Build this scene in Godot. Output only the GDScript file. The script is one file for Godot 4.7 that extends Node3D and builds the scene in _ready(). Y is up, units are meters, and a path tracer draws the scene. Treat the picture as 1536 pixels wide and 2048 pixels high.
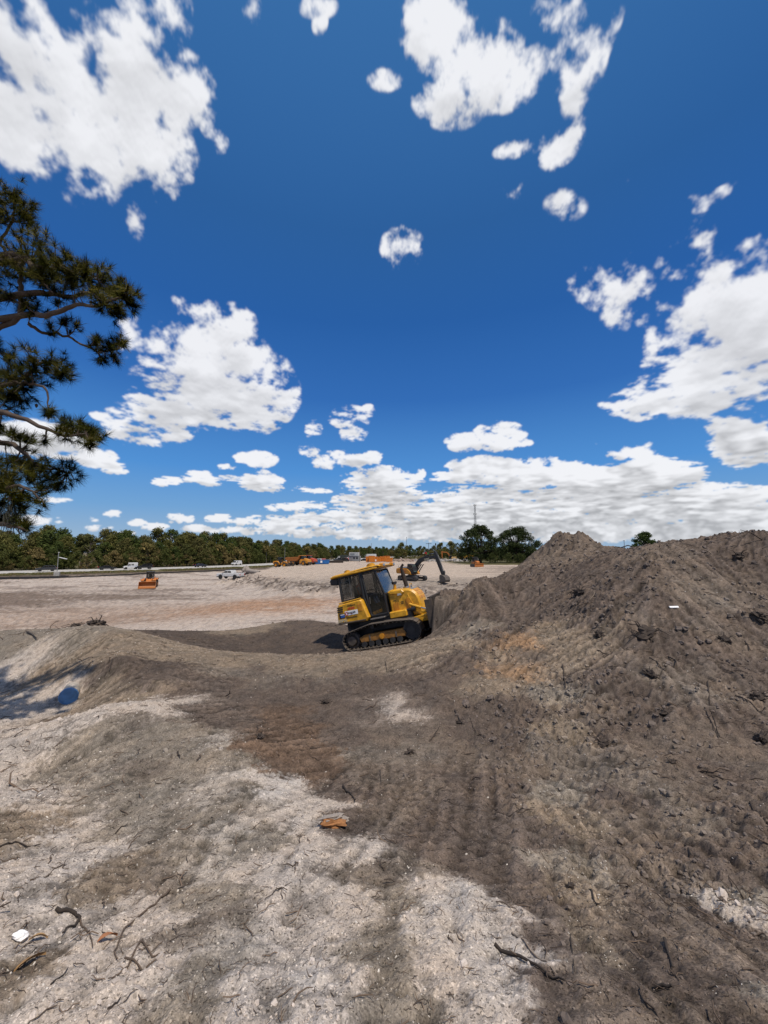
extends Node3D
# An earthworks site: fresh dirt piles, a bulldozer on the haul road, machines on the sand pad behind, a road and woods beyond.
# Eye height is y = 0; the pit floor lies near y = -7; -z is ahead. D(x, z) below uses depth = -z.

const NX0 := -24.0
const NX1 := 24.0
const NZ0 := -8.0
const NZ1 := 30.0
# surveyed heights of the near earthworks: x, depth, height
const SURVEY: PackedFloat32Array = [-1.35,1.54,-1.65,-1.99,2.20,-1.79,-3.34,3.60,-2.14,-6.43,6.80,-2.87,-10.45,10.90,-3.18,-13.95,14.40,-2.83,-3.99,4.85,-2.66,-5.84,7.00,-2.96,-8.61,10.20,-3.22,-1.09,1.54,-1.65,-1.56,2.15,-1.86,-2.28,3.10,-2.19,-3.53,4.70,-2.53,-5.33,7.00,-2.87,-6.36,8.30,-3.02,-7.65,9.90,-2.77,-9.76,12.50,-2.32,-4.43,6.30,-2.40,-5.63,8.00,-2.86,-6.91,9.70,-2.48,-9.26,12.90,-2.38,-6.07,9.10,-2.46,-7.93,11.80,-2.41,-0.82,1.54,-1.65,-1.18,2.15,-1.86,-1.70,3.05,-2.15,-2.56,4.50,-2.42,-3.58,6.20,-2.44,-4.35,7.50,-2.68,-4.66,8.00,-2.53,-5.86,10.00,-2.70,-7.07,12.00,-2.64,-0.55,1.52,-1.63,-0.78,2.10,-1.82,-1.14,3.00,-2.12,-1.46,3.80,-2.26,-1.94,5.00,-2.40,-2.75,7.00,-2.71,-3.65,9.20,-2.79,-4.39,11.00,-2.78,-0.29,1.50,-1.61,-0.41,2.10,-1.82,-0.59,2.95,-2.08,-0.72,3.55,-2.27,-0.96,4.70,-2.58,-1.37,6.60,-2.79,-1.93,9.20,-2.82,-2.29,10.90,-2.89,0.00,1.50,-1.61,0.00,2.10,-1.82,0.00,3.05,-2.15,0.00,4.20,-2.50,0.00,5.80,-2.79,0.00,7.80,-2.83,0.00,9.40,-2.81,0.00,11.30,-2.75,0.23,1.50,-1.61,0.33,2.15,-1.86,0.50,3.20,-2.26,0.80,5.00,-2.69,1.24,7.60,-2.76,1.62,9.80,-2.55,1.95,11.70,-2.45,0.40,1.50,-1.61,0.58,2.15,-1.86,0.91,3.30,-2.33,1.67,5.90,-2.83,2.52,8.70,-2.64,3.07,10.50,-2.30,3.92,13.30,-1.60,4.45,15.00,-1.05,5.92,15.80,-0.50,0.59,1.50,-1.61,0.89,2.20,-1.91,1.41,3.40,-2.40,2.46,5.80,-2.79,3.59,8.30,-2.52,4.74,10.80,-1.97,6.22,14.00,-0.80,7.85,17.50,0.66,8.43,15.50,0.10,5.80,10.80,-1.30,0.93,1.53,-1.64,1.82,2.90,-2.31,3.41,5.25,-2.59,4.91,7.40,-2.25,6.56,9.70,-1.16,8.22,12.00,-0.01,9.75,11.60,0.03,7.88,9.50,-1.14,5.94,7.30,-2.22,4.14,5.20,-2.57,2.22,2.88,-2.30,1.34,1.53,-1.64,2.58,2.85,-2.27,4.83,5.15,-2.55,6.90,7.20,-2.19,9.29,9.50,-1.02,11.34,11.40,0.55,-20.00,14.00,-3.20,-22.00,20.00,-6.20,-14.00,19.00,-5.40,-10.00,14.80,-3.10,-10.50,17.20,-3.35,-8.00,17.00,-3.50,-13.00,17.00,-3.60,-7.00,15.20,-3.60,-5.00,14.80,-3.75,-3.00,15.00,-3.80,-1.30,15.30,-3.79,0.00,14.70,-3.50,1.40,14.40,-3.20,0.35,16.00,-3.50,-1.10,17.50,-3.82,1.00,17.00,-3.36,2.10,16.60,-3.10,1.60,13.30,-2.75,2.10,14.40,-2.95,2.50,15.60,-2.95,-4.00,17.00,-3.85,-5.00,21.00,-3.62,-2.20,21.00,-3.80,-8.00,21.00,-4.30,0.00,20.00,-4.00,2.60,19.00,-3.60,-11.00,20.50,-4.60,-6.00,25.00,-5.60,0.00,25.00,-5.60,5.00,22.00,-4.00,-14.00,26.00,-6.60,6.00,29.00,-5.50,-20.00,29.00,-6.90,12.00,29.00,-5.00,2.50,13.50,-1.75,2.75,14.30,-1.60,3.20,15.40,-1.50,1.75,13.90,-3.00,2.20,12.60,-2.25,8.75,17.00,0.62,7.30,16.60,-0.05,9.90,16.60,0.00,3.40,16.50,-2.00,4.60,17.50,-1.60,5.20,19.50,-2.40,7.80,21.00,-1.20,11.00,19.00,-1.00,10.00,24.00,-3.40,14.00,15.50,-0.10,16.00,20.00,-1.50,18.00,13.00,0.50,20.00,20.00,-1.50,20.00,27.00,-4.50,15.00,9.00,-1.30,16.00,5.00,-2.40,22.00,8.00,-1.60,22.00,15.00,0.20,9.00,3.00,-2.20,6.00,1.50,-1.75,4.00,0.00,-1.50,8.00,-2.00,-1.20,0.00,0.00,-1.62,-2.00,0.00,-1.65,2.00,0.00,-1.62,0.00,-2.00,-1.65,-4.00,-3.00,-1.75,4.00,-4.00,-1.60,-8.00,2.00,-2.10,-14.00,4.00,-2.70,-20.00,6.00,-3.10,-12.00,-6.00,-2.30,0.00,-8.00,-1.90,12.00,-7.00,-1.60,-20.00,-4.00,-3.00,20.00,-4.00,-1.50,20.00,2.00,-1.80,-9.00,6.00,-2.60,-15.00,10.00,-3.00,-22.00,12.00,-3.60]
# soil samples: x, depth, kind of soil
const SOIL: PackedFloat32Array = [-9.94,10.65,4,-9.88,11.14,4,-8.70,10.73,6,-7.15,7.94,4,-6.98,8.31,4,-4.54,5.96,4,-4.65,5.37,4,-4.38,4.82,4,-3.01,3.73,4,-2.44,3.45,4,-3.25,3.80,4,-2.87,3.28,6,-2.17,2.58,4,-2.15,2.92,4,-1.69,2.60,6,-1.79,2.07,4,-1.62,2.13,4,-1.41,2.31,4,-1.15,2.15,4,-1.46,1.78,6,-1.33,1.85,4,-1.07,1.78,4,-0.90,1.74,4,-1.21,1.58,4,-0.97,1.58,4,-6.97,9.47,6,-9.06,11.47,3,-8.00,11.20,6,-5.72,8.39,6,-4.68,7.58,6,-3.71,6.41,4,-3.95,7.27,4,-10.81,12.13,3,-11.90,12.47,3,-4.06,5.21,3,-4.04,5.04,3,-4.06,5.45,3,-3.92,5.62,3,-3.72,5.94,9,-3.21,5.59,3,-2.82,5.76,3,-2.15,5.18,10,-3.02,4.38,3,-2.84,3.80,3,-2.76,4.64,9,-2.19,4.31,3,-1.96,4.63,3,-2.21,3.55,3,-1.76,3.35,3,-1.70,3.82,10,-1.66,4.30,10,-1.69,4.82,3,-1.33,2.88,3,-1.26,3.31,10,-1.15,2.86,10,-1.34,3.72,3,-1.38,4.25,3,-1.80,3.66,3,-2.19,3.88,3,-3.36,5.03,3,-2.67,4.99,3,-2.40,5.06,3,-1.10,3.68,10,-0.97,3.14,3,-1.40,2.75,9,-1.03,2.37,3,-0.93,2.00,9,-0.78,1.74,3,-0.75,1.56,3,-0.71,1.91,10,-0.55,1.67,4,-5.95,9.17,1,-5.30,9.05,1,-4.45,8.34,0,-5.15,8.46,1,-3.80,7.88,0,-3.48,8.79,0,-2.69,6.28,0,-3.07,6.74,0,-2.31,6.50,0,-2.01,7.80,0,-1.65,8.95,0,-0.79,9.33,0,-3.01,9.73,0,-1.66,6.49,2,-1.22,5.90,2,-1.29,5.08,2,-0.88,5.64,2,-1.74,5.31,2,-0.90,5.01,2,-1.70,7.31,2,-6.39,11.61,6,-5.47,11.23,6,-4.51,10.35,6,-3.43,10.22,6,-2.11,10.06,6,-0.87,10.27,6,0.16,10.44,6,1.26,10.89,6,2.09,10.95,6,2.77,11.44,3,-2.55,9.80,6,-1.43,9.67,6,-0.35,9.88,6,0.79,10.18,6,-3.45,9.28,9,-2.38,9.19,9,-1.34,9.13,9,-1.10,4.07,5,-1.29,4.46,5,-0.93,3.73,4,-0.82,4.05,4,-0.64,4.11,4,-0.64,3.57,4,-0.99,7.38,0,-0.07,7.35,0,0.78,7.67,0,0.06,7.38,4,-0.50,8.39,0,0.35,8.85,0,1.50,9.09,0,2.23,9.77,0,-0.58,6.10,0,-0.34,5.77,9,0.09,6.16,8,0.44,5.83,9,0.80,6.36,8,-0.37,4.49,0,-0.05,4.82,8,0.34,4.53,8,0.89,5.51,8,1.42,6.69,0,-0.30,3.63,0,0.05,3.70,8,0.36,3.65,0,0.74,4.06,0,1.14,4.89,0,-0.52,2.96,4,-0.31,2.99,4,-0.70,2.81,4,-0.48,2.44,4,-0.29,2.10,4,-0.19,2.35,4,-0.45,2.06,4,-0.46,1.74,4,-0.30,1.73,5,-0.14,1.76,4,-0.21,1.54,4,-0.43,1.53,4,-0.09,2.66,9,0.03,2.37,3,-0.02,1.89,3,0.06,1.70,3,-0.01,1.54,3,0.25,2.59,4,0.17,2.78,9,0.45,2.50,5,0.55,2.45,4,0.29,2.20,5,0.42,2.10,5,0.56,2.15,4,0.56,1.92,5,0.40,1.80,5,0.27,1.74,4,0.44,1.63,5,0.27,1.54,4,0.14,1.54,3,0.46,1.52,4,0.35,3.16,0,0.59,3.05,0,0.79,2.86,0,0.86,2.51,0,0.74,2.02,0,0.64,1.72,0,0.53,1.54,0,1.06,3.79,0,1.75,5.09,8,1.77,6.21,0,2.48,7.12,0,1.33,3.56,0,2.73,9.39,6,3.11,9.83,7,2.69,8.90,7,2.28,8.24,6,3.43,10.04,7,4.35,9.81,6,3.99,8.81,6,4.32,10.32,6,3.45,9.42,8,4.54,9.22,6,3.18,7.30,3,2.81,6.16,6,3.31,6.67,8,2.43,5.81,9,1.99,4.66,3,1.78,3.89,6,1.40,3.25,3,1.28,2.63,6,0.99,1.96,6,0.80,1.76,8,3.24,12.62,0,4.25,13.25,0,5.06,13.58,0,6.06,14.24,0,7.10,15.26,8,5.88,12.07,0,4.17,11.68,0,4.95,11.74,0,2.94,10.99,0,2.74,12.55,0,2.23,13.33,8,7.50,13.50,0,6.96,11.27,0,8.13,11.86,8,5.51,10.06,0,5.92,9.49,8,6.57,9.70,0,7.55,10.16,8,8.66,10.68,8,9.62,10.97,0,10.59,11.20,0,8.70,11.61,8,8.04,9.68,9,8.88,9.78,8,9.85,10.09,1,7.94,8.58,0,7.19,8.48,8,6.18,8.04,0,5.68,8.34,1,4.99,8.26,8,4.32,8.00,0,4.35,7.11,1,4.26,6.48,0,5.10,7.04,9,5.81,7.15,8,6.74,7.37,0,5.89,6.25,8,5.09,6.05,0,4.31,5.74,8,3.64,5.39,8,3.52,6.06,0,2.95,4.75,9,3.36,4.67,8,3.97,4.85,0,4.36,4.83,8,2.44,4.38,0,2.48,3.88,8,2.88,3.92,9,3.22,3.87,0,3.35,3.67,0,1.92,3.34,8,2.13,3.20,8,2.49,3.31,0,2.55,3.02,0,2.57,2.89,3,2.32,2.59,4,1.51,2.56,0,1.71,2.54,8,1.92,2.51,0,1.17,1.90,0,1.30,1.83,0,1.51,1.91,8,1.54,1.80,0,1.49,1.70,3,0.94,1.69,0,1.01,1.57,8,1.17,1.57,0,1.30,1.55,8,0.83,1.54,8,-6,15.6,1,-3,15.5,1,-1,15.5,1,0.5,16,1,2,16,0,-9,15.2,1,-11.5,15.2,3,-10.5,17.2,1,-8.5,16.4,1,-12,16.8,1,-10,16.2,1,-6.5,16.5,1,-9,18,1,-5,17,1,-2,17.3,1,-3,19,0,0,19,1,-7,18.5,6,3,18,0,5,20,0,9,21,0,14,20,0,20,16,0,20,8,0,14,6,0,12,3,0,8,1,0,4,-1,8,0,-1,4,-3,-1,4,-6,3,4,-12,5,4,-18,8,4,0,-6,4,10,-6,8,-12,-6,4,-16,14,3,-12,10,4,-15,18,6,-20,18,6]
const SOIL_COLOR: Array[Vector3] = [Vector3(.138, .110, .094), Vector3(.115, .092, .079), Vector3(.150, .106, .080), Vector3(.255, .22, .185), Vector3(.51, .445, .395), Vector3(.63, .565, .515), Vector3(.255, .205, .160), Vector3(.33, .215, .135), Vector3(.178, .143, .118), Vector3(.20, .168, .142), Vector3(.38, .335, .295)]
# clouds: azimuth, elevation, half axes, turn (degrees), strength
const CLOUDS: PackedFloat32Array = [-36.3,52.1,3.8,1.8,-141,1.20,-31.6,49.2,3.1,2.2,-154,1.00,-26.2,47.6,1.5,1.1,117,0.90,-35.6,49.3,3.2,2.0,-132,1.10,-47.5,41.8,4.4,1.8,88,1.10,-43.1,44.3,2.1,1.5,-106,0.60,-39.4,42.4,6.5,3.3,-150,1.25,-43.8,42.2,3.8,2.3,-117,1.00,-33.1,42.7,3.5,2.2,-140,1.10,-35.2,38.1,2.1,0.9,100,0.70,-40.7,38.2,2.5,1.5,-161,0.70,-28.6,44.0,0.8,0.4,-162,0.60,-45.5,37.8,2.1,1.2,-158,0.80,-46.6,46.0,1.7,0.9,-120,0.60,-21.3,56.7,1.2,0.8,-144,0.70,-11.9,58.2,1.8,0.7,-172,0.80,-10.9,57.3,0.8,0.6,54,0.60,8.7,57.2,3.2,2.2,167,1.20,15.9,53.8,5.0,2.3,160,1.20,11.0,52.5,3.2,1.9,167,1.00,24.4,52.1,2.2,1.5,140,0.85,19.2,56.5,1.2,0.9,106,0.80,27.6,55.0,2.5,1.0,153,0.95,30.2,51.5,2.4,1.9,95,0.75,33.2,52.1,2.7,1.0,56,0.70,21.5,47.3,2.3,0.7,174,0.75,27.1,45.9,1.9,1.2,-165,0.95,0.2,54.2,1.6,0.7,180,0.65,34.7,40.5,1.8,1.0,95,0.65,29.3,49.4,2.2,1.2,96,0.60,19.8,44.5,1.6,1.2,148,0.45,27.2,41.1,2.1,1.3,151,0.42,3.0,40.2,2.3,2.0,176,0.85,1.8,38.6,1.6,1.0,178,0.50,42.1,33.0,2.0,1.6,115,0.85,41.7,36.5,1.1,0.7,129,0.85,44.2,36.2,1.4,0.6,175,0.65,39.0,33.3,1.8,0.7,-147,0.60,32.4,31.7,3.8,2.2,153,0.72,33.5,27.9,2.3,1.4,153,0.80,28.6,33.0,1.6,0.8,159,0.55,34.3,33.9,1.3,0.9,104,0.60,35.9,24.0,2.3,0.8,79,0.80,43.0,28.4,4.2,3.5,144,1.30,45.6,24.9,5.5,3.9,127,1.40,41.4,19.5,6.2,3.6,-174,1.35,36.1,18.2,4.1,1.9,175,1.10,45.0,21.7,4.5,3.4,123,1.40,40.6,26.8,3.1,2.2,136,1.10,43.8,12.1,2.8,2.5,125,1.05,42.3,14.1,1.7,1.3,152,0.90,32.0,18.0,1.9,0.7,151,0.90,46.9,30.0,1.6,1.1,125,0.90,46.6,38.8,0.7,0.5,119,0.50,38.5,24.3,1.9,1.5,137,1.00,-24.6,23.8,8.0,5.1,179,1.35,-19.8,21.6,5.3,4.2,-162,1.30,-27.9,26.5,4.1,2.8,-157,1.15,-22.9,29.5,2.8,2.2,-149,1.10,-28.8,30.5,1.9,1.1,-168,0.85,-34.5,26.0,2.0,1.5,68,0.75,-29.8,17.6,4.6,2.8,179,1.15,-34.4,15.3,2.3,1.7,149,0.95,-32.1,13.8,1.6,0.6,177,0.85,-37.2,16.2,0.9,0.5,-178,0.70,-15.3,21.5,1.4,1.1,-168,0.60,-25.6,31.2,1.2,0.8,-152,0.70,-21.0,18.2,3.3,1.7,-172,1.10,-33.2,18.8,1.4,1.1,-145,0.70,-41.2,12.7,3.8,2.0,178,1.05,-37.1,11.2,2.7,1.2,160,1.05,-44.5,12.5,2.1,1.6,85,0.90,-5.2,19.7,2.6,1.4,-178,1.00,-4.4,17.4,1.9,1.2,-178,1.00,-10.6,17.6,1.3,1.1,88,0.90,-2.4,20.6,0.9,0.9,-170,0.90,-5.9,13.7,4.8,1.2,-176,1.00,-10.7,14.5,1.8,1.3,163,0.70,-29.6,9.2,1.6,0.6,-174,0.85,-25.5,9.8,2.2,1.0,179,0.85,-22.4,10.3,1.4,0.5,-175,0.80,-18.0,10.1,3.0,1.3,175,1.00,-18.8,13.0,2.6,1.1,-175,0.90,-22.4,11.7,1.3,0.5,-175,0.60,12.1,15.9,2.4,1.2,176,1.05,17.1,16.4,3.0,1.8,173,1.15,20.2,15.2,1.2,0.6,173,0.90,-0.6,10.6,5.3,1.9,-180,1.15,1.6,8.1,4.6,1.3,180,1.10,-2.5,7.9,4.4,0.9,-180,1.00,-12.4,6.7,4.5,0.6,-175,0.90,-11.0,9.1,2.9,0.5,177,0.55,5.4,11.6,0.8,0.7,178,0.80,10.9,10.9,3.5,0.9,178,0.90,14.2,12.0,4.1,1.6,177,1.10,20.4,10.8,7.1,2.1,176,1.20,29.6,9.2,7.3,2.1,175,1.20,36.0,9.6,3.7,1.6,172,1.15,32.0,12.6,1.4,0.9,169,0.90,34.6,11.8,1.6,1.4,153,1.05,38.0,10.0,2.0,0.8,172,1.05,41.3,6.7,5.0,1.0,174,1.00,22.8,7.9,3.1,0.7,177,0.80,14.8,7.5,7.3,1.9,178,1.10,32.2,6.0,10.2,1.6,176,1.15,41.2,4.2,7.4,1.7,176,1.15,6.1,5.5,15.1,1.6,179,1.10,-12.3,4.5,8.0,0.9,-179,0.90,-1.3,3.2,17.7,1.0,-180,1.00,20.1,4.5,14.8,1.8,178,1.15,34.6,2.7,12.5,1.2,178,1.10,16.7,2.3,22.0,0.8,179,1.00,29.8,14.2,1.1,0.6,170,0.40,-35.3,4.7,1.0,0.4,-177,0.95,-36.9,3.9,0.8,0.3,-177,0.80,-36.4,2.9,1.3,0.4,-178,0.85,-32.6,3.7,0.9,0.4,-178,0.85,-30.7,3.2,1.4,0.5,-178,0.90,-27.9,4.5,1.4,0.7,-178,0.95,-25.8,3.2,1.8,0.5,-179,0.85,-23.1,4.6,1.7,0.6,-178,0.95,-19.9,4.4,1.6,0.5,-178,0.90,-22.1,3.1,2.6,0.5,-179,0.80,-29.8,1.9,3.5,0.3,-179,0.60,-41.1,5.9,1.7,0.4,-175,0.70,-42.6,3.5,2.5,0.5,-177,0.70,-17.1,2.9,4.1,0.5,-179,0.85,-33.9,2.4,2.1,0.3,-178,0.60]

var rng := RandomNumberGenerator.new()
var mats := {}
var used_names := {}
var n_big := FastNoiseLite.new()
var n_mid := FastNoiseLite.new()
var n_fine := FastNoiseLite.new()
var n_clod := FastNoiseLite.new()
var n_grain := FastNoiseLite.new()
var n_warp := FastNoiseLite.new()
var n_sky := FastNoiseLite.new()
var n_sky2 := FastNoiseLite.new()
var n_sky3 := FastNoiseLite.new()

# ------------------------------------------------------------------ small helpers
func setup_noise(n: FastNoiseLite, kind: int, freq: float, octaves: int, sd: int, gain := 0.5) -> void:
	n.noise_type = kind as FastNoiseLite.NoiseType
	n.frequency = freq
	n.seed = sd
	n.fractal_type = FastNoiseLite.FRACTAL_FBM if octaves > 1 else FastNoiseLite.FRACTAL_NONE
	n.fractal_octaves = octaves
	n.fractal_gain = gain

func ss(a: float, b: float, x: float) -> float:
	var t := clampf((x - a) / (b - a), 0.0, 1.0)
	return t * t * (3.0 - 2.0 * t)

func hash2(a: int, b: int) -> float:
	var h: int = (a * 374761393 + b * 668265263) & 0x7fffffff
	h = ((h ^ (h >> 13)) * 1274126177) & 0x7fffffff
	return float((h ^ (h >> 16)) & 0xffff) / 65535.0

func lin(r: float, g: float, b: float, a := 1.0) -> Color:
	var c := Color(r, g, b).linear_to_srgb()
	c.a = a
	return c

func numbered(called: String) -> String:
	if not used_names.has(called):
		used_names[called] = 0
		return called
	used_names[called] += 1
	return "%s_%03d" % [called, used_names[called]]

func tag(o: Node, label: String, category: String, group := "", kind := "") -> Node:
	if label: o.set_meta("label", label)
	if category: o.set_meta("category", category)
	if group: o.set_meta("group", group)
	if kind: o.set_meta("kind", kind)
	return o

func thing(called: String, at: Vector3, turn: float, label: String, category: String, group := "") -> Node3D:
	var o := Node3D.new()
	o.name = numbered(called)
	add_child(o)
	o.position = at
	o.rotation.y = turn
	tag(o, label, category, group)
	return o

func copy_of(src: Node3D, called: String, at: Vector3, turn: float, sc := 1.0, label := "", group := "") -> Node3D:
	var o: Node3D = src.duplicate()
	o.name = numbered(called)
	add_child(o)
	o.position = at
	o.rotation = Vector3(0, turn, 0)
	o.scale = Vector3.ONE * sc
	if label: o.set_meta("label", label)
	if group: o.set_meta("group", group)
	return o

# ------------------------------------------------------------------ heights of the ground
var grid_h: PackedFloat32Array     # 0.1 m grid
var grid_w := 0
var grid_d := 0
var streak: PackedFloat32Array
const SK := 0.05
const SX0 := -11.0
const SZ0 := 0.5
const SW := 460
const SD := 340

func solve_survey() -> void:
	var n := SURVEY.size() / 3
	var m := n + 3
	var a: Array[PackedFloat64Array] = []
	for i in m:
		var row := PackedFloat64Array()
		row.resize(m + 1)
		if i < n:
			var xi := SURVEY[3 * i]
			var zi := SURVEY[3 * i + 1]
			for j in n:
				var dx := xi - SURVEY[3 * j]
				var dz := zi - SURVEY[3 * j + 1]
				var r2 := dx * dx + dz * dz
				row[j] = 0.5 * r2 * log(r2) if r2 > 1e-9 else 0.003
			row[n] = 1.0
			row[n + 1] = xi
			row[n + 2] = zi
			row[m] = SURVEY[3 * i + 2]
		else:
			for j in n:
				row[j] = 1.0 if i == n else SURVEY[3 * j + (i - n - 1)]
		a.append(row)
	for c in m:
		var best := c
		for r in range(c + 1, m):
			if absf(a[r][c]) > absf(a[best][c]): best = r
		var t := a[c]
		a[c] = a[best]
		a[best] = t
		var pr := a[c]
		for r in range(c + 1, m):
			var row: PackedFloat64Array = a[r]
			var k := row[c] / pr[c]
			if k == 0.0: continue
			for j in range(c, m + 1): row[j] -= k * pr[j]
			a[r] = row
	var w := PackedFloat64Array()
	w.resize(m)
	for i in range(m - 1, -1, -1):
		var s := a[i][m]
		for j in range(i + 1, m): s -= a[i][j] * w[j]
		w[i] = s / a[i][i]
	var step := 0.4
	var cw := int((NX1 - NX0) / step) + 1
	var cd := int((NZ1 - NZ0) / step) + 1
	var coarse := PackedFloat32Array()
	coarse.resize(cw * cd)
	for j in cd:
		var z := NZ0 + j * step
		for i in cw:
			var x := NX0 + i * step
			var s := w[n] + w[n + 1] * x + w[n + 2] * z
			for k in n:
				var dx := x - SURVEY[3 * k]
				var dz := z - SURVEY[3 * k + 1]
				var r2 := dx * dx + dz * dz
				if r2 > 1e-9: s += w[k] * 0.5 * r2 * log(r2)
			coarse[j * cw + i] = s
	grid_w = (cw - 1) * 4 + 1
	grid_d = (cd - 1) * 4 + 1
	var rows := PackedFloat32Array()
	rows.resize(grid_w * cd)
	for j in cd:
		for i in grid_w:
			var q := i / 4
			var t := (i % 4) * 0.25
			rows[j * grid_w + i] = cubic(coarse[j * cw + maxi(q - 1, 0)], coarse[j * cw + q], coarse[j * cw + mini(q + 1, cw - 1)], coarse[j * cw + mini(q + 2, cw - 1)], t)
	grid_h.resize(grid_w * grid_d)
	for j in grid_d:
		var q := j / 4
		var t := (j % 4) * 0.25
		var r0 := maxi(q - 1, 0) * grid_w
		var r1 := q * grid_w
		var r2 := mini(q + 1, cd - 1) * grid_w
		var r3 := mini(q + 2, cd - 1) * grid_w
		for i in grid_w:
			grid_h[j * grid_w + i] = cubic(rows[r0 + i], rows[r1 + i], rows[r2 + i], rows[r3 + i], t)

func cubic(a: float, b: float, c: float, d: float, t: float) -> float:
	return b + 0.5 * t * (c - a + t * (2.0 * a - 5.0 * b + 4.0 * c - d + t * (3.0 * (b - c) + d - a)))

func near_h(x: float, d: float) -> float:
	var fx := clampf((x - NX0) * 10.0, 0.0, grid_w - 1.001)
	var fz := clampf((d - NZ0) * 10.0, 0.0, grid_d - 1.001)
	var i := int(fx)
	var j := int(fz)
	fx -= i
	fz -= j
	var k := j * grid_w + i
	return lerpf(lerpf(grid_h[k], grid_h[k + 1], fx), lerpf(grid_h[k + grid_w], grid_h[k + grid_w + 1], fx), fz)

const ROAD: Array[Vector2] = [Vector2(-330, -60), Vector2(-230, 20), Vector2(-160, 72), Vector2(-112, 112), Vector2(-84, 137), Vector2(-66, 162), Vector2(-55, 196), Vector2(-46, 240), Vector2(-25, 335), Vector2(6, 480), Vector2(60, 700), Vector2(150, 1000)]
const ROAD_Y := -5.6

func road_near(x: float, d: float) -> float:   # signed distance, positive on the woods side
	var best := 1e9
	var side := 1.0
	for i in ROAD.size() - 1:
		var a := ROAD[i]
		var ab := ROAD[i + 1] - a
		var p := Vector2(x, d) - a
		var t := clampf(p.dot(ab) / ab.length_squared(), 0.0, 1.0)
		var q := p - ab * t
		var l := q.length()
		if l < best:
			best = l
			side = signf(ab.x * p.y - ab.y * p.x)
	return best * side

func pad_left(d: float) -> float:
	return -6.0 - 0.7 * (d - 58.0) if d < 88.0 else -27.0 - 0.13 * (d - 88.0)

func pad_share(x: float, d: float) -> float:
	var wob := n_big.get_noise_2d(x * 0.9 + 71.0, d * 0.9) * 5.0
	return ss(45.0, 60.0, d + wob) * ss(-13.0, 2.0, x - pad_left(d) + wob * 0.7)

func far_h(x: float, d: float) -> float:
	var pit := lerpf(-7.0, -5.6, ss(-35.0, -4.0, x))
	var rd := -road_near(x, d)
	pit = lerpf(-6.15, pit, ss(14.0, 34.0, rd))
	pit = lerpf(-5.75, pit, ss(9.0, 17.0, absf(rd)))
	if d < -5.0: pit = lerpf(pit, -3.2, ss(-5.0, -25.0, d))
	var pad := pad_share(x, d) * (1.0 - ss(205.0, 240.0, d)) * ss(10.0, 20.0, rd)
	var h := lerpf(pit, -4.4, pad)
	var edge := pow(pad * (1.0 - pad) * 4.0, 3.0)
	if d < 100.0 and edge > 0.02:
		h += edge * (0.12 + 0.4 * n_big.get_noise_2d(x * 3.0, d * 3.0) + 0.2 * n_mid.get_noise_2d(x * 0.8, d * 0.8))
	if d < 130.0 and rd > 16.0: h += (0.25 * n_big.get_noise_2d(x * 0.5, d * 0.5) + 0.10 * n_mid.get_noise_2d(x * 0.8, d * 0.8)) * (1.0 - pad) * ss(16.0, 30.0, rd)
	if d > 40.0: h += 0.05 * n_mid.get_noise_2d(x * 0.7, d * 0.7) * ss(13.0, 18.0, absf(rd))
	if x > 20.0 and d < 60.0: h = lerpf(h, -4.4, ss(20.0, 30.0, x))
	return h

func near_share(x: float, d: float) -> float:
	return ss(NX0, NX0 + 7.0, x) * (1.0 - ss(NX1 - 7.0, NX1, x)) * ss(NZ0, NZ0 + 4.0, d) * (1.0 - ss(NZ1 - 7.0, NZ1, d))

# the dirt that the blade is pushing: a lumpy heap filling its face
func loaded(x: float, d: float, h: float) -> float:
	var a := (x - 0.35) * 0.94 - (d - 16.0) * 0.34 - 2.0
	var b := -(x - 0.35) * 0.34 - (d - 16.0) * 0.94
	var w := ss(-0.04, 0.06, a) * (1.0 - ss(0.9, 2.4, a)) * (1.0 - ss(1.5, 1.95, absf(b)))
	if w <= 0.0: return h
	var top := -1.55 + 0.22 * n_mid.get_noise_2d(x * 1.3, d * 1.3) - 0.18 * a * a - 0.05 * b * b
	return lerpf(h, maxf(h, top), w)

func base_h(x: float, d: float) -> float:
	var w := near_share(x, d)
	if w <= 0.0: return far_h(x, d)
	if w >= 1.0: return near_h(x, d) if d < 12.5 or d > 18.0 or x < 1.0 or x > 5.5 else loaded(x, d, near_h(x, d))
	return lerpf(far_h(x, d), near_h(x, d), w)

# how cloddy the soil is: the pushed pile is rough, the sand flat and the haul road are smooth
func rough_at(x: float, d: float) -> float:
	var pile := ss(-0.25, 0.35, (x - 0.12 * d) * 0.35 + n_big.get_noise_2d(x, d) * 0.4)
	var r := lerpf(0.24, 1.0, pile * ss(3.0, 7.0, d + maxf(x, 0.0)))
	var lane := (1.0 - ss(1.5, 2.4, absf(d - 16.0))) * (1.0 - ss(1.6, 2.4, x))
	r *= 1.0 - 0.8 * lane
	return r * (1.0 - 0.6 * ss(26.0, 32.0, d))

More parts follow.
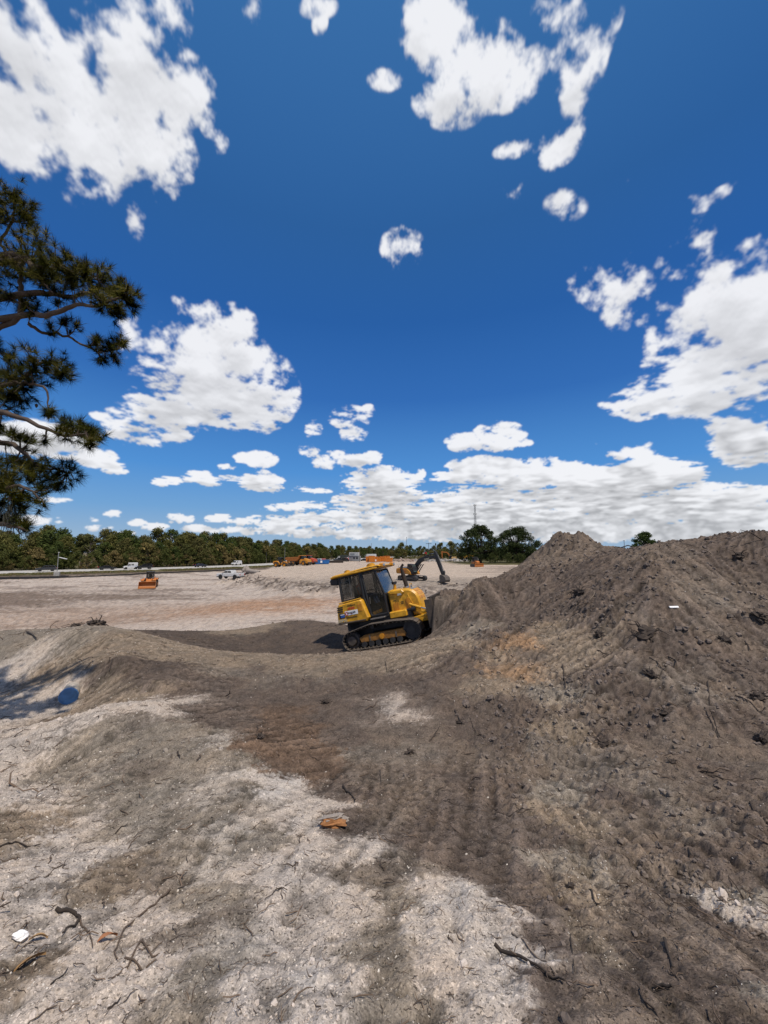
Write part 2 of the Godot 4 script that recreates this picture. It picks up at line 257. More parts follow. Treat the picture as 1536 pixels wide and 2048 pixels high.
func relief(x: float, d: float) -> float:
	var r := rough_at(x, d)
	var heap := exp(-(pow((x - 3.1) / 1.3, 2) + pow((d - 14.6) / 1.4, 2)))      # the load before the blade is all lumps
	r = minf(1.6, r + heap)
	var h := n_mid.get_noise_2d(x, d) * 0.085 * (0.3 + r) + n_mid.get_noise_2d(x * 2.7 + 3.0, d * 2.7) * 0.030 * r
	var crowd := maxf(heap, ss(-0.05, 0.4, n_big.get_noise_2d(x * 2.3 + 40.0, d * 2.3) + 0.35 * n_mid.get_noise_2d(x * 0.8 + 9.0, d * 0.8)))
	h += maxf(0.0, -n_clod.get_noise_2d(x, d) - 0.38) * 0.17 * r * crowd
	h += maxf(0.0, -n_clod.get_noise_2d(x * 3.1 + 7.0, d * 3.1) - 0.42) * 0.045 * (0.25 + r) * crowd
	h += n_fine.get_noise_2d(x, d) * 0.024 * (0.4 + r * (0.25 + 1.3 * crowd))
	var q := x * x + d * d
	if q < 80.0: h += n_fine.get_noise_2d(x * 4.3, d * 4.3) * 0.0065 * (0.6 + r * 0.6) * (1.0 - q / 80.0)
	h += streak_at(x, d) * 0.085 * (0.4 + 0.6 * r)
	if d > 14.2 and d < 17.9 and x < 2.3 and x > -13.0:       # grouser prints on the haul road
		h += 0.014 * absf(sin(x * 21.0)) * ss(14.2, 14.6, d) * (1.0 - ss(17.4, 17.9, d))
	if d > 8.2 and d < 9.3 and x > -6.0 and x < 1.5:          # and along the bench below it
		h += 0.03 * absf(sin(x * 17.0 + d * 5.0)) * ss(8.2, 8.5, d) * (1.0 - ss(9.0, 9.3, d)) * ss(-6.0, -5.0, x) * (1.0 - ss(0.5, 1.5, x))
	if d > 15.0 and x > 6.0 and x < 11.0:                     # the two sharp heaps on the crest
		h += 0.30 * maxf(0.0, 1.0 - Vector2(x - 7.9, d - 17.4).length() / 0.55) + 0.26 * maxf(0.0, 1.0 - Vector2(x - 8.75, d - 17.0).length() / 0.5)
		h += 0.10 * n_fine.get_noise_2d(x * 0.5, d * 0.5) * ss(15.0, 16.5, d)
	return h

func streak_at(x: float, d: float) -> float:
	var fx := (x - SX0) / SK
	var fz := (d - SZ0) / SK
	if fx < 1.0 or fz < 1.0 or fx > SW - 2.1 or fz > SD - 2.1: return 0.0
	var i := int(fx)
	var j := int(fz)
	fx -= i
	fz -= j
	var k := j * SW + i
	var edge := minf(1.0, minf(minf(i, SW - i), minf(j, SD - j)) * 0.05)
	return edge * lerpf(lerpf(streak[k], streak[k + 1], fx), lerpf(streak[k + SW], streak[k + SW + 1], fx), fz)

func streak_row(j: int, out: Array) -> void:
	var a := PackedFloat32Array()
	a.resize(SW)
	for i in SW:
		var x := SX0 + i * SK
		var d := SZ0 + j * SK
		var gx := near_h(x + 0.25, d) - near_h(x - 0.25, d)
		var gz := near_h(x, d + 0.25) - near_h(x, d - 0.25)
		var l := sqrt(gx * gx + gz * gz)
		if l < 0.01:
			continue
		gx /= l
		gz /= l
		var s := 0.0
		for k in range(-6, 7):
			s += 0.7 * n_grain.get_noise_2d(x + gx * k * 0.10, d + gz * k * 0.10) + 0.6 * n_grain.get_noise_2d((x + gx * k * 0.07) * 2.9 + 60.0, (d + gz * k * 0.07) * 2.9) + 0.4 * n_mid.get_noise_2d((x + gx * k * 0.16) * 1.9, (d + gz * k * 0.16) * 1.9)
		a[i] = s / 13.0 * 2.6 * ss(0.02, 0.10, l)
	out[j] = a

func ground_y(x: float, z: float) -> float:
	var h := base_h(x, -z)
	if x * x + z * z < 784.0: h += relief(x, -z)
	return h

# ------------------------------------------------------------------ colours of the ground
var soil_far: PackedVector3Array   # 0.35 m grid over the near earthworks
var soil_fine: PackedVector3Array  # 0.08 m grid round the viewer
const FW := 138
const FD := 110
const QW := 223
const QD := 179
const QS := 0.045

func soil_row(j: int, out: Array, fine: bool) -> void:
	var a := PackedVector3Array()
	var n := SOIL.size() / 3
	var w := QW if fine else FW
	a.resize(w)
	var d := (-0.5 + j * QS) if fine else (NZ0 + j * 0.35)
	var use := PackedInt32Array()
	for k in n:
		if absf(SOIL[3 * k + 1] - d) < (1.6 + d * 0.15 if fine else 9.0): use.append(k)
	for i in w:
		var x := (-5.0 + i * QS) if fine else (NX0 + i * 0.35)
		var s := Vector3.ZERO
		var t := 0.0
		for k in use:
			var dx := x - SOIL[3 * k]
			var dz := (d - SOIL[3 * k + 1])
			var q := dx * dx + dz * dz + 0.002
			q = 1.0 / (q * q * q * q * q)
			s += SOIL_COLOR[int(SOIL[3 * k + 2])] * q
			t += q
		a[i] = s / t if t > 0.0 else SOIL_COLOR[4]
	out[j] = a

func grid_color(g: PackedVector3Array, w: int, dd: int, fx: float, fz: float) -> Vector3:
	fx = clampf(fx, 0.0, w - 1.001)
	fz = clampf(fz, 0.0, dd - 1.001)
	var i := int(fx)
	var j := int(fz)
	fx -= i
	fz -= j
	var k := j * w + i
	return g[k].lerp(g[k + 1], fx).lerp(g[k + w].lerp(g[k + w + 1], fx), fz)

func near_color(x: float, d: float) -> Vector3:
	var a := clampf(Vector2(x, d).length() * 0.034, 0.02, 0.32)
	var wx := x + n_warp.get_noise_2d(x * 1.6, d * 1.6) * a * 1.2 + n_warp.get_noise_2d(x * 7.0, d * 7.0) * a * 0.6
	var wd := d + n_warp.get_noise_2d(x * 1.6 + 50.0, d * 1.6) * a * 1.2 + n_warp.get_noise_2d(x * 7.0 + 50.0, d * 7.0) * a * 0.6
	wx += n_fine.get_noise_2d(x * 2.4, d * 2.4) * a * 0.75
	wd += n_fine.get_noise_2d(x * 2.4 + 80.0, d * 2.4) * a * 0.75
	# carried downhill: the boundary between two soils runs out along the fall line
	wd += streak_at(x, d) * 0.04 * (1.0 + d)
	var inner := minf(minf(wx + 5.0, 5.0 - wx), minf(wd + 0.5, 7.5 - wd))
	var c: Vector3
	if inner > 0.8:
		c = grid_color(soil_fine, QW, QD, (wx + 5.0) / QS, (wd + 0.5) / QS)
	else:
		c = grid_color(soil_far, FW, FD, (wx - NX0) / 0.35, (wd - NZ0) / 0.35)
		if inner > 0.0: c = c.lerp(grid_color(soil_fine, QW, QD, (wx + 5.0) / QS, (wd + 0.5) / QS), inner / 0.8)
	return c

func far_color(x: float, d: float) -> Vector3:
	var b := n_big.get_noise_2d(x * 0.35, d * 0.9)
	var m := n_mid.get_noise_2d(x * 0.22, d * 0.7)
	var s := n_mid.get_noise_2d(x * 0.9 + 9.0, d * 2.2)
	var sand := Vector3(.60, .52, .465)
	var mud := Vector3(.27, .22, .19)
	var c := sand.lerp(mud, clampf(ss(0.0, 0.5, b + m * 0.7 + s * 0.25) * 0.75 + 0.1 + s * 0.12, 0.0, 1.0))
	var o := exp(-(pow((x + 14.0) / 9.0, 2) + pow((d - 44.0) / 5.5, 2))) * 1.2
	c = c.lerp(Vector3(.45, .25, .145), clampf(o * (1.0 + s * 0.8 + m * 0.9), 0.0, 0.9))
	o = exp(-(pow((x + 30.0) / 24.0, 2) + pow((d - 44.0) / 9.0, 2))) * 1.0
	c = c.lerp(Vector3(.36, .262, .20), clampf(o * (0.75 + s * 0.7), 0.0, 0.7))
	o = exp(-(pow((x + 62.0) / 20.0, 2) + pow((d - 60.0) / 11.0, 2))) * 1.3
	c = c.lerp(Vector3(.20, .155, .128), clampf(o * 1.5 * (0.9 + s * 0.7 + b * 0.7), 0.0, 0.92))
	var pad := pad_share(x, d)
	var padc := Vector3(.66, .545, .455).lerp(Vector3(.57, .48, .41), clampf(0.3 + m * 1.3 + s * 0.5, 0.0, 1.0))
	padc = padc.lerp(Vector3(.30, .26, .225), (1.0 - ss(60.0, 76.0, d + m * 14.0)) * 0.85)
	padc = padc.lerp(Vector3(.36, .30, .25), ss(0.15, 0.4, m) * 0.5)
	padc = padc.lerp(Vector3(.27, .22, .185), ss(20.0, 34.0, x - (d - 95.0) * 0.1 + b * 12.0) * ss(70.0, 80.0, d) * (1.0 - ss(118.0, 132.0, d)) * 0.75)
	c = c.lerp(padc, pad)
	if d < 100.0:
		c = c.lerp(Vector3(.135, .11, .095), clampf(pow(pad * (1.0 - pad) * 4.0, 3.0) * (0.6 + s * 1.8 + m * 1.3), 0.0, 0.95))
	var rd := -road_near(x, d)
	var verge := Vector3(.115, .120, .055).lerp(Vector3(.20, .165, .095), clampf(0.45 + s + m * 0.8, 0.0, 1.0))
	if rd < 0.0: verge = Vector3(.17, .15, .075).lerp(Vector3(.10, .085, .05), clampf(0.5 + s + m, 0.0, 1.0))
	c = c.lerp(Vector3(.155, .125, .10), (1.0 - ss(19.0, 26.0, rd + m * 5.0)) * (1.0 - pad))
	c = c.lerp(verge, 1.0 - ss(13.0, 16.5, rd + m * 3.0 + s * 2.0))
	if d > 205.0: c = c.lerp(Vector3(.13, .115, .065).lerp(Vector3(.26, .21, .15), clampf(0.4 + m + s, 0.0, 1.0)), ss(205.0, 222.0, d + b * 8.0))
	if d > 140.0 and x > 20.0: c = c.lerp(Vector3(.13, .12, .06), ss(128.0, 142.0, d + b * 8.0 + m * 4.0) * ss(22.0, 34.0, x))
	return c

func ground_color(x: float, d: float, i: int, j: int) -> Color:
	var w := near_share(x, d)
	var c: Vector3
	if w >= 1.0: c = near_color(x, d)
	elif w <= 0.0: c = far_color(x, d)
	else: c = far_color(x, d).lerp(near_color(x, d), w)
	var f := n_fine.get_noise_2d(x * 0.7 + 30.0, d * 0.7)
	var g := n_grain.get_noise_2d(x * 2.0, d * 2.0)
	var k := 1.0 + f * 0.28 + g * 0.12 + streak_at(x, d) * 1.1 + (hash2(i, j) - 0.5) * (0.34 if x * x + d * d < 140.0 else 0.18)
	var m := n_mid.get_noise_2d(x * 1.3 + 15.0, d * 1.3)
	c *= maxf(0.45, k + m * 0.22)
	c.x *= 1.0 + m * 0.05
	c.z *= 1.0 - m * 0.06
	c *= 1.36
	if c.x > .78: c *= .78 / c.x
	return Color(c.x * 1.01, c.y, c.z * 0.97)

# ------------------------------------------------------------------ ground meshes
var ring_angles: PackedFloat32Array
var ring_radii: PackedFloat32Array

func make_angles(fine: int, side: int) -> PackedFloat32Array:
	var a := PackedFloat32Array()
	for i in fine + 1: a.append(atan(lerpf(-1.12, 1.12, float(i) / fine)))
	var a0 := a[fine]
	var a1 := a[0] + TAU
	for i in range(1, side): a.append(lerpf(a0, a1, float(i) / side))
	return a

func ground_row(j: int, out: Array, angles: PackedFloat32Array, radii: PackedFloat32Array) -> void:
	var v := PackedVector3Array()
	var c := PackedColorArray()
	var n := angles.size()
	v.resize(n)
	c.resize(n)
	var r := radii[j]
	for i in n:
		var x := sin(angles[i]) * r
		var d := cos(angles[i]) * r
		var h := base_h(x, d)
		if r < 28.5: h += relief(x, d)
		v[i] = Vector3(x, h, -d)
		c[i] = ground_color(x, d, i, j)
	out[j] = [v, c]

func in_parallel(f: Callable, n: int) -> void:
	var id := WorkerThreadPool.add_group_task(f, n)
	WorkerThreadPool.wait_for_group_task_completion(id)

func ring_mesh(angles: PackedFloat32Array, radii: PackedFloat32Array, with_centre: bool) -> ArrayMesh:
	var rows := []
	rows.resize(radii.size())
	in_parallel(func(j: int) -> void: ground_row(j, rows, angles, radii), radii.size())
	var v := PackedVector3Array()
	var c := PackedColorArray()
	for r in rows:
		v.append_array(r[0])
		c.append_array(r[1])
	var n := angles.size()
	var idx := PackedInt32Array()
	idx.resize((radii.size() - 1) * n * 6)
	var p := 0
	for j in radii.size() - 1:
		var o := j * n
		for i in n:
			var i2 := i + 1 if i + 1 < n else 0
			idx[p] = o + i
			idx[p + 1] = o + n + i
			idx[p + 2] = o + n + i2
			idx[p + 3] = o + i
			idx[p + 4] = o + n + i2
			idx[p + 5] = o + i2
			p += 6
	var nr := PackedVector3Array()
	nr.resize(v.size())
	var rn := radii.size()
	for j in rn:
		var ja := maxi(j - 1, 0) * n
		var jb := mini(j + 1, rn - 1) * n
		var o := j * n
		for i in n:
			nr[o + i] = (v[o + (i + 1) % n] - v[o + (i - 1 + n) % n]).cross(v[jb + i] - v[ja + i]).normalized()
	if with_centre:
		var k := v.size()
		v.append(Vector3(0, base_h(0, 0), 0))
		c.append(c[0])
		nr.append(Vector3.UP)
		for i in n: idx.append_array([k, i, (i + 1) % n])
	var arr := []
	arr.resize(Mesh.ARRAY_MAX)
	arr[Mesh.ARRAY_VERTEX] = v
	arr[Mesh.ARRAY_NORMAL] = nr
	arr[Mesh.ARRAY_COLOR] = c
	arr[Mesh.ARRAY_INDEX] = idx
	var m := ArrayMesh.new()
	m.add_surface_from_arrays(Mesh.PRIMITIVE_TRIANGLES, arr)
	return m

func geometric(a: float, b: float, growth: float) -> PackedFloat32Array:
	var out := PackedFloat32Array()
	var n := int(log(b / a) / growth) + 1
	for i in n + 1: out.append(a * pow(b / a, float(i) / n))
	return out

func grain_texture(freq: float, lo: float, hi: float, sd: int, size := 512, octaves := 5) -> ImageTexture:
	var n := FastNoiseLite.new()
	setup_noise(n, FastNoiseLite.TYPE_SIMPLEX, freq, octaves, sd, 0.65)
	var im := n.get_seamless_image(size, size)
	im.convert(Image.FORMAT_L8)
	var b := im.get_data()
	for i in b.size(): b[i] = int(255.0 * lerpf(lo, hi, b[i] / 255.0))
	im = Image.create_from_data(size, size, false, Image.FORMAT_L8, b)
	return ImageTexture.create_from_image(im)

func bump_texture(freq: float, sd: int, strength: float, size := 512) -> ImageTexture:
	var n := FastNoiseLite.new()
	setup_noise(n, FastNoiseLite.TYPE_SIMPLEX, freq, 6, sd, 0.7)
	var im := n.get_seamless_image(size, size)
	im.convert(Image.FORMAT_RGBA8)
	im.bump_map_to_normal_map(strength)
	return ImageTexture.create_from_image(im)

# crumbs, shell grit and pores in the soil, about 1.2 mm to a pixel
func soil_texture() -> ImageTexture:
	var size := 1024
	var n := FastNoiseLite.new()
	setup_noise(n, FastNoiseLite.TYPE_SIMPLEX, 0.09, 4, 31, 0.7)
	var im := n.get_seamless_image(size, size)
	im.convert(Image.FORMAT_L8)
	var b := im.get_data()
	for i in b.size(): b[i] = int(lerpf(170.0, 222.0, b[i] / 255.0))
	var r := RandomNumberGenerator.new()
	r.seed = 90
	for k in 16000:
		var dark := r.randf() < 0.52
		var rad := r.randf_range(0.8, 3.0) if r.randf() < .85 else r.randf_range(3.0, 6.0)
		var cx := r.randi() % size
		var cy := r.randi() % size
		var tone := int(r.randf_range(85, 140) if dark else r.randf_range(226, 255))
		var sq := r.randf_range(.5, 1.0)
		for y in range(-int(rad), int(rad) + 1):
			for x in range(-int(rad), int(rad) + 1):
				if x * x + y * y / (sq * sq) <= rad * rad: b[posmod(cy + y, size) * size + posmod(cx + x, size)] = tone
	return ImageTexture.create_from_image(Image.create_from_data(size, size, false, Image.FORMAT_L8, b))

func build_ground() -> void:
	var m := StandardMaterial3D.new()
	m.vertex_color_use_as_albedo = true
	m.roughness = 1.0
	m.metallic_specular = 0.15
	m.albedo_texture = soil_texture()
	m.uv1_triplanar = true
	m.uv1_world_triplanar = true
	m.uv1_scale = Vector3.ONE * 0.8
	m.normal_enabled = true
	m.normal_texture = bump_texture(0.09, 8, 8.0, 1024)
	m.normal_scale = 0.55
	mats.soil = m
	var near := MeshInstance3D.new()
	near.name = "earth_mound"
	near.mesh = ring_mesh(make_angles(820, 50), geometric(0.7, 28.0, 0.0043), true)
	near.material_override = m
	tag(near, "", "", "", "structure")
	add_child(near)
	var m2: StandardMaterial3D = m.duplicate()
	m2.uv1_scale = Vector3.ONE * 0.23
	m2.normal_scale = 0.35
	var far := MeshInstance3D.new()
	far.name = "ground"
	var radii := geometric(28.0, 260.0, 0.011)
	radii.append_array(geometric(265.0, 5000.0, 0.06))
	far.mesh = ring_mesh(make_angles(410, 50), radii, false)
	far.material_override = m2
	tag(far, "", "", "", "structure")
	add_child(far)

# ------------------------------------------------------------------ sky
const SKY_W := 3072
const SKY_H := 1536

func sky_blobs() -> PackedFloat32Array:
	var all := CLOUDS.duplicate()
	var r := RandomNumberGenerator.new()
	r.seed = 77
	# the same kinds of clouds all the way round
	for k in 150:
		var az := r.randf_range(50.0, 310.0)
		var el := 4.0 + 70.0 * pow(r.randf(), 1.8)
		var s := lerpf(9.0, 5.0, el / 75.0) * r.randf_range(0.3, 1.1)
		var flat := lerpf(0.22, 0.75, ss(3.0, 35.0, el))
		all.append_array([az, el, s, s * flat, r.randf_range(-25, 25) * ss(5.0, 30.0, el), r.randf_range(0.7, 1.25)])
	for k in 16:
		all.append_array([r.randf_range(0, 360), r.randf_range(64, 88), r.randf_range(2, 6), r.randf_range(1.5, 4), r.randf_range(0, 180), r.randf_range(0.6, 1.1)])
	return all

func sky_dir(px: int, py: int) -> Vector3:
	var az := (px + 0.5) / SKY_W * TAU
	var el := (0.5 - (py + 0.5) / SKY_H) * PI
	return Vector3(sin(az) * cos(el), sin(el), -cos(az) * cos(el))

func sky_density_row(py: int, mask: PackedFloat32Array, out: Array) -> void:
	var a := PackedFloat32Array()      # how deep in the cloud, unclamped; below 0 is clear sky; then the same for its large billows alone
	a.resize(SKY_W * 2)
	var el := rad_to_deg((0.5 - (py + 0.5) / SKY_H) * PI)
	var low := 1.0 - ss(8.0, 26.0, el)
	for px in SKY_W:
		var m := mask[py * SKY_W + px]
		if m < 0.02:
			a[px] = -1.0
			a[px + SKY_W] = -0.6
			continue
		var d := sky_dir(px, py)
		var q := Vector3(d.x, d.y * (1.0 + 0.6 * low), d.z) * (1.0 + 0.55 * low + 1.0 * (1.0 - ss(3.0, 12.0, el)))
		var n := n_sky.get_noise_3dv(q) + lerpf(0.85, 0.7, low) * n_sky2.get_noise_3dv(q)
		a[px] = m * 1.38 + n * lerpf(2.0, 1.25, low) * ss(0.0, 0.4, m) - lerpf(0.42, 0.48, low)
		a[px + SKY_W] = m * 1.38 + n_sky3.get_noise_3dv(q) * lerpf(2.0, 1.8, low) - 0.45
	out[py] = a

func sky_color_row(py: int, dens: Array, out: Array) -> void:
	var a := PackedFloat32Array()
	a.resize(SKY_W * 3)
	var el := rad_to_deg((0.5 - (py + 0.5) / SKY_H) * PI)
	var stops := [[-1.0, Vector3(.36, .48, .62)], [2.0, Vector3(.30, .45, .63)], [6.0, Vector3(.17, .37, .66)], [11.5, Vector3(.085, .285, .66)], [22.0, Vector3(.035, .152, .465)], [32.0, Vector3(.023, .115, .375)], [42.0, Vector3(.026, .115, .335)], [60.0, Vector3(.042, .155, .39)], [91.0, Vector3(.05, .17, .41)]]
	var sky := Vector3.ZERO
	for k in stops.size() - 1:
		if el >= stops[k][0] and el < stops[k + 1][0]:
			sky = (stops[k][1] as Vector3).lerp(stops[k + 1][1], (el - stops[k][0]) / (stops[k + 1][0] - stops[k][0]))
	var here: PackedFloat32Array = dens[py]
	var low := 1.0 - ss(4.0, 26.0, el)
	var soft := lerpf(1.15, 0.34, 1.0 - ss(8.0, 26.0, el))
	var up1: PackedFloat32Array = dens[maxi(0, py - 3)]
	var up2: PackedFloat32Array = dens[maxi(0, py - int(lerpf(22.0, 9.0, low)))]
	var up3: PackedFloat32Array = dens[maxi(0, py - int(lerpf(48.0, 16.0, low)))]
	var haze := (1.0 - ss(0.0, 9.0, el)) * 0.5
	for px in SKY_W:
		var c := sky
		var raw := here[px]
		if raw > 0.0:
			var t := clampf(raw / soft, 0.0, 1.0)
			t = t * t * (3.0 - 2.0 * t)
			# cloud that has more cloud above it, towards the sun, is greyer; a top is white
			var bulk := here[px + SKY_W]
			var rise := clampf(bulk - up2[px + SKY_W], -0.8, 0.8) * lerpf(0.09, 0.24, low) + clampf(raw - up1[px], -0.3, 0.3) * 0.10
			var deep := clampf(minf(bulk, up3[px + SKY_W]), 0.0, 1.1) * lerpf(0.10, 0.36, low)
			var lit := clampf(lerpf(0.98, 0.94, low) + rise - deep, 0.45, 1.02)
			var white := Vector3(.90, .905, .93) * lit
			white = white.lerp(Vector3(.60, .65, .72), haze * 0.5)
			c = c.lerp(white, t * lerpf(0.93, 0.97, low))
		a[px * 3] = c.x
		a[px * 3 + 1] = c.y
		a[px * 3 + 2] = c.z
	out[py] = a

func make_sky() -> Image:
	var mask := PackedFloat32Array()
	mask.resize(SKY_W * SKY_H / 2)
	var b := sky_blobs()
	for k in b.size() / 6:
		var az := deg_to_rad(b[6 * k])
		var el := deg_to_rad(b[6 * k + 1])
		var ra := deg_to_rad(b[6 * k + 2]) * 1.4
		var rb := deg_to_rad(b[6 * k + 3]) * 1.4
		var rot := deg_to_rad(b[6 * k + 4])
		var c := Vector3(sin(az) * cos(el), sin(el), -cos(az) * cos(el))
		var east := Vector3(cos(az), 0, sin(az))
		var up := east.cross(c)
		if up.y < 0.0: up = -up
		var A := east * cos(rot) + up * sin(rot)
		var B := up * cos(rot) - east * sin(rot)
		var far := maxf(ra, rb)
		var y0 := clampi(int((0.5 - (el + far) / PI) * SKY_H), 0, SKY_H / 2 - 1)
		var y1 := clampi(int((0.5 - (el - far) / PI) * SKY_H), 0, SKY_H / 2 - 1)
		var half := int(minf(0.5, far / maxf(0.05, cos(minf(el + far, 1.5))) / TAU) * SKY_W) + 1
		var cx := int(az / TAU * SKY_W)
		for y in range(y0, y1 + 1):
			for x in range(cx - half, cx + half + 1):
				var px := posmod(x, SKY_W)
				var d := sky_dir(px, y)
				if d.dot(c) < 0.0: continue
				var p := d.dot(A) / ra
				var q := d.dot(B) / rb
				var e := 1.0 - p * p - q * q
				if e > 0.0:
					var i := y * SKY_W + px
					var s: float = b[6 * k + 5] * pow(e, 0.9)
					mask[i] = maxf(mask[i], s) + 0.15 * minf(mask[i], s)
	var dens := []
	dens.resize(SKY_H / 2)
	in_parallel(func(y: int) -> void: sky_density_row(y, mask, dens), SKY_H / 2)
	var rows := []
	rows.resize(SKY_H / 2)
	in_parallel(func(y: int) -> void: sky_color_row(y, dens, rows), SKY_H / 2)
	var data := PackedFloat32Array()
	for r in rows: data.append_array(r)
	var below := PackedFloat32Array()
	for x in SKY_W: below.append_array([.22, .20, .18])
	for y in SKY_H / 2: data.append_array(below)
	return Image.create_from_data(SKY_W, SKY_H, false, Image.FORMAT_RGBF, data.to_byte_array())

# ------------------------------------------------------------------ shapes
class Shape:
	var v := PackedVector3Array()
	var n := PackedVector3Array()
	var xf := Transform3D()

	func tri(a: Vector3, b: Vector3, c: Vector3) -> void:
		a = xf * a
		b = xf * b
		c = xf * c
		var k := (c - a).cross(b - a).normalized()
		v.append_array([a, b, c])
		n.append_array([k, k, k])

	func quad(a: Vector3, b: Vector3, c: Vector3, d: Vector3) -> void:
		tri(a, b, c)
		tri(a, c, d)

	func smooth_quad(a: Vector3, b: Vector3, c: Vector3, d: Vector3, na: Vector3, nb: Vector3, nc: Vector3, nd: Vector3) -> void:
		v.append_array([xf * a, xf * b, xf * c, xf * a, xf * c, xf * d])
		var m := xf.basis
		n.append_array([m * na, m * nb, m * nc, m * na, m * nc, m * nd])

	func box(c: Vector3, s: Vector3, e := 0.0) -> Shape:
		var h := s * 0.5
		e = minf(e, minf(h.x, minf(h.y, h.z)) * 0.9)
		var p := func(sx: float, sy: float, sz: float, ax: int) -> Vector3:
			var q := Vector3(h.x - e, h.y - e, h.z - e)
			q[ax] += e
			return c + Vector3(sx * q.x, sy * q.y, sz * q.z)
		for ax in 3:
			var u := (ax + 1) % 3
			var w := (ax + 2) % 3
			for sg in [-1.0, 1.0]:
				var k := []
				for t in [[-1.0, -1.0], [1.0, -1.0], [1.0, 1.0], [-1.0, 1.0]]:
					var q := Vector3()
					q[ax] = sg
					q[u] = t[0]
					q[w] = t[1]
					k.append(p.call(q.x, q.y, q.z, ax))
				if sg > 0.0: quad(k[0], k[3], k[2], k[1])
				else: quad(k[0], k[1], k[2], k[3])
		if e > 0.0:
			for ax in 3:
				var u := (ax + 1) % 3
				var w := (ax + 2) % 3
				for su in [-1.0, 1.0]:
					for sw in [-1.0, 1.0]:
						var lo := Vector3()
						lo[ax] = -1.0
						lo[u] = su
						lo[w] = sw
						var hi := lo
						hi[ax] = 1.0
						var a: Vector3 = p.call(lo.x, lo.y, lo.z, u)
						var b: Vector3 = p.call(hi.x, hi.y, hi.z, u)
						var d: Vector3 = p.call(hi.x, hi.y, hi.z, w)
						var f: Vector3 = p.call(lo.x, lo.y, lo.z, w)
						if su * sw > 0.0: quad(a, f, d, b)
						else: quad(a, b, d, f)
			for sx in [-1.0, 1.0]:
				for sy in [-1.0, 1.0]:
					for sz in [-1.0, 1.0]:
						var a: Vector3 = p.call(sx, sy, sz, 0)
						var b: Vector3 = p.call(sx, sy, sz, 1)
						var d: Vector3 = p.call(sx, sy, sz, 2)
						if sx * sy * sz > 0.0: tri(a, d, b)
						else: tri(a, b, d)
		return self

	# outline in x, y swept from z0 to z1; the two ends may be drawn in by e
	func prism(poly: PackedVector2Array, z0: float, z1: float, e := 0.0) -> Shape:
		if Geometry2D.is_polygon_clockwise(poly):
			poly = poly.duplicate()
			poly.reverse()
		var k := poly.size()
		var inner := poly
		if e > 0.0:
			inner = PackedVector2Array()
			for i in k:
				var a := (poly[i] - poly[(i - 1 + k) % k]).normalized()
				var b := (poly[(i + 1) % k] - poly[i]).normalized()
				var t := (a.orthogonal() + b.orthogonal())
				var l := t.length_squared()
				inner.append(poly[i] - (t * 2.0 / l if l > 0.1 else Vector2.ZERO) * e)
		var ids := Geometry2D.triangulate_polygon(inner)
		for t in range(0, ids.size(), 3):
			var a := inner[ids[t]]
			var b := inner[ids[t + 1]]
			var c := inner[ids[t + 2]]
			if (b - a).cross(c - a) < 0.0:
				var q := b
				b = c
				c = q
			tri(Vector3(a.x, a.y, z1), Vector3(c.x, c.y, z1), Vector3(b.x, b.y, z1))
			tri(Vector3(a.x, a.y, z0), Vector3(b.x, b.y, z0), Vector3(c.x, c.y, z0))
		for i in k:
			var a := poly[i]
			var b := poly[(i + 1) % k]
			quad(Vector3(a.x, a.y, z0 + e), Vector3(a.x, a.y, z1 - e), Vector3(b.x, b.y, z1 - e), Vector3(b.x, b.y, z0 + e))
			if e > 0.0:
				var c := inner[i]
				var d := inner[(i + 1) % k]
				quad(Vector3(a.x, a.y, z1 - e), Vector3(c.x, c.y, z1), Vector3(d.x, d.y, z1), Vector3(b.x, b.y, z1 - e))
				quad(Vector3(a.x, a.y, z0 + e), Vector3(b.x, b.y, z0 + e), Vector3(d.x, d.y, z0), Vector3(c.x, c.y, z0))
		return self

	# a round bar through points, one radius each
	func tube(pts: Array, rad: Array, seg := 10, caps := true) -> Shape:
		var rings := []
		var side := Vector3.ZERO
		for i in pts.size():
			var a: Vector3 = pts[maxi(i - 1, 0)]
			var b: Vector3 = pts[mini(i + 1, pts.size() - 1)]
			var t := (b - a).normalized()
			if side == Vector3.ZERO: side = t.cross(Vector3.UP if absf(t.y) < 0.9 else Vector3.RIGHT).normalized()
			side = (side - t * side.dot(t)).normalized()
			var up := t.cross(side)
			var ring := []
			for k in seg:
				var g := TAU * k / seg
				ring.append(side * cos(g) + up * sin(g))
			rings.append(ring)
		for i in pts.size() - 1:
			for k in seg:
				var k2 := (k + 1) % seg
				smooth_quad(pts[i] + rings[i][k] * rad[i], pts[i + 1] + rings[i + 1][k] * rad[i + 1], pts[i + 1] + rings[i + 1][k2] * rad[i + 1], pts[i] + rings[i][k2] * rad[i], rings[i][k], rings[i + 1][k], rings[i + 1][k2], rings[i][k2])
		if caps:
			var e := pts.size() - 1
			for k in seg:
				var k2 := (k + 1) % seg
				tri(pts[0], pts[0] + rings[0][k] * rad[0], pts[0] + rings[0][k2] * rad[0])
				tri(pts[e], pts[e] + rings[e][k2] * rad[e], pts[e] + rings[e][k] * rad[e])
		return self

	func rod(a: Vector3, b: Vector3, r: float, seg := 10) -> Shape:
		return tube([a, b], [r, r], seg)

	# a turned body round an axis: profile of (distance along, radius)
	func turned(at: Vector3, axis: Vector3, profile: Array, seg := 16) -> Shape:
		var pts := []
		var rad := []
		for q: Vector2 in profile:
			pts.append(at + axis * q.x)
			rad.append(q.y)
		# hard edges: each band its own tube
		for i in pts.size() - 1:
			if (pts[i] as Vector3).is_equal_approx(pts[i + 1]):
				disc_band(pts[i], axis, rad[i], rad[i + 1], seg)
			else:
				tube([pts[i], pts[i + 1]], [rad[i], rad[i + 1]], seg, false)
		return self

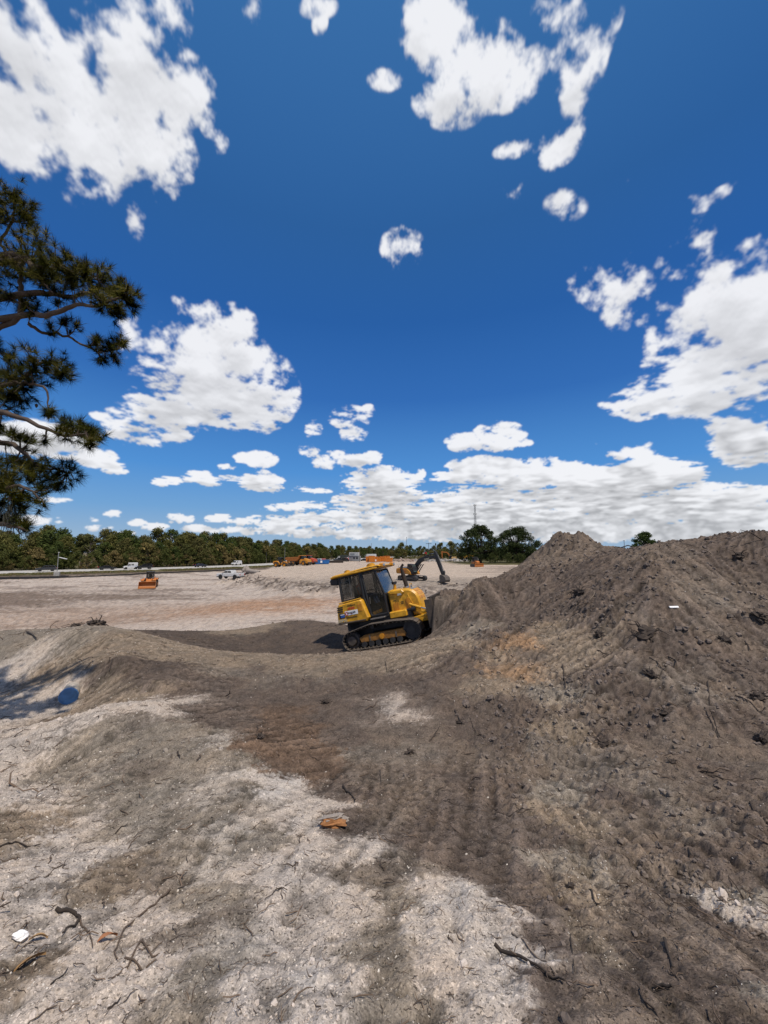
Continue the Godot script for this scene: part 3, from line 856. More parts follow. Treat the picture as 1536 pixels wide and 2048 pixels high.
	func disc_band(c: Vector3, axis: Vector3, r0: float, r1: float, seg: int) -> void:
		var side := axis.cross(Vector3.UP if absf(axis.y) < 0.9 else Vector3.RIGHT).normalized()
		var up := axis.cross(side)
		for k in seg:
			var a := TAU * k / seg
			var b := TAU * (k + 1) / seg
			var da := side * cos(a) + up * sin(a)
			var db := side * cos(b) + up * sin(b)
			if r1 < r0: quad(c + da * r0, c + da * r1, c + db * r1, c + db * r0)
			else: quad(c + da * r0, c + db * r0, c + db * r1, c + da * r1)

	func quadsheet(p: Array, t: float) -> Shape:
		var k: Vector3 = ((p[2] - p[0]) as Vector3).cross(p[1] - p[0]).normalized() * t * 0.5
		for i in range(1, p.size() - 1):
			tri(p[0] + k, p[i] + k, p[i + 1] + k)
			tri(p[0] - k, p[i + 1] - k, p[i] - k)
		for i in p.size():
			var j := (i + 1) % p.size()
			quad(p[i] + k, p[i] - k, p[j] - k, p[j] + k)
		return self

	func mesh() -> ArrayMesh:
		var arr := []
		arr.resize(Mesh.ARRAY_MAX)
		arr[Mesh.ARRAY_VERTEX] = v
		arr[Mesh.ARRAY_NORMAL] = n
		var m := ArrayMesh.new()
		m.add_surface_from_arrays(Mesh.PRIMITIVE_TRIANGLES, arr)
		return m

func part(parent: Node, called: String, s: Variant, mat: Material) -> MeshInstance3D:
	var o := MeshInstance3D.new()
	o.name = called
	o.mesh = s.mesh() if s is Shape else s
	o.material_override = mat
	parent.add_child(o, true)
	return o

func single(called: String, s: Variant, mat: Material, at: Vector3, label: String, category: String, group := "", turn := 0.0) -> MeshInstance3D:
	var o := MeshInstance3D.new()
	o.name = numbered(called)
	o.mesh = s.mesh() if s is Shape else s
	o.material_override = mat
	add_child(o)
	o.position = at
	o.rotation.y = turn
	tag(o, label, category, group)
	return o

func pl(a: Array) -> PackedVector2Array:
	var p := PackedVector2Array()
	for i in range(0, a.size(), 2): p.append(Vector2(a[i], a[i + 1]))
	return p

func paint(key: String, c: Color, rough := 0.5, metal := 0.0, dirty := true) -> StandardMaterial3D:
	if mats.has(key): return mats[key]
	var m := StandardMaterial3D.new()
	m.resource_name = key
	m.albedo_color = c
	m.roughness = rough
	m.metallic = metal
	if dirty:
		if not mats.has("grime"): mats.grime = grain_texture(0.012, 0.72, 1.0, 21, 256)
		m.albedo_texture = mats.grime
		m.uv1_triplanar = true
		m.uv1_scale = Vector3.ONE * 0.9
	mats[key] = m
	return m

func glass(key: String, c: Color, alpha: float) -> StandardMaterial3D:
	if mats.has(key): return mats[key]
	var m := StandardMaterial3D.new()
	m.albedo_color = Color(c.r, c.g, c.b, alpha)
	m.transparency = BaseMaterial3D.TRANSPARENCY_ALPHA
	m.roughness = 0.04
	m.metallic_specular = 0.5
	mats[key] = m
	return m

func make_paints() -> void:
	paint("yellow", lin(.84, .43, .028), .42)
	paint("amber", lin(.74, .31, .022), .45)
	paint("orange", lin(.62, .20, .03), .45)
	paint("rust_orange", lin(.45, .15, .025), .6)
	paint("barrier_orange", lin(.80, .25, .02), .55)
	paint("black", lin(.022, .022, .024), .5)
	paint("dark_grey", lin(.05, .05, .052), .6)
	paint("track_steel", lin(.15, .125, .105), .65, .25)
	paint("worn_steel", lin(.34, .31, .28), .42, .7)
	paint("muddy", lin(.11, .085, .068), .9)
	paint("rubber", lin(.03, .029, .028), .85)
	paint("tyre_dust", lin(.075, .06, .05), .9)
	paint("white", lin(.78, .78, .77), .35)
	paint("off_white", lin(.62, .62, .60), .5)
	paint("silver", lin(.55, .56, .58), .3, .8)
	paint("grey", lin(.30, .31, .32), .55)
	paint("blue", lin(.02, .17, .52), .4)
	paint("dull_blue", lin(.09, .26, .55), .5)
	paint("olive", lin(.20, .20, .02), .5)
	paint("red", lin(.55, .03, .025), .4)
	paint("car_black", lin(.02, .021, .024), .15)
	paint("car_grey", lin(.07, .075, .085), .2, .3)
	paint("car_blue", lin(.03, .04, .07), .2, .2)
	paint("concrete", lin(.40, .39, .37), .9)
	paint("wood", lin(.15, .105, .075), .9)
	paint("pole_wood", lin(.17, .135, .11), .9)
	paint("dark_wood", lin(.05, .037, .029), .95)
	paint("orange_wood", lin(.42, .19, .07), .9)
	paint("grey_bark", lin(.38, .33, .29), .95)
	paint("vest", lin(.75, .12, .025), .8, 0.0, false)
	paint("paper", lin(.8, .8, .8), .8, 0.0, false)
	paint("ink", lin(.015, .015, .018), .6, 0.0, false)
	paint("red_ink", lin(.5, .015, .02), .6, 0.0, false)
	paint("blue_ink", lin(.03, .10, .38), .6, 0.0, false)
	paint("cream_ink", lin(.62, .55, .38), .6, 0.0, false)
	glass("cab_glass", Color(.045, .085, .08), .42)
	glass("dark_glass", Color(.02, .03, .03), .55)

func words(parent: Node, text: String, height: float, at: Vector3, mat: Material, called := "lettering", turn := Basis.IDENTITY, width := 0.0) -> void:
	var t := TextMesh.new()
	var f := SystemFont.new()
	f.font_names = PackedStringArray(["Droid Sans"])
	f.font_weight = 700
	t.font = f
	t.text = text
	t.font_size = 48
	t.pixel_size = height / 36.0
	t.depth = 0.004
	t.curve_step = 2.0
	var o := part(parent, called, t, mat)
	var w := t.get_aabb().size.x
	o.transform = Transform3D(turn.scaled_local(Vector3(width / w if width > 0.0 and w > 0.0 else 1.0, 1, 1)), at)

# ------------------------------------------------------------------ crawler tracks, wheels
# a closed loop of shoes round an outline; every shoe is a piece of its own
func crawler_track(parent: Node3D, outline: PackedVector2Array, z: float, width: float, pitch: float, shoe: Material) -> void:
	var total := 0.0
	for i in outline.size(): total += outline[i].distance_to(outline[(i + 1) % outline.size()])
	var count := int(round(total / pitch))
	var step := total / count
	var s := Shape.new()
	s.box(Vector3(0, 0, 0), Vector3(step * 0.92, 0.028, width), 0.006)
	s.box(Vector3(step * 0.3, 0.035, 0), Vector3(0.02, 0.05, width * 0.98))
	var m := s.mesh()
	var seg := 0
	var left := 0.0
	var at := outline[0]
	for k in count:
		var want := step
		while true:
			var b := outline[(seg + 1) % outline.size()]
			var l := at.distance_to(b)
			if l >= want:
				var dir := (b - at).normalized()
				at += dir * want
				var o := part(parent, "track_shoe", m, shoe)
				o.position = Vector3(at.x, at.y, z)
				o.rotation.z = dir.angle()
				break
			want -= l
			at = b
			seg = (seg + 1) % outline.size()

func arc(c: Vector2, r: float, a0: float, a1: float, n: int) -> PackedVector2Array:
	var p := PackedVector2Array()
	for i in n + 1:
		var a := deg_to_rad(lerpf(a0, a1, float(i) / n))
		p.append(c + Vector2(cos(a), sin(a)) * r)
	return p

func wheel(parent: Node3D, c: Vector3, r: float, w: float, rim: Material, tyre: Material, lugs := true, side := 1.0) -> void:
	var t := part(parent, "wheel", Shape.new().turned(Vector3(0, 0, -w * 0.5), Vector3.BACK, [Vector2(0, r * .55), Vector2(0, r * .86), Vector2(w * .14, r * .98), Vector2(w * .86, r * .98), Vector2(w, r * .86), Vector2(w, r * .55)], 22), tyre)
	t.position = c
	part(t, "rim", Shape.new().turned(Vector3(0, 0, w * (0.5 if side > 0 else -0.5) - side * 0.05), Vector3.BACK * side, [Vector2(0, 0.0), Vector2(0, r * .22), Vector2(.03, r * .25), Vector2(-.04, r * .40), Vector2(.04, r * .57)], 16), rim)
	if lugs:
		var s := Shape.new()
		for k in 20:
			s.xf = Transform3D(Basis(Vector3.BACK, TAU * k / 20.0), Vector3.ZERO)
			s.box(Vector3(0, r * .985, (0.22 if k % 2 else -0.22) * w), Vector3(r * .09, r * .06, w * .5))
		part(t, "tread", s, tyre)

# ------------------------------------------------------------------ the bulldozer on the haul road
func build_bulldozer() -> void:
	var root := thing("bulldozer", Vector3(.35, -3.50, -16.0), 0.0, "yellow crawler bulldozer climbing the haul road with its blade against the dirt pile", "bulldozer")
	root.basis = Basis(Vector3.UP, deg_to_rad(-20.0)) * Basis(Vector3.BACK, deg_to_rad(12.5))
	var Y: Material = mats.yellow
	var K: Material = mats.black
	var outline := PackedVector2Array()
	outline.append_array(arc(Vector2(-1.22, .37), .34, 100, 262, 10))
	outline.append_array(pl([-.9, .03, 0, .02, .95, .03]))
	outline.append_array(arc(Vector2(1.24, .42), .38, 280, 440, 10))
	outline.append_array(pl([.6, .86, -.35, .88, -.8, .80]))
	for sd in [1.0, -1.0]:
		var z: float = 0.98 * sd
		crawler_track(root, outline, z, .56, .165, mats.track_steel)
		var fr := part(root, "track_frame", Shape.new().prism(pl([-.85, .24, .95, .24, 1.0, .34, .9, .52, -.7, .50, -.9, .42]), z - .16, z + .16, .03), paint("dusty_amber", lin(.40, .185, .04), .7))
		for gx in [-.45, .62]: part(fr, "guard_plate", Shape.new().box(Vector3(gx, .37, z + sd * .165), Vector3(.05, .22, .02)), mats.worn_steel)
		part(fr, "pivot_cap", Shape.new().turned(Vector3(.05, .38, z + sd * .16), Vector3.BACK * sd, [Vector2(0, .1), Vector2(.04, .1), Vector2(.04, 0)], 14), mats.amber)
		for k in 6:
			part(root, "track_roller", Shape.new().turned(Vector3(-.72 + k * .29, .17, z - .18), Vector3.BACK, [Vector2(0, 0), Vector2(0, .11), Vector2(.1, .11), Vector2(.12, .08), Vector2(.24, .08), Vector2(.26, .11), Vector2(.36, .11), Vector2(.36, 0)], 12), mats.dark_grey)
		part(root, "carrier_roller", Shape.new().turned(Vector3(-.3, .76, z - .12), Vector3.BACK, [Vector2(0, 0), Vector2(0, .08), Vector2(.24, .08), Vector2(.24, 0)], 12), mats.dark_grey)
		var sp := Shape.new().turned(Vector3(-1.22, .37, z - .12), Vector3.BACK * 1.0, [Vector2(0, 0), Vector2(0, .29), Vector2(.2, .29), Vector2(.2, .22), Vector2(.26, .2), Vector2(.30, .17), Vector2(.30, 0)], 20)
		for k in 13:
			var g := TAU * k / 13.0
			sp.xf = Transform3D(Basis(Vector3.BACK, g), Vector3(-1.22, .37, z))
			sp.box(Vector3(.30, 0, 0), Vector3(.07, .07, .06), .015)
		part(root, "sprocket", sp, mats.track_steel)
		part(root, "idler_wheel", Shape.new().turned(Vector3(1.24, .42, z - .1), Vector3.BACK, [Vector2(0, 0), Vector2(0, .12), Vector2(.03, .12), Vector2(.03, .26), Vector2(0, .26), Vector2(0, .34), Vector2(.2, .34), Vector2(.2, .26), Vector2(.17, .26), Vector2(.17, .12), Vector2(.2, .12), Vector2(.2, 0)], 20), mats.dark_grey)
	# chassis
	part(root, "chassis", Shape.new().box(Vector3(-.1, .82, 0), Vector3(2.7, .62, 1.3), .05).box(Vector3(-1.25, .75, 0), Vector3(.6, .5, 1.36), .04), mats.dark_grey)
	# rear body with fuel tank
	var tank := part(root, "rear_body", Shape.new().prism(pl([-1.78, 1.08, -.52, 1.0, -.42, 1.12, -.58, 1.80, -.66, 1.86, -1.62, 1.80, -1.70, 1.70]), -.98, .98, .05), Y)
	for k in 3: part(tank, "louvre", Shape.new().box(Vector3(-1.56 - .01 * k, 1.68 - .08 * k, .985), Vector3(.25, .045, .02)), K)
	part(tank, "access_panel", Shape.new().box(Vector3(-.70, 1.55, .985), Vector3(.20, .28, .012), .01), mats.amber)
	part(tank, "lower_skirt", Shape.new().box(Vector3(-1.15, 1.06, 0), Vector3(1.22, .07, 1.985), .02), mats.muddy)
	part(tank, "top_rail", Shape.new().rod(Vector3(-1.6, 1.84, .93), Vector3(-.62, 1.89, .93), .025, 8), Y)
	var sticker := part(root, "company_sticker", Shape.new().box(Vector3(-1.10, 1.42, .985), Vector3(.56, .17, .008)), mats.paper)
	words(sticker, "O", .15, Vector3(-1.31, 1.40, .992), mats.red_ink)
	words(sticker, "megah", .085, Vector3(-1.10, 1.425, .992), mats.ink)
	part(sticker, "red_mark", Shape.new().prism(pl([-1.14, 1.39, -1.06, 1.39, -1.10, 1.345]), .989, .992), mats.red_ink)
	words(tank, "69309", .085, Vector3(-1.08, 1.585, .988), mats.red_ink)
	words(tank, "intelligent", .055, Vector3(-1.06, 1.705, .988), mats.ink)
	words(tank, "innovative", .075, Vector3(-1.12, 1.255, .988), mats.ink)
	var badge := part(root, "blue_badge", Shape.new().box(Vector3(-1.53, 1.35, .985), Vector3(.24, .18, .008)), mats.ink)
	part(badge, "badge_picture", Shape.new().box(Vector3(-1.50, 1.345, .991), Vector3(.17, .12, .004)), mats.blue_ink)
	part(badge, "badge_band", Shape.new().box(Vector3(-1.50, 1.395, .994), Vector3(.17, .03, .003)), mats.paper)
	words(tank, "39PXi", .12, Vector3(-1.55, 1.165, .988), mats.cream_ink)
	# cab
	var cab := part(root, "cab", Shape.new().box(Vector3(-.95, 1.86, 0), Vector3(1.15, .12, 1.46), .02).box(Vector3(-.04, 1.06, 0), Vector3(.72, .14, 1.42), .02).box(Vector3(-.95, 1.1, 0), Vector3(1.0, 1.4, 1.36), .03), K)
	for sd in [1.0, -1.0]:
		var z: float = .72 * sd
		for q in [[Vector3(-1.52, 1.85, z), Vector3(-1.50, 2.86, z), .055], [Vector3(-.56, 1.85, z), Vector3(-.56, 2.88, z), .06], [Vector3(-.38, 1.12, z), Vector3(-.50, 2.86, z), .045], [Vector3(.30, 1.12, z * .96), Vector3(.30, 1.9, z * .96), .04], [Vector3(.30, 1.9, z * .96), Vector3(.10, 2.86, z), .045], [Vector3(-1.5, 2.84, z), Vector3(.1, 2.84, z), .05], [Vector3(-.38, 1.13, z), Vector3(.3, 1.13, z * .96), .04], [Vector3(-.56, 1.88, z), Vector3(-.38, 1.15, z), .05]]:
			part(cab, "pillar", Shape.new().tube([q[0], q[1]], [q[2], q[2]], 6), K)
		part(cab, "slider_bar", Shape.new().rod(Vector3(-1.08, 1.92, z), Vector3(-1.06, 2.82, z), .012, 6), mats.worn_steel)
		part(cab, "side_window", Shape.new().quadsheet([Vector3(-1.49, 1.92, z), Vector3(-.59, 1.92, z), Vector3(-.59, 2.80, z), Vector3(-1.47, 2.80, z)], .012), mats.cab_glass)
		var door := part(root, "cab_door", Shape.new().quadsheet([Vector3(-.36, 1.17, z), Vector3(.28, 1.17, z * .97), Vector3(.28, 1.9, z * .97), Vector3(.08, 2.80, z), Vector3(-.47, 2.80, z)], .012), mats.cab_glass)
		part(door, "handle", Shape.new().rod(Vector3(-.33, 1.6, z + sd * .04), Vector3(-.30, 1.85, z + sd * .04), .014, 6), mats.worn_steel)
	part(cab, "windscreen", Shape.new().quadsheet([Vector3(.33, 1.9, -.66), Vector3(.33, 1.9, .66), Vector3(.12, 2.80, .68), Vector3(.12, 2.80, -.68)], .012), mats.cab_glass)
	part(cab, "rear_window", Shape.new().quadsheet([Vector3(-1.54, 1.95, -.66), Vector3(-1.54, 1.95, .66), Vector3(-1.52, 2.80, .68), Vector3(-1.52, 2.80, -.68)], .012), mats.cab_glass)
	part(cab, "dashboard", Shape.new().prism(pl([.02, 1.1, .28, 1.1, .28, 1.86, .1, 1.84]), -.6, .6, .03), K)
	var seat := part(root, "seat", Shape.new().box(Vector3(-.88, 1.70, 0), Vector3(.5, .16, .52), .05).box(Vector3(-1.14, 2.08, 0), Vector3(.14, .72, .5), .05), mats.dark_grey)
	for sd in [1.0, -1.0]: part(seat, "armrest", Shape.new().box(Vector3(-.85, 1.98, .33 * sd), Vector3(.42, .06, .09), .02), K)
	# roof
	var roof := part(root, "roof", Shape.new().prism(pl([-1.86, 2.86, .36, 2.90, .44, 2.98, .30, 3.04, -.2, 3.05, -1.70, 2.98, -1.88, 2.92]), -.80, .80, .04), Y)
	part(roof, "roof_rib", Shape.new().box(Vector3(-.75, 2.93, .81), Vector3(2.0, .07, .04), .015), Y)
	part(roof, "antenna_cover", Shape.new().turned(Vector3(-.22, 3.04, 0.2), Vector3.UP, [Vector2(0, .19), Vector2(.09, .18), Vector2(.14, .11), Vector2(.15, 0)], 14), Y)
	part(roof, "antenna_cover", Shape.new().turned(Vector3(-1.28, 2.99, .3), Vector3.UP, [Vector2(0, .13), Vector2(.09, .12), Vector2(.12, .06), Vector2(.13, 0)], 12), Y)
	for sd in [1.0, -1.0]:
		var lamp := part(root, "work_lamp", Shape.new().box(Vector3(.42, 2.99, .62 * sd), Vector3(.16, .16, .26), .03), mats.amber)
		part(lamp, "lens", Shape.new().turned(Vector3(.50, 2.99, .56 * sd), Vector3.RIGHT, [Vector2(0, 0.055), Vector2(.02, .05), Vector2(.02, 0)], 10).turned(Vector3(.50, 2.99, .68 * sd), Vector3.RIGHT, [Vector2(0, 0.055), Vector2(.02, .05), Vector2(.02, 0)], 10), mats.silver)
	part(root, "air_conditioner", Shape.new().prism(pl([-1.92, 2.62, -1.58, 2.56, -1.55, 2.85, -1.86, 2.87, -1.95, 2.8]), -.62, .74, .04), K)
	# engine hood
	var prof := PackedVector2Array(pl([.36, .98, .36, 1.90, .50, 1.96, 1.05, 1.90]))
	prof.append_array(arc(Vector2(1.10, 1.40), .50, 85, 5, 8))
	prof.append_array(pl([1.66, 1.0, 1.60, .80]))
	var hood := part(root, "engine_hood", Shape.new().prism(prof, -.50, .50, .07), Y)
	part(hood, "hood_ledge", Shape.new().prism(pl([.44, 1.80, .98, 1.72, 1.06, 1.80, .98, 1.90, .5, 1.93]), .46, .56, .03), Y)
	part(hood, "number_plate", Shape.new().box(Vector3(.86, 1.735, .565), Vector3(.16, .08, .01)), mats.off_white)
	part(hood, "side_panel", Shape.new().box(Vector3(.62, 1.28, .503), Vector3(.22, .32, .014), .008), mats.amber)
	part(hood, "side_panel", Shape.new().prism(pl([1.02, 1.05, 1.30, 1.05, 1.30, 1.42, 1.14, 1.56, 1.02, 1.50]), .495, .508), mats.amber)
	for q in [[.60, 1.53], [.90, 1.44], [.90, 1.38]]: part(hood, "vent_slot", Shape.new().box(Vector3(q[0], q[1], .503), Vector3(.11, .025, .014)), K)
	part(hood, "grab_rail", Shape.new().tube([Vector3(1.20, 1.68, .5), Vector3(1.20, 1.68, .58), Vector3(1.32, 1.32, .58), Vector3(1.32, 1.32, .5)], [.016, .016, .016, .016], 6), Y)
	part(hood, "grab_rail", Shape.new().tube([Vector3(1.2, 1.88, .1), Vector3(1.22, 2.04, .1), Vector3(1.22, 2.04, -.2), Vector3(1.2, 1.88, -.2)], [.015, .015, .015, .015], 6), Y)
	for k in 4:
		var g := deg_to_rad(66.0 - k * 19.0)
		var s := Shape.new()
		s.xf = Transform3D(Basis(Vector3.BACK, g), Vector3(1.10, 1.40, 0))
		s.box(Vector3(.502, 0, 0), Vector3(.014, .11, .74))
		part(hood, "grille_slat", s, mats.grey if k == 0 else mats.amber)
	part(root, "exhaust_stack", Shape.new().tube([Vector3(1.02, 1.88, -.12), Vector3(1.00, 2.10, -.12), Vector3(.97, 2.45, -.12), Vector3(.95, 2.68, -.12), Vector3(.99, 2.80, -.12), Vector3(1.06, 2.86, -.12)], [.085, .085, .085, .06, .052, .05], 12), mats.dark_wood)
	part(root, "muffler_base", Shape.new().turned(Vector3(1.04, 1.90, -.12), Vector3.UP, [Vector2(0, .2), Vector2(.05, .19), Vector2(.07, .1), Vector2(.07, 0)], 14), mats.silver)
	var pre := part(root, "air_precleaner", Shape.new().tube([Vector3(.56, 1.92, .12), Vector3(.60, 2.06, .12), Vector3(.60, 2.14, .12)], [.07, .06, .05], 10), Y)
	part(pre, "cap", Shape.new().turned(Vector3(.60, 2.14, .12), Vector3.UP, [Vector2(0, .06), Vector2(.02, .1), Vector2(.09, .115), Vector2(.11, .09), Vector2(.11, 0)], 12), K)
	part(root, "step_box", Shape.new().box(Vector3(.72, 1.02, .62), Vector3(.70, .24, .30), .03), Y)
	part(root, "step_plate", Shape.new().box(Vector3(-.1, 1.02, .80), Vector3(.62, .05, .22), .01), mats.worn_steel)
	part(root, "hydraulic_valve", Shape.new().turned(Vector3(1.05, 1.10, .62), Vector3.RIGHT, [Vector2(0, 0), Vector2(0, .05), Vector2(.2, .05), Vector2(.2, .10), Vector2(.36, .09), Vector2(.36, 0)], 10), K)
	# push frame and blade
	for sd in [1.0, -1.0]:
		part(root, "push_arm", Shape.new().prism(pl([.85, .55, 1.9, .60, 2.10, .72, 2.10, .92, 1.75, .86, .85, .75]), .56 * sd - .07, .56 * sd + .07, .02), Y)
		var lift := part(root, "lift_cylinder", Shape.new().rod(Vector3(1.20, 1.30, .60 * sd), Vector3(1.62, 1.10, .60 * sd), .055, 10), Y)
		part(lift, "ram", Shape.new().rod(Vector3(1.62, 1.10, .60 * sd), Vector3(2.06, .92, .60 * sd), .03, 8), mats.silver)
		part(root, "blade_strut", Shape.new().box(Vector3(1.95, .98, .95 * sd), Vector3(.50, .09, .09), .02).box(Vector3(1.86, .82, .80 * sd), Vector3(.5, .08, .10), .02), Y)
	part(root, "c_frame_head", Shape.new().box(Vector3(2.0, .80, 0), Vector3(.24, .26, 1.3), .04), Y)
	var bl := PackedVector2Array()
	for i in 9:
		var t := i / 8.0
		bl.append(Vector2(2.36 - .20 * sin(PI * (0.15 + .75 * t)), .42 + 1.02 * t))
	for i in range(8, -1, -1): bl.append(bl[i] - Vector2(.045, 0))
	var blade := part(root, "blade", Shape.new().prism(bl, -1.56, 1.56, .01), mats.muddy)
	part(blade, "cutting_edge", Shape.new().box(Vector3(2.30, .40, 0), Vector3(.05, .16, 3.16), .01), mats.worn_steel)
	part(blade, "end_plate", Shape.new().box(Vector3(2.2, .93, 1.57), Vector3(.28, .98, .03), .01).box(Vector3(2.2, .93, -1.57), Vector3(.28, .98, .03), .01), mats.muddy)
	part(blade, "top_lip", Shape.new().box(Vector3(2.24, 1.46, 0), Vector3(.12, .05, 3.12), .012), mats.dark_wood)
	part(blade, "back_rib", Shape.new().box(Vector3(2.08, 1.14, 0), Vector3(.10, .12, 2.9), .02).box(Vector3(2.08, .66, 0), Vector3(.10, .12, 2.9), .02), Y)
	part(root, "rear_hitch", Shape.new().box(Vector3(-1.62, .62, 0), Vector3(.22, .28, .5), .03), K)
	build_operator(root)

# ------------------------------------------------------------------ a person as one continuous skin
# bones: [from, to, radius, radius, colour]; the smooth union of tapered capsules, meshed as surface nets
func body_mesh(bones: Array, cell: float, blend: float) -> ArrayMesh:
	var lo := Vector3.ONE * 1e9
	var hi := -lo
	for b in bones:
		var r: float = maxf(b[2], b[3]) + blend + cell * 2.0
		for k in 2:
			lo = lo.min(b[k] - Vector3.ONE * r)
			hi = hi.max(b[k] + Vector3.ONE * r)
	var nx := int((hi.x - lo.x) / cell) + 2
	var ny := int((hi.y - lo.y) / cell) + 2
	var nz := int((hi.z - lo.z) / cell) + 2
	var f := PackedFloat32Array()
	f.resize(nx * ny * nz)
	f.fill(1e3)
	var near := PackedInt32Array()
	near.resize(f.size())
	for bi in bones.size():
		var a: Vector3 = bones[bi][0]
		var b: Vector3 = bones[bi][1]
		var ra: float = bones[bi][2]
		var rb: float = bones[bi][3]
		var r := maxf(ra, rb) + blend + cell * 2.0
		var p0 := ((a.min(b) - Vector3.ONE * r - lo) / cell).floor()
		var p1 := ((a.max(b) + Vector3.ONE * r - lo) / cell).ceil()
		var ab := b - a
		var l2 := maxf(ab.length_squared(), 1e-9)
		for z in range(maxi(0, int(p0.z)), mini(nz, int(p1.z) + 1)):
			for y in range(maxi(0, int(p0.y)), mini(ny, int(p1.y) + 1)):
				for x in range(maxi(0, int(p0.x)), mini(nx, int(p1.x) + 1)):
					var p := lo + Vector3(x, y, z) * cell
					var t := clampf((p - a).dot(ab) / l2, 0.0, 1.0)
					var d := p.distance_to(a + ab * t) - lerpf(ra, rb, t)
					var i := (z * ny + y) * nx + x
					var o := f[i]
					if d < o: near[i] = bi
					var h := clampf(0.5 + 0.5 * (o - d) / blend, 0.0, 1.0)
					f[i] = lerpf(o, d, h) - blend * h * (1.0 - h) if o < 900.0 else d
	var ids := PackedInt32Array()
	ids.resize(f.size())
	ids.fill(-1)
	var v := PackedVector3Array()
	var c := PackedColorArray()
	for z in nz - 1:
		for y in ny - 1:
			for x in nx - 1:
				var i := (z * ny + y) * nx + x
				var s := Vector3.ZERO
				var k := 0
				var g := [f[i], f[i + 1], f[i + nx], f[i + nx + 1], f[i + nx * ny], f[i + nx * ny + 1], f[i + nx * ny + nx], f[i + nx * ny + nx + 1]]
				for e in [[0, 1], [2, 3], [4, 5], [6, 7], [0, 2], [1, 3], [4, 6], [5, 7], [0, 4], [1, 5], [2, 6], [3, 7]]:
					var q0: float = g[e[0]]
					var q1: float = g[e[1]]
					if (q0 < 0.0) != (q1 < 0.0):
						var t := q0 / (q0 - q1)
						var c0 := Vector3(e[0] & 1, (e[0] >> 1) & 1, e[0] >> 2)
						var c1 := Vector3(e[1] & 1, (e[1] >> 1) & 1, e[1] >> 2)
						s += c0.lerp(c1, t)
						k += 1
				if k:
					ids[i] = v.size()
					v.append(lo + (Vector3(x, y, z) + s / k) * cell)
					c.append(bones[near[i]][4])
	var st := SurfaceTool.new()
	st.begin(Mesh.PRIMITIVE_TRIANGLES)
	st.set_smooth_group(0)
	for i in v.size():
		st.set_color(c[i])
		st.add_vertex(v[i])
	for z in range(1, nz - 1):
		for y in range(1, ny - 1):
			for x in range(1, nx - 1):
				var i := (z * ny + y) * nx + x
				for ax in 3:
					var st1: int = [1, nx, nx * ny][ax]
					if (f[i] < 0.0) == (f[i + st1] < 0.0): continue
					var u: int = [nx, nx * ny, 1][ax]
					var w: int = [nx * ny, 1, nx][ax]
					var q := [ids[i - u - w], ids[i - w], ids[i], ids[i - u]]
					if q.min() < 0: continue
					if f[i] < 0.0: q.reverse()
					for t in [0, 1, 2, 0, 2, 3]: st.add_index(q[t])
	st.generate_normals()
	return st.commit()

func build_operator(dozer: Node3D) -> void:
	var skin := Color(.30, .17, .11)
	var vest := Color(.75, .10, .02)
	var shirt := Color(.16, .17, .19)
	var jeans := Color(.06, .10, .20)
	var boot := Color(.05, .035, .025)
	var hat := Color(.60, .60, .58)
	var hip := Vector3(-.92, 1.86, 0)
	var chest := Vector3(-.98, 2.26, 0)
	var b := [[hip, chest, .15, .17, vest], [chest, chest + Vector3(0, .12, 0), .17, .10, vest], [chest + Vector3(0, .14, 0), chest + Vector3(.03, .26, 0), .055, .055, skin]]
	var head := chest + Vector3(.05, .36, 0)
	b.append([head + Vector3(0, -.04, 0), head + Vector3(.01, .05, 0), .085, .095, skin])
	b.append([head + Vector3(.09, -.01, 0), head + Vector3(.105, -.03, 0), .016, .02, skin])
	b.append([head + Vector3(.06, -.09, 0), head + Vector3(.075, -.085, 0), .035, .03, skin])
	b.append([head + Vector3(-.01, .09, 0), head + Vector3(.02, .09, 0), .10, .105, hat])
	b.append([head + Vector3(.08, .075, 0), head + Vector3(.14, .07, 0), .03, .02, hat])
	for s in [1.0, -1.0]:
		var sh := chest + Vector3(0, .10, .19 * s)
		var el := sh + Vector3(.10, -.27, .06 * s)
		var wr := el + Vector3(.25, .03, -.04 * s)
		b.append([chest + Vector3(0, .08, .05 * s), sh, .11, .075, vest])
		b.append([sh, el, .062, .048, shirt])
		b.append([el, wr, .046, .032, skin])
		b.append([wr, wr + Vector3(.07, .0, 0), .034, .036, skin])
		for k in 4:
			var q := wr + Vector3(.095, .012, (-.03 + .02 * k))
			b.append([q, q + Vector3(.035, -.012, 0), .011, .010, skin])
			b.append([q + Vector3(.035, -.012, 0), q + Vector3(.03, -.04, 0), .010, .009, skin])
		b.append([wr + Vector3(.03, -.005, -.035 * s), wr + Vector3(.075, -.02, -.055 * s), .012, .010, skin])
		b.append([head + Vector3(-.005, 0, .09 * s), head + Vector3(0, -.02, .095 * s), .02, .016, skin])
		var kn := hip + Vector3(.46, .06, .14 * s)
		var an := kn + Vector3(.16, -.40, .0)
		b.append([hip + Vector3(.02, -.01, .08 * s), kn, .105, .075, jeans])
		b.append([kn, an, .07, .05, jeans])
		b.append([an, an + Vector3(.16, -.04, 0), .055, .045, boot])
	var m := StandardMaterial3D.new()
	m.vertex_color_use_as_albedo = true
	m.roughness = 0.85
	var o := single("person", body_mesh(b, 0.02, 0.03), m, Vector3.ZERO, "person in an orange safety vest and jeans sitting at the bulldozer controls", "person")
	o.transform = dozer.transform

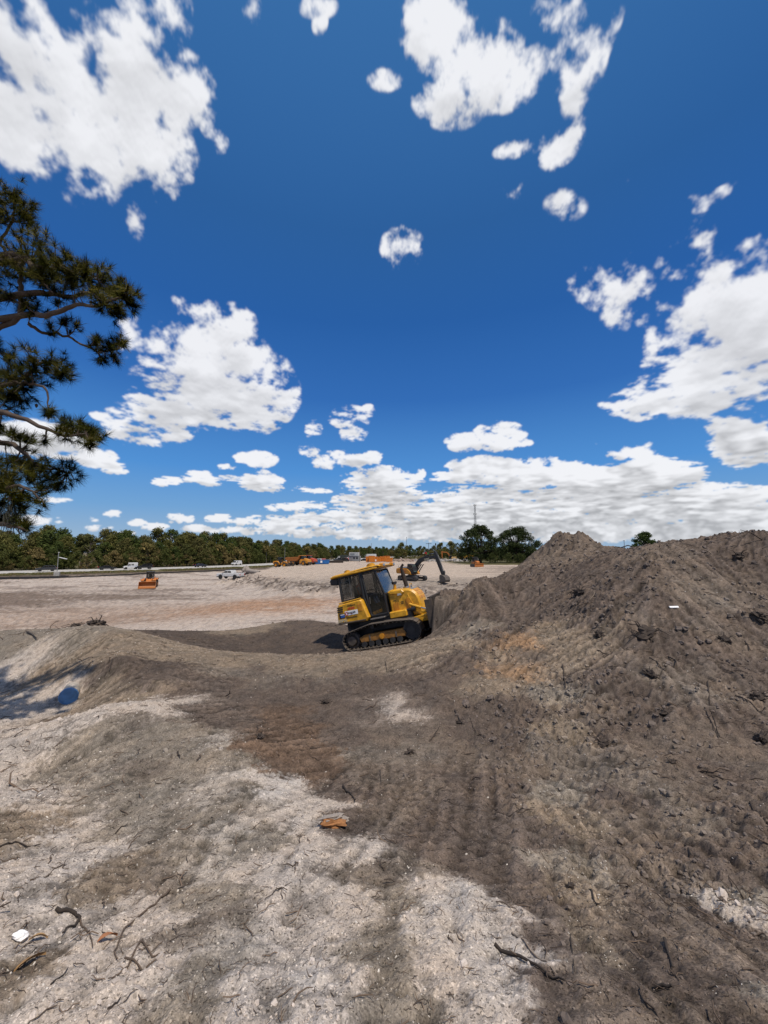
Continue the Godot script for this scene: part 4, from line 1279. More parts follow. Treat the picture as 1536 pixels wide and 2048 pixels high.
# ------------------------------------------------------------------ other machines (forward is +x, the side turned to us is +z)
func build_excavator() -> void:
	var x := 4.5
	var z := -62.0
	var root := thing("excavator", Vector3(x, ground_y(x, z), z), deg_to_rad(-46.0), "amber crawler excavator with a black boom and arm folded down onto its bucket", "excavator")
	var A: Material = mats.amber
	var K: Material = mats.black
	var line := PackedVector2Array()
	line.append_array(arc(Vector2(-1.85, .47), .42, 90, 270, 7))
	line.append_array(arc(Vector2(1.85, .47), .42, 270, 450, 7))
	for sd in [1.0, -1.0]:
		crawler_track(root, line, 1.25 * sd, .7, .24, mats.dark_grey)
		part(root, "track_frame", Shape.new().box(Vector3(0, .47, 1.25 * sd), Vector3(3.4, .44, .4), .06), mats.track_steel)
	part(root, "car_body", Shape.new().box(Vector3(0, .72, 0), Vector3(1.6, .4, 2.1), .06).turned(Vector3(0, .9, 0), Vector3.UP, [Vector2(0, .75), Vector2(.22, .75)], 20), mats.dark_grey)
	var house := Node3D.new()
	var hs := Shape.new().prism(pl([-2.55, 1.25, .75, 1.12, .75, 1.35, .45, 1.75, -.15, 2.15, -2.35, 2.25, -2.62, 2.05]), -1.3, 1.3, .06)
	var body := part(root, "engine_house", hs, A)
	part(body, "side_door", Shape.new().box(Vector3(-1.3, 1.72, 1.305), Vector3(1.7, .62, .02), .01), mats.orange)
	part(body, "counterweight", Shape.new().prism(pl([-2.95, 1.3, -2.5, 1.2, -2.5, 2.2, -2.85, 2.15, -3.0, 1.9]), -1.28, 1.28, .08), A)
	part(body, "engine_cover", Shape.new().box(Vector3(-1.7, 2.32, 0), Vector3(1.7, .18, 1.6), .05), mats.dark_grey)
	part(body, "deck_plate", Shape.new().box(Vector3(-1.35, 2.34, .85), Vector3(2.1, .2, .55), .06), mats.silver)
	part(body, "handrail", Shape.new().tube([Vector3(-2.4, 2.25, 1.2), Vector3(-2.4, 2.65, 1.2), Vector3(-2.3, 2.7, 1.2)], [.025, .025, .025], 6).tube([Vector3(-.3, 2.2, 1.2), Vector3(-.3, 2.55, 1.2), Vector3(-1.9, 2.6, 1.2), Vector3(-1.9, 2.3, 1.2)], [.02, .02, .02, .02], 6), mats.dark_grey)
	house.free()
	var cab := part(root, "cab", Shape.new().prism(pl([-.25, 1.2, 1.15, 1.2, 1.35, 1.6, 1.25, 2.35, .85, 3.0, -.2, 3.05, -.3, 2.0]), .15, 1.18, .06), K)
	part(cab, "side_window", Shape.new().prism(pl([.05, 2.0, 1.12, 1.9, 1.1, 2.35, .78, 2.85, .05, 2.88]), 1.182, 1.19), mats.dark_glass)
	part(cab, "windscreen", Shape.new().quadsheet([Vector3(1.37, 1.62, .25), Vector3(1.37, 1.62, 1.08), Vector3(1.0, 2.82, 1.08), Vector3(1.0, 2.82, .25)], .02), glass("pale_glass", Color(.35, .42, .36), .5))
	part(cab, "mirror", Shape.new().box(Vector3(1.55, 2.5, 1.3), Vector3(.06, .22, .14), .02).rod(Vector3(1.25, 2.45, 1.15), Vector3(1.55, 2.5, 1.3), .015, 5), K)
	# boom, arm, bucket
	for sd in [1.0, -1.0]:
		for ex in [-1.85, 1.85]: part(root, "end_wheel", Shape.new().turned(Vector3(ex, .47, 1.25 * sd - .2), Vector3.BACK, [Vector2(0, 0), Vector2(0, .38), Vector2(.4, .38), Vector2(.4, 0)], 16), mats.track_steel)
	root.scale = Vector3.ONE * .86
	var boom := part(root, "boom", Shape.new().prism(pl([.15, 1.7, .6, 1.5, 1.1, 2.6, 1.75, 3.3, 2.6, 3.62, 5.15, 4.15, 5.35, 4.45, 5.0, 4.6, 2.5, 4.38, 1.3, 3.95, .5, 3.1]), -.66, -.18, .04), K)
	words(boom, "DEERE", .30, Vector3(3.3, 3.92, -.175), mats.cream_ink, "lettering", Basis(Vector3.BACK, .17))
	for q in [-.12, -.72]: part(root, "boom_cylinder", Shape.new().rod(Vector3(1.0, 1.6, q), Vector3(2.1, 3.0, q), .09, 8), mats.dark_grey)
	var sc := part(root, "arm_cylinder", Shape.new().rod(Vector3(2.8, 4.5, -.42), Vector3(4.2, 4.85, -.42), .11, 8), mats.dark_grey)
	part(sc, "ram", Shape.new().rod(Vector3(4.2, 4.85, -.42), Vector3(5.1, 5.05, -.42), .05, 8), mats.silver)
	part(root, "arm", Shape.new().prism(pl([4.85, 5.25, 5.2, 5.42, 5.7, 4.6, 6.85, 1.5, 6.78, 1.2, 6.5, 1.25, 5.15, 4.05, 4.85, 4.5]), -.62, -.22, .04), K)
	part(root, "bucket_cylinder", Shape.new().rod(Vector3(5.7, 4.6, -.42), Vector3(6.4, 3.1, -.42), .08, 8).rod(Vector3(6.4, 3.1, -.42), Vector3(7.0, 1.9, -.42), .045, 8), mats.worn_steel)
	part(root, "bucket_link", Shape.new().prism(pl([6.55, 1.85, 7.0, 2.02, 7.15, 1.85, 7.1, 1.1, 6.95, 1.1, 6.9, 1.65]), -.56, -.28, .02), mats.dark_grey)
	var bk := part(root, "bucket", Shape.new().prism(pl([6.5, 1.3, 7.1, 1.26, 7.6, .95, 7.8, .45, 7.65, .08, 7.05, .0, 6.45, .05, 6.0, .18, 6.45, .28, 6.4, .8]), -1.1, .26, .03), mats.track_steel)
	for k in 5: part(bk, "tooth", Shape.new().prism(pl([6.15, .06, 5.8, .14, 6.15, .22]), -1.06 + k * .28, -.94 + k * .28), mats.worn_steel)

func wheel_loader(root: Node3D, body: Material, bucket: Material, tyre: Material, raised: float) -> void:
	var K: Material = mats.black
	for sx in [-1.45, 1.5]:
		for sd in [1.0, -1.0]: wheel(root, Vector3(sx, .78, 1.0 * sd), .78, .55, body, tyre, true, sd)
	part(root, "rear_frame", Shape.new().prism(pl([-2.75, 1.0, -.4, .85, -.4, 1.35, -1.0, 2.05, -2.45, 1.95, -2.8, 1.7]), -.72, .72, .08), body)
	part(root, "grille", Shape.new().box(Vector3(-2.78, 1.45, 0), Vector3(.06, .6, 1.0), .02), K)
	part(root, "front_frame", Shape.new().prism(pl([-.3, .75, 1.6, .7, 1.7, 1.2, .9, 1.75, .2, 1.5]), -.5, .5, .05), body)
	for sx in [-1.45, 1.5]:
		for sd in [1.0, -1.0]: part(root, "fender", Shape.new().prism(pl([sx - .8, 1.5, sx - .5, 1.72, sx + .5, 1.72, sx + .8, 1.5, sx + .8, 1.58, sx + .5, 1.8, sx - .5, 1.8, sx - .8, 1.58]), 1.0 * sd - .3, 1.0 * sd + .3), body)
	var cab := part(root, "cab", Shape.new().box(Vector3(-.5, 1.75, 0), Vector3(1.3, .5, 1.3), .04).box(Vector3(-.5, 3.12, 0), Vector3(1.55, .14, 1.5), .05), K)
	for q in [Vector2(-1.1, .6), Vector2(.1, .6), Vector2(-1.1, -.6), Vector2(.1, -.6)]: part(cab, "pillar", Shape.new().rod(Vector3(q.x, 1.9, q.y), Vector3(q.x * .9, 3.1, q.y * .97), .06, 6), K)
	for sd in [1.0, -1.0]: part(cab, "side_window", Shape.new().quadsheet([Vector3(-1.08, 2.0, .6 * sd), Vector3(.08, 2.0, .6 * sd), Vector3(.06, 3.05, .59 * sd), Vector3(-1.0, 3.05, .59 * sd)], .02), mats.dark_glass)
	part(cab, "windscreen", Shape.new().quadsheet([Vector3(.12, 2.0, -.58), Vector3(.12, 2.0, .58), Vector3(.1, 3.05, .56), Vector3(.1, 3.05, -.56)], .02), mats.dark_glass)
	part(cab, "seat", Shape.new().box(Vector3(-.6, 2.3, 0), Vector3(.5, .7, .5), .08), mats.dark_grey)
	part(root, "exhaust_stack", Shape.new().rod(Vector3(-1.7, 1.95, .35), Vector3(-1.7, 2.9, .35), .06, 8), mats.dark_grey)
	for sd in [1.0, -1.0]:
		part(root, "lift_arm", Shape.new().prism(pl([.5, 1.75, .8, 1.9, 2.1, 1.2 + raised, 2.75, .75 + raised, 2.7, .5 + raised, 2.2, .75 + raised, 1.2, 1.45]), .42 * sd - .07, .42 * sd + .07, .02), body)
		part(root, "headlamp", Shape.new().box(Vector3(.95, 1.95, .62 * sd), Vector3(.12, .16, .2), .03), mats.silver)
	var bk := part(root, "bucket", Shape.new().prism(pl([2.6, .15 + raised, 3.75, .06 + raised, 3.8, .14 + raised, 2.95, .3 + raised, 2.75, .6 + raised, 2.8, 1.05 + raised, 3.15, 1.35 + raised, 3.1, 1.42 + raised, 2.65, 1.2 + raised, 2.45, .7 + raised]), -1.42, 1.42, .02), bucket)
	for sd in [1.0, -1.0]: part(bk, "side_plate", Shape.new().prism(pl([2.5, .5 + raised, 2.7, .12 + raised, 3.78, .08 + raised, 3.12, 1.4 + raised, 2.7, 1.2 + raised]), 1.42 * sd - .02, 1.42 * sd + .02), bucket)
	part(bk, "cutting_edge", Shape.new().box(Vector3(3.74, .09 + raised, 0), Vector3(.2, .05, 2.84), .01), mats.worn_steel)

func haul_truck(root: Node3D, body: Material, bed: Material) -> void:
	var K: Material = mats.black
	for sx in [-3.6, -1.9, 2.3]:
		for sd in [1.0, -1.0]: wheel(root, Vector3(sx, .85, 1.1 * sd), .85, .6, body, mats.tyre_dust, true, sd)
	part(root, "rear_chassis", Shape.new().box(Vector3(-2.0, 1.2, 0), Vector3(5.4, .4, 1.0), .05), mats.dark_grey)
	var b := part(root, "dump_bed", Shape.new().prism(pl([-5.2, 2.3, -4.4, 1.6, -.6, 1.45, .35, 2.2, .75, 3.4, .45, 3.45, .05, 2.95, -4.6, 2.75, -5.3, 2.5]), -1.4, 1.4, .05), bed)
	for k in 5: part(b, "side_rib", Shape.new().box(Vector3(-4.2 + k * .9, 2.15, 1.43), Vector3(.14, 1.1, .08), .02), bed)
	part(root, "front_frame", Shape.new().prism(pl([.6, .8, 4.0, .8, 4.15, 1.3, 3.9, 1.75, 2.9, 2.0, .7, 1.8]), -1.2, 1.2, .08), body)
	part(root, "hood", Shape.new().prism(pl([2.1, 1.7, 4.05, 1.5, 4.0, 2.0, 2.2, 2.45]), -.9, .9, .08), body)
	part(root, "bumper", Shape.new().box(Vector3(4.15, .95, 0), Vector3(.25, .4, 2.5), .05), mats.dark_grey)
	var cab := part(root, "cab", Shape.new().box(Vector3(1.4, 1.95, .0), Vector3(1.5, .5, 1.5), .05).box(Vector3(1.35, 3.35, 0), Vector3(1.6, .14, 1.6), .05), body)
	for sd in [1.0, -1.0]: part(cab, "side_window", Shape.new().quadsheet([Vector3(.68, 2.2, .72 * sd), Vector3(2.1, 2.2, .72 * sd), Vector3(1.95, 3.28, .7 * sd), Vector3(.75, 3.28, .7 * sd)], .04), mats.dark_glass)
	part(cab, "windscreen", Shape.new().quadsheet([Vector3(2.14, 2.2, -.7), Vector3(2.14, 2.2, .7), Vector3(2.0, 3.28, .68), Vector3(2.0, 3.28, -.68)], .04), mats.dark_glass)
	part(cab, "rear_panel", Shape.new().box(Vector3(.68, 2.7, 0), Vector3(.06, 1.2, 1.4)), K)
	part(root, "mirror", Shape.new().box(Vector3(2.6, 2.7, 1.2), Vector3(.06, .4, .2), .02).rod(Vector3(2.1, 2.5, .75), Vector3(2.6, 2.6, 1.2), .02, 5), K)
	part(root, "headlamp", Shape.new().box(Vector3(4.16, 1.45, .8), Vector3(.08, .16, .3), .02).box(Vector3(4.16, 1.45, -.8), Vector3(.08, .16, .3), .02), mats.silver)

# style: suv, sedan, pickup, van, mail
func car(root: Node3D, style: String, body: Material) -> void:
	var hw := .93
	var lower: PackedVector2Array
	var top: PackedVector2Array
	var wx := [1.42, -1.42]
	var r := .36
	if style == "sedan":
		lower = pl([-2.35, .35, 2.3, .32, 2.38, .55, 2.25, .78, 1.1, .98, -1.5, 1.02, -2.3, .95, -2.42, .6])
		top = pl([1.15, .96, .35, 1.42, -.75, 1.45, -1.75, 1.0])
	elif style == "pickup":
		lower = pl([-2.95, .55, 2.85, .5, 2.95, .8, 2.88, 1.15, 1.45, 1.28, -.9, 1.25, -.9, 1.30, -2.9, 1.28, -2.98, 1.0])
		top = pl([1.4, 1.22, .72, 1.86, -.75, 1.88, -.95, 1.24])
		wx = [1.85, -1.8]
		r = .44
		hw = 1.0
	elif style == "van":
		lower = pl([-2.6, .4, 2.5, .36, 2.6, .7, 2.45, 1.05, 1.5, 1.2, -2.6, 1.2])
		top = pl([1.6, 1.15, .95, 1.9, .7, 2.0, -2.5, 2.0, -2.6, 1.15])
	elif style == "mail":
		lower = pl([-1.9, .45, 2.0, .4, 2.1, .7, 2.0, 1.05, 1.05, 1.15, -1.95, 1.1])
		top = pl([1.05, 1.1, .75, 1.95, .75, 2.2, -1.95, 2.2, -1.95, 1.05])
	else:
		lower = pl([-2.3, .42, 2.3, .38, 2.42, .7, 2.3, 1.0, 1.15, 1.12, -2.3, 1.12, -2.42, .8])
		top = pl([1.2, 1.08, .5, 1.68, .2, 1.76, -1.9, 1.74, -2.3, 1.1])
	var b := part(root, "body", Shape.new().prism(lower, -hw, hw, .08), body)
	part(root, "cabin", Shape.new().prism(top, -hw + .1, hw - .1, .10), body)
	var tz := hw - .095
	var c := Vector2.ZERO
	for p in top: c += p
	c /= top.size()
	var win := PackedVector2Array()
	for p in top: win.append(c + (p - c) * Vector2(.86, .72) + Vector2(0, .02))
	if style == "mail" or style == "van": win = pl([.95, 1.22, .75, 1.78, .1, 1.8, .1, 1.22])
	for sd in [1.0, -1.0]:
		part(root, "side_window", Shape.new().prism(win, tz * sd - .012, tz * sd + .012), mats.dark_glass)
		if style == "mail": part(root, "side_window", Shape.new().prism(pl([-.1, 1.3, -.1, 1.8, -.8, 1.8, -.8, 1.3]), tz * sd - .012, tz * sd + .012), mats.dark_glass)
	if style != "van" and style != "mail": part(root, "door_pillar", Shape.new().box(Vector3(c.x, c.y, 0), Vector3(.09, .55, tz * 2.0 + .05)), body)
	var f0 := top[0] + Vector2(-.03, .06)
	var f1 := top[1] + Vector2(.03, -.04)
	var fn := Vector2(f1.y - f0.y, f0.x - f1.x).normalized() * .012
	part(root, "windscreen", Shape.new().quadsheet([Vector3(f0.x + fn.x, f0.y + fn.y, -tz + .1), Vector3(f0.x + fn.x, f0.y + fn.y, tz - .1), Vector3(f1.x + fn.x, f1.y + fn.y, tz - .14), Vector3(f1.x + fn.x, f1.y + fn.y, -tz + .14)], .02), mats.dark_glass)
	for x in wx:
		for sd in [1.0, -1.0]:
			part(b, "wheel_arch", Shape.new().turned(Vector3(x, r, (hw + .004) * sd), Vector3.BACK * sd, [Vector2(-.03, 0), Vector2(-.03, r * 1.22), Vector2(.004, r * 1.22), Vector2(.004, 0)], 18), mats.ink)
			wheel(root, Vector3(x, r, (hw - .08) * sd), r, .24, mats.dark_grey if body != mats.white else mats.black, mats.rubber, false, sd)
	for sd in [1.0, -1.0]:
		part(root, "headlamp", Shape.new().box(Vector3(lower[2].x - .08, lower[2].y + .12, (hw - .25) * sd), Vector3(.16, .14, .36), .03), mats.silver)
		part(root, "tail_lamp", Shape.new().box(Vector3(lower[0].x - .06, .95, (hw - .16) * sd), Vector3(.14, .26, .2), .03), mats.red)
		part(root, "mirror", Shape.new().box(Vector3(top[0].x - .2, top[0].y + .1, (hw + .08) * sd), Vector3(.14, .16, .2), .03), mats.black)
	part(root, "bumper", Shape.new().box(Vector3(lower[1].x - .02, .45, 0), Vector3(.2, .22, hw * 1.9), .05), mats.dark_grey)
	part(root, "rear_bumper", Shape.new().box(Vector3(lower[0].x + .02, .48, 0), Vector3(.2, .2, hw * 1.9), .05), mats.dark_grey)
	if style == "pickup":
		part(root, "cargo_bed", Shape.new().box(Vector3(-1.9, 1.285, 0), Vector3(1.8, .04, hw * 1.7), .01), mats.ink)
		part(root, "tailgate", Shape.new().box(Vector3(-2.95, 1.0, 0), Vector3(.06, .5, hw * 1.7), .02), body)
		part(root, "running_board", Shape.new().box(Vector3(0, .46, hw), Vector3(2.2, .06, .16), .02).box(Vector3(0, .46, -hw), Vector3(2.2, .06, .16), .02), mats.black)
	if style == "mail":
		part(root, "stripe", Shape.new().box(Vector3(-.5, 1.05, 0), Vector3(2.8, .07, hw * 2.01)), mats.blue)
		part(root, "rear_door", Shape.new().box(Vector3(-1.96, 1.3, 0), Vector3(.04, 1.5, 1.4), .02), mats.off_white)

func road_point(t: float, off: float) -> Array:    # place along the road (index, fraction) and offset to the right
	var i := clampi(int(t), 0, ROAD.size() - 2)
	var a := ROAD[i]
	var b := ROAD[i + 1]
	var dir := (b - a).normalized()
	var p := a.lerp(b, t - i) + Vector2(dir.y, -dir.x) * off
	return [Vector3(p.x, ROAD_Y + .012, -p.y), atan2(dir.y, dir.x)]

func dumpster(root: Node3D, m: Material, l: float) -> void:
	part(root, "bin", Shape.new().prism(pl([-l, .2, l, .2, l + .35, 1.55, -l - .35, 1.55, -l - .35, 1.45, -l + .1, .3, l - .1, .3, l + .2, 1.45, -l - .2, 1.45]), -1.15, 1.15), m)
	part(root, "wall", Shape.new().prism(pl([-l, .2, l, .2, l + .35, 1.55, -l - .35, 1.55]), 1.1, 1.18, .01), m)
	part(root, "wall", Shape.new().prism(pl([-l, .2, l, .2, l + .35, 1.55, -l - .35, 1.55]), -1.18, -1.1, .01), m)
	part(root, "rim", Shape.new().box(Vector3(0, 1.58, 1.17), Vector3(l * 2.0 + .8, .1, .12), .02).box(Vector3(0, 1.58, -1.17), Vector3(l * 2.0 + .8, .1, .12), .02), m)
	for k in 4: part(root, "side_rib", Shape.new().box(Vector3(-l * .75 + k * l * .5, .9, 1.21), Vector3(.1, 1.2, .08), .01), m)
	part(root, "skid", Shape.new().box(Vector3(0, .1, .6), Vector3(l * 2.0, .2, .16)).box(Vector3(0, .1, -.6), Vector3(l * 2.0, .2, .16)), mats.dark_grey)

func build_vehicles() -> void:
	build_bulldozer()
	build_excavator()
	# wheel loader head-on in the pit
	var at := func(x: float, dep: float) -> Vector3:
		return Vector3(x, ground_y(x, -dep), -dep)
	var o := thing("wheel_loader", at.call(-46.7, 78.0), deg_to_rad(-66.0), "orange wheel loader standing on the pale sand with its wide bucket lowered in front", "wheel loader")
	wheel_loader(o, mats.orange, mats.rust_orange, mats.rubber, 0.0)
	o = thing("pickup_truck", at.call(-34.6, 88.0), deg_to_rad(180.0 - 14.0), "white crew cab pickup truck parked on the pale sand of the pit", "pickup truck")
	car(o, "pickup", mats.white)
	o = thing("wheel_loader", at.call(-33.1, 126.0), deg_to_rad(-12.0), "dusty yellow wheel loader parked in front of the dump truck at the pad edge", "wheel loader")
	wheel_loader(o, mats.amber, mats.muddy, mats.tyre_dust, 0.1)
	o = thing("dump_truck", at.call(-29.0, 134.0), deg_to_rad(-22.0), "amber articulated dump truck with a rust brown bed parked at the pad edge", "dump truck")
	haul_truck(o, mats.amber, mats.rust_orange)
	o = thing("dump_truck", at.call(-28.3, 142.0), deg_to_rad(-25.0), "orange dump truck parked close behind the amber articulated one", "dump truck")
	haul_truck(o, paint("red_orange", lin(.62, .10, .04), .45), mats.rust_orange)
	o = thing("pickup_truck", at.call(-34.2, 139.0), deg_to_rad(-65.0), "white pickup truck behind the dusty yellow wheel loader", "pickup truck")
	car(o, "pickup", mats.white)
	o = thing("dumpster", at.call(-28.2, 152.0), deg_to_rad(-60.0), "olive green open top dumpster end-on beside the blue one", "dumpster")
	dumpster(o, mats.olive, 2.0)
	o = thing("dumpster", at.call(-23.8, 149.0), deg_to_rad(10.0), "bright blue open top dumpster with a white notice on its side", "dumpster")
	dumpster(o, mats.blue, 2.6)
	part(o, "notice", Shape.new().box(Vector3(-.2, .95, 1.26), Vector3(.7, .8, .02)), mats.paper)
	o = thing("pickup_truck", at.call(-27.6, 166.0), deg_to_rad(175.0), "white pickup truck with a red load seen over the blue dumpster", "pickup truck")
	car(o, "pickup", mats.white)
	part(o, "load", Shape.new().box(Vector3(-1.9, 1.6, 0), Vector3(1.5, .7, 1.5), .1), paint("faded_red", lin(.45, .14, .11), .6))
	for k in 3:
		single("steel_pipe", Shape.new().turned(Vector3(-4.5, .28 + (0.5 if k == 2 else 0.0), 0), Vector3.RIGHT, [Vector2(0, .22), Vector2(0, .28), Vector2(9, .28), Vector2(9, .22), Vector2(0, .22)], 14), mats.dark_wood, at.call(-22.1, 168.0) + Vector3(0, 0, [.3, -.3, 0.0][k]), "long dark pipe lying in the stack beyond the blue dumpster", "pipe", "dark pipes stacked beyond the blue dumpster", deg_to_rad(6.0))
	o = thing("pickup_truck", at.call(-22.5, 196.0), deg_to_rad(200.0), "grey pickup truck parked among the cars before the site office", "pickup truck")
	car(o, "pickup", mats.car_grey)
	o = thing("parked_car", at.call(-19.9, 193.0), deg_to_rad(185.0), "black sport utility car parked between the grey pickup and the red car", "car")
	car(o, "suv", mats.car_black)
	o = thing("parked_car", at.call(-18.9, 197.0), deg_to_rad(100.0), "bright red car parked end-on before the site office", "car")
	car(o, "suv", mats.red)
	o = thing("parked_car", at.call(-11.1, 215.0), deg_to_rad(180.0), "dark sedan parked by the utility pole behind the orange bins", "car")
	car(o, "sedan", mats.car_blue)
	# site office of two stacked cabins
	o = thing("site_office", at.call(-15.2, 200.0), deg_to_rad(-18.0), "light grey site cabin with a smaller white cabin stacked behind it", "site office")
	var ob := part(o, "lower_cabin", Shape.new().box(Vector3(0, 1.4, 0), Vector3(6.0, 2.6, 2.5), .05), paint("cabin_grey", lin(.36, .38, .39), .6))
	part(ob, "door", Shape.new().box(Vector3(-1.2, 1.2, 1.26), Vector3(.95, 2.0, .05), .01), mats.grey)
	for k in 2: part(ob, "window", Shape.new().box(Vector3(.3 + k * 1.6, 1.6, 1.26), Vector3(.9, .9, .05), .01), mats.ink)
	part(ob, "awning", Shape.new().prism(pl([-2.8, 2.75, 2.8, 2.75, 2.8, 2.82, -2.8, 2.82]), -1.4, 1.5), mats.grey)
	var ub := part(o, "upper_cabin", Shape.new().box(Vector3(-.9, 3.6, -2.2), Vector3(5.2, 1.9, 2.4), .05).box(Vector3(-.9, 1.4, -2.2), Vector3(5.2, 2.5, 2.4), .05), mats.off_white)
	part(ub, "window", Shape.new().box(Vector3(-1.6, 3.6, -.98), Vector3(2.4, .9, .05), .01), mats.grey)
	# orange plastic bins
	var bin := func(s: float) -> Shape:
		var q := Shape.new()
		q.prism(pl([-1.5 * s, .15, 1.5 * s, .15, 1.75 * s, 1.9, 1.6 * s, 2.0, -1.6 * s, 2.0, -1.75 * s, 1.9]), -1.1, 1.1, .12)
		for k in 4: q.box(Vector3((-1.2 + k * .8) * s, 1.0, 1.12), Vector3(.12, 1.5, .1), .02)
		return q
	var bins := [[-7.1, 176.0, 1.3, .6, "tall orange storage bin at the end of the row beside the utility pole"], [-5.4, 174.0, 1.45, .8, "largest orange storage bin in the row on the sand pad"], [-4.1, 177.0, 1.25, .7, "orange storage bin with a white sheet hung on its side"], [-2.5, 182.0, 1.1, .75, ""], [-0.5, 184.0, 1.25, .8, ""], [1.4, 186.0, 1.35, .85, ""], [2.4, 178.0, .95, .9, "low orange storage bin at the rubble end of the row"]]
	for q in bins:
		var s: Shape = bin.call(q[3])
		var t := thing("storage_bin", at.call(q[0], q[1]), deg_to_rad(-8.0 + 3.0 * sin(q[0] * 4.0)), q[4] if q[4] else "orange storage bin standing in the middle of the row on the sand pad", "storage bin", "orange bins in a row on the sand pad")
		var bx := part(t, "tub", s, mats.barrier_orange)
		bx.scale.y = q[2]
		part(t, "lid", Shape.new().box(Vector3(0, 2.03 * q[2], 0), Vector3(3.5 * q[3], .1, 2.3), .03), mats.barrier_orange)
		if q[1] == 177.0: part(t, "white_sheet", Shape.new().box(Vector3(.2, .9, 1.2), Vector3(1.2, .9, .03)), mats.paper)
	# traffic on the road
	var cars := [[3.70, 3.0, "sedan", "car_black", "dark sedan driving between two dark sport utility cars"], [3.30, 3.0, "suv", "car_grey", "dark grey sport utility car on the road above the wheel loader's bucket"], [3.98, 3.4, "suv", "car_black", "black sport utility car on the road straight behind the white pickup"], [4.62, 1.8, "sedan", "car_blue", "dark blue sedan on the road behind the uprooted trunk"], [5.30, -3.0, "van", "white", "white van on the road beside the yellow wheel loader"], [7.75, 2.2, "van", "off_white", "small white van far off where the road passes the rubble bank"], [7.95, -2.2, "suv", "car_grey", "grey car far off beside the small white van"]]
	for q in cars:
		var rp := road_point(q[0], q[1])
		var t := thing("road_car", rp[0], rp[1] + (PI if q[1] < 0.0 or q[2] == "suv" else 0.0), q[4], "van" if q[2] == "van" else "car", "traffic on the road")
		car(t, q[2], mats[q[3]])
	var mp := road_point(3.02, 9.0)
	o = thing("mail_van", at.call(-85.8, 132.0), deg_to_rad(180.0 + 38.0), "small boxy white mail van with a blue stripe on the grass beyond the road", "van")
	o.position.y = ROAD_Y
	car(o, "mail", mats.white)
	# white semi trailer and a dark box truck
	var sp := road_point(7.93, 2.4)
	o = thing("semi_truck", at.call(-18.3, 430.0), deg_to_rad(180.0 + 8.0), "white semi truck with a long box trailer on the far road", "truck")
	o.position.y = ROAD_Y
	part(o, "trailer", Shape.new().box(Vector3(-3.0, 2.6, 0), Vector3(13.5, 2.9, 2.6), .05), mats.white)
	part(o, "trailer_chassis", Shape.new().box(Vector3(-3.0, 1.0, 0), Vector3(12.5, .3, 1.2), .02), mats.dark_grey)
	var tc := part(o, "tractor_cab", Shape.new().prism(pl([4.4, .6, 8.2, .6, 8.3, 1.6, 6.9, 1.9, 6.6, 3.2, 5.9, 3.9, 4.6, 3.9]), -1.2, 1.2, .08), mats.white)
	part(tc, "side_window", Shape.new().box(Vector3(6.1, 2.5, 0), Vector3(.8, .7, 2.44)), mats.dark_glass)
	part(o, "sign_patch", Shape.new().box(Vector3(-8.0, 3.3, 1.31), Vector3(1.2, 1.0, .03)).box(Vector3(2.6, 3.2, 1.31), Vector3(1.2, 1.0, .03)), mats.grey)
	for x in [-8.6, -7.4, 3.9, 5.1, 7.4]:
		for sd in [1.0, -1.0]: wheel(o, Vector3(x, .52, 1.05 * sd), .52, .32, mats.silver, mats.rubber, false, sd)
	o = thing("box_truck", at.call(-35.3, 330.0), deg_to_rad(180.0), "dark green box truck with a white cab on the far road", "truck")
	o.position.y = ROAD_Y
	part(o, "box", Shape.new().box(Vector3(-1.2, 2.3, 0), Vector3(6.0, 2.7, 2.4), .05), paint("dark_green", lin(.035, .045, .04), .6))
	var bc := part(o, "cab", Shape.new().prism(pl([1.95, .6, 3.9, .6, 3.95, 1.5, 3.5, 2.6, 2.0, 2.7]), -1.05, 1.05, .08), mats.white)
	part(bc, "side_window", Shape.new().box(Vector3(2.9, 2.05, 0), Vector3(.8, .6, 2.14)), mats.dark_glass)
	for x in [-3.0, 2.9]:
		for sd in [1.0, -1.0]: wheel(o, Vector3(x, .48, .95 * sd), .48, .3, mats.silver, mats.rubber, false, sd)
	# small machines by the rubble
	o = thing("excavator", at.call(35.8, 206.0), PI + .25, "small rusty yellow excavator digging at the far rubble bank", "excavator")
	far_excavator(o)
	o = thing("small_bulldozer", at.call(28.3, 120.0), deg_to_rad(-75.0), "small orange crawler bulldozer on the sand pad near the oaks", "bulldozer")
	small_dozer(o)
	o = thing("haul_truck", at.call(50.3, 238.0), PI, "yellow dump truck showing above the grey rubble heap", "dump truck")
	haul_truck(o, mats.yellow, mats.yellow)
	o.position.y += 1.2

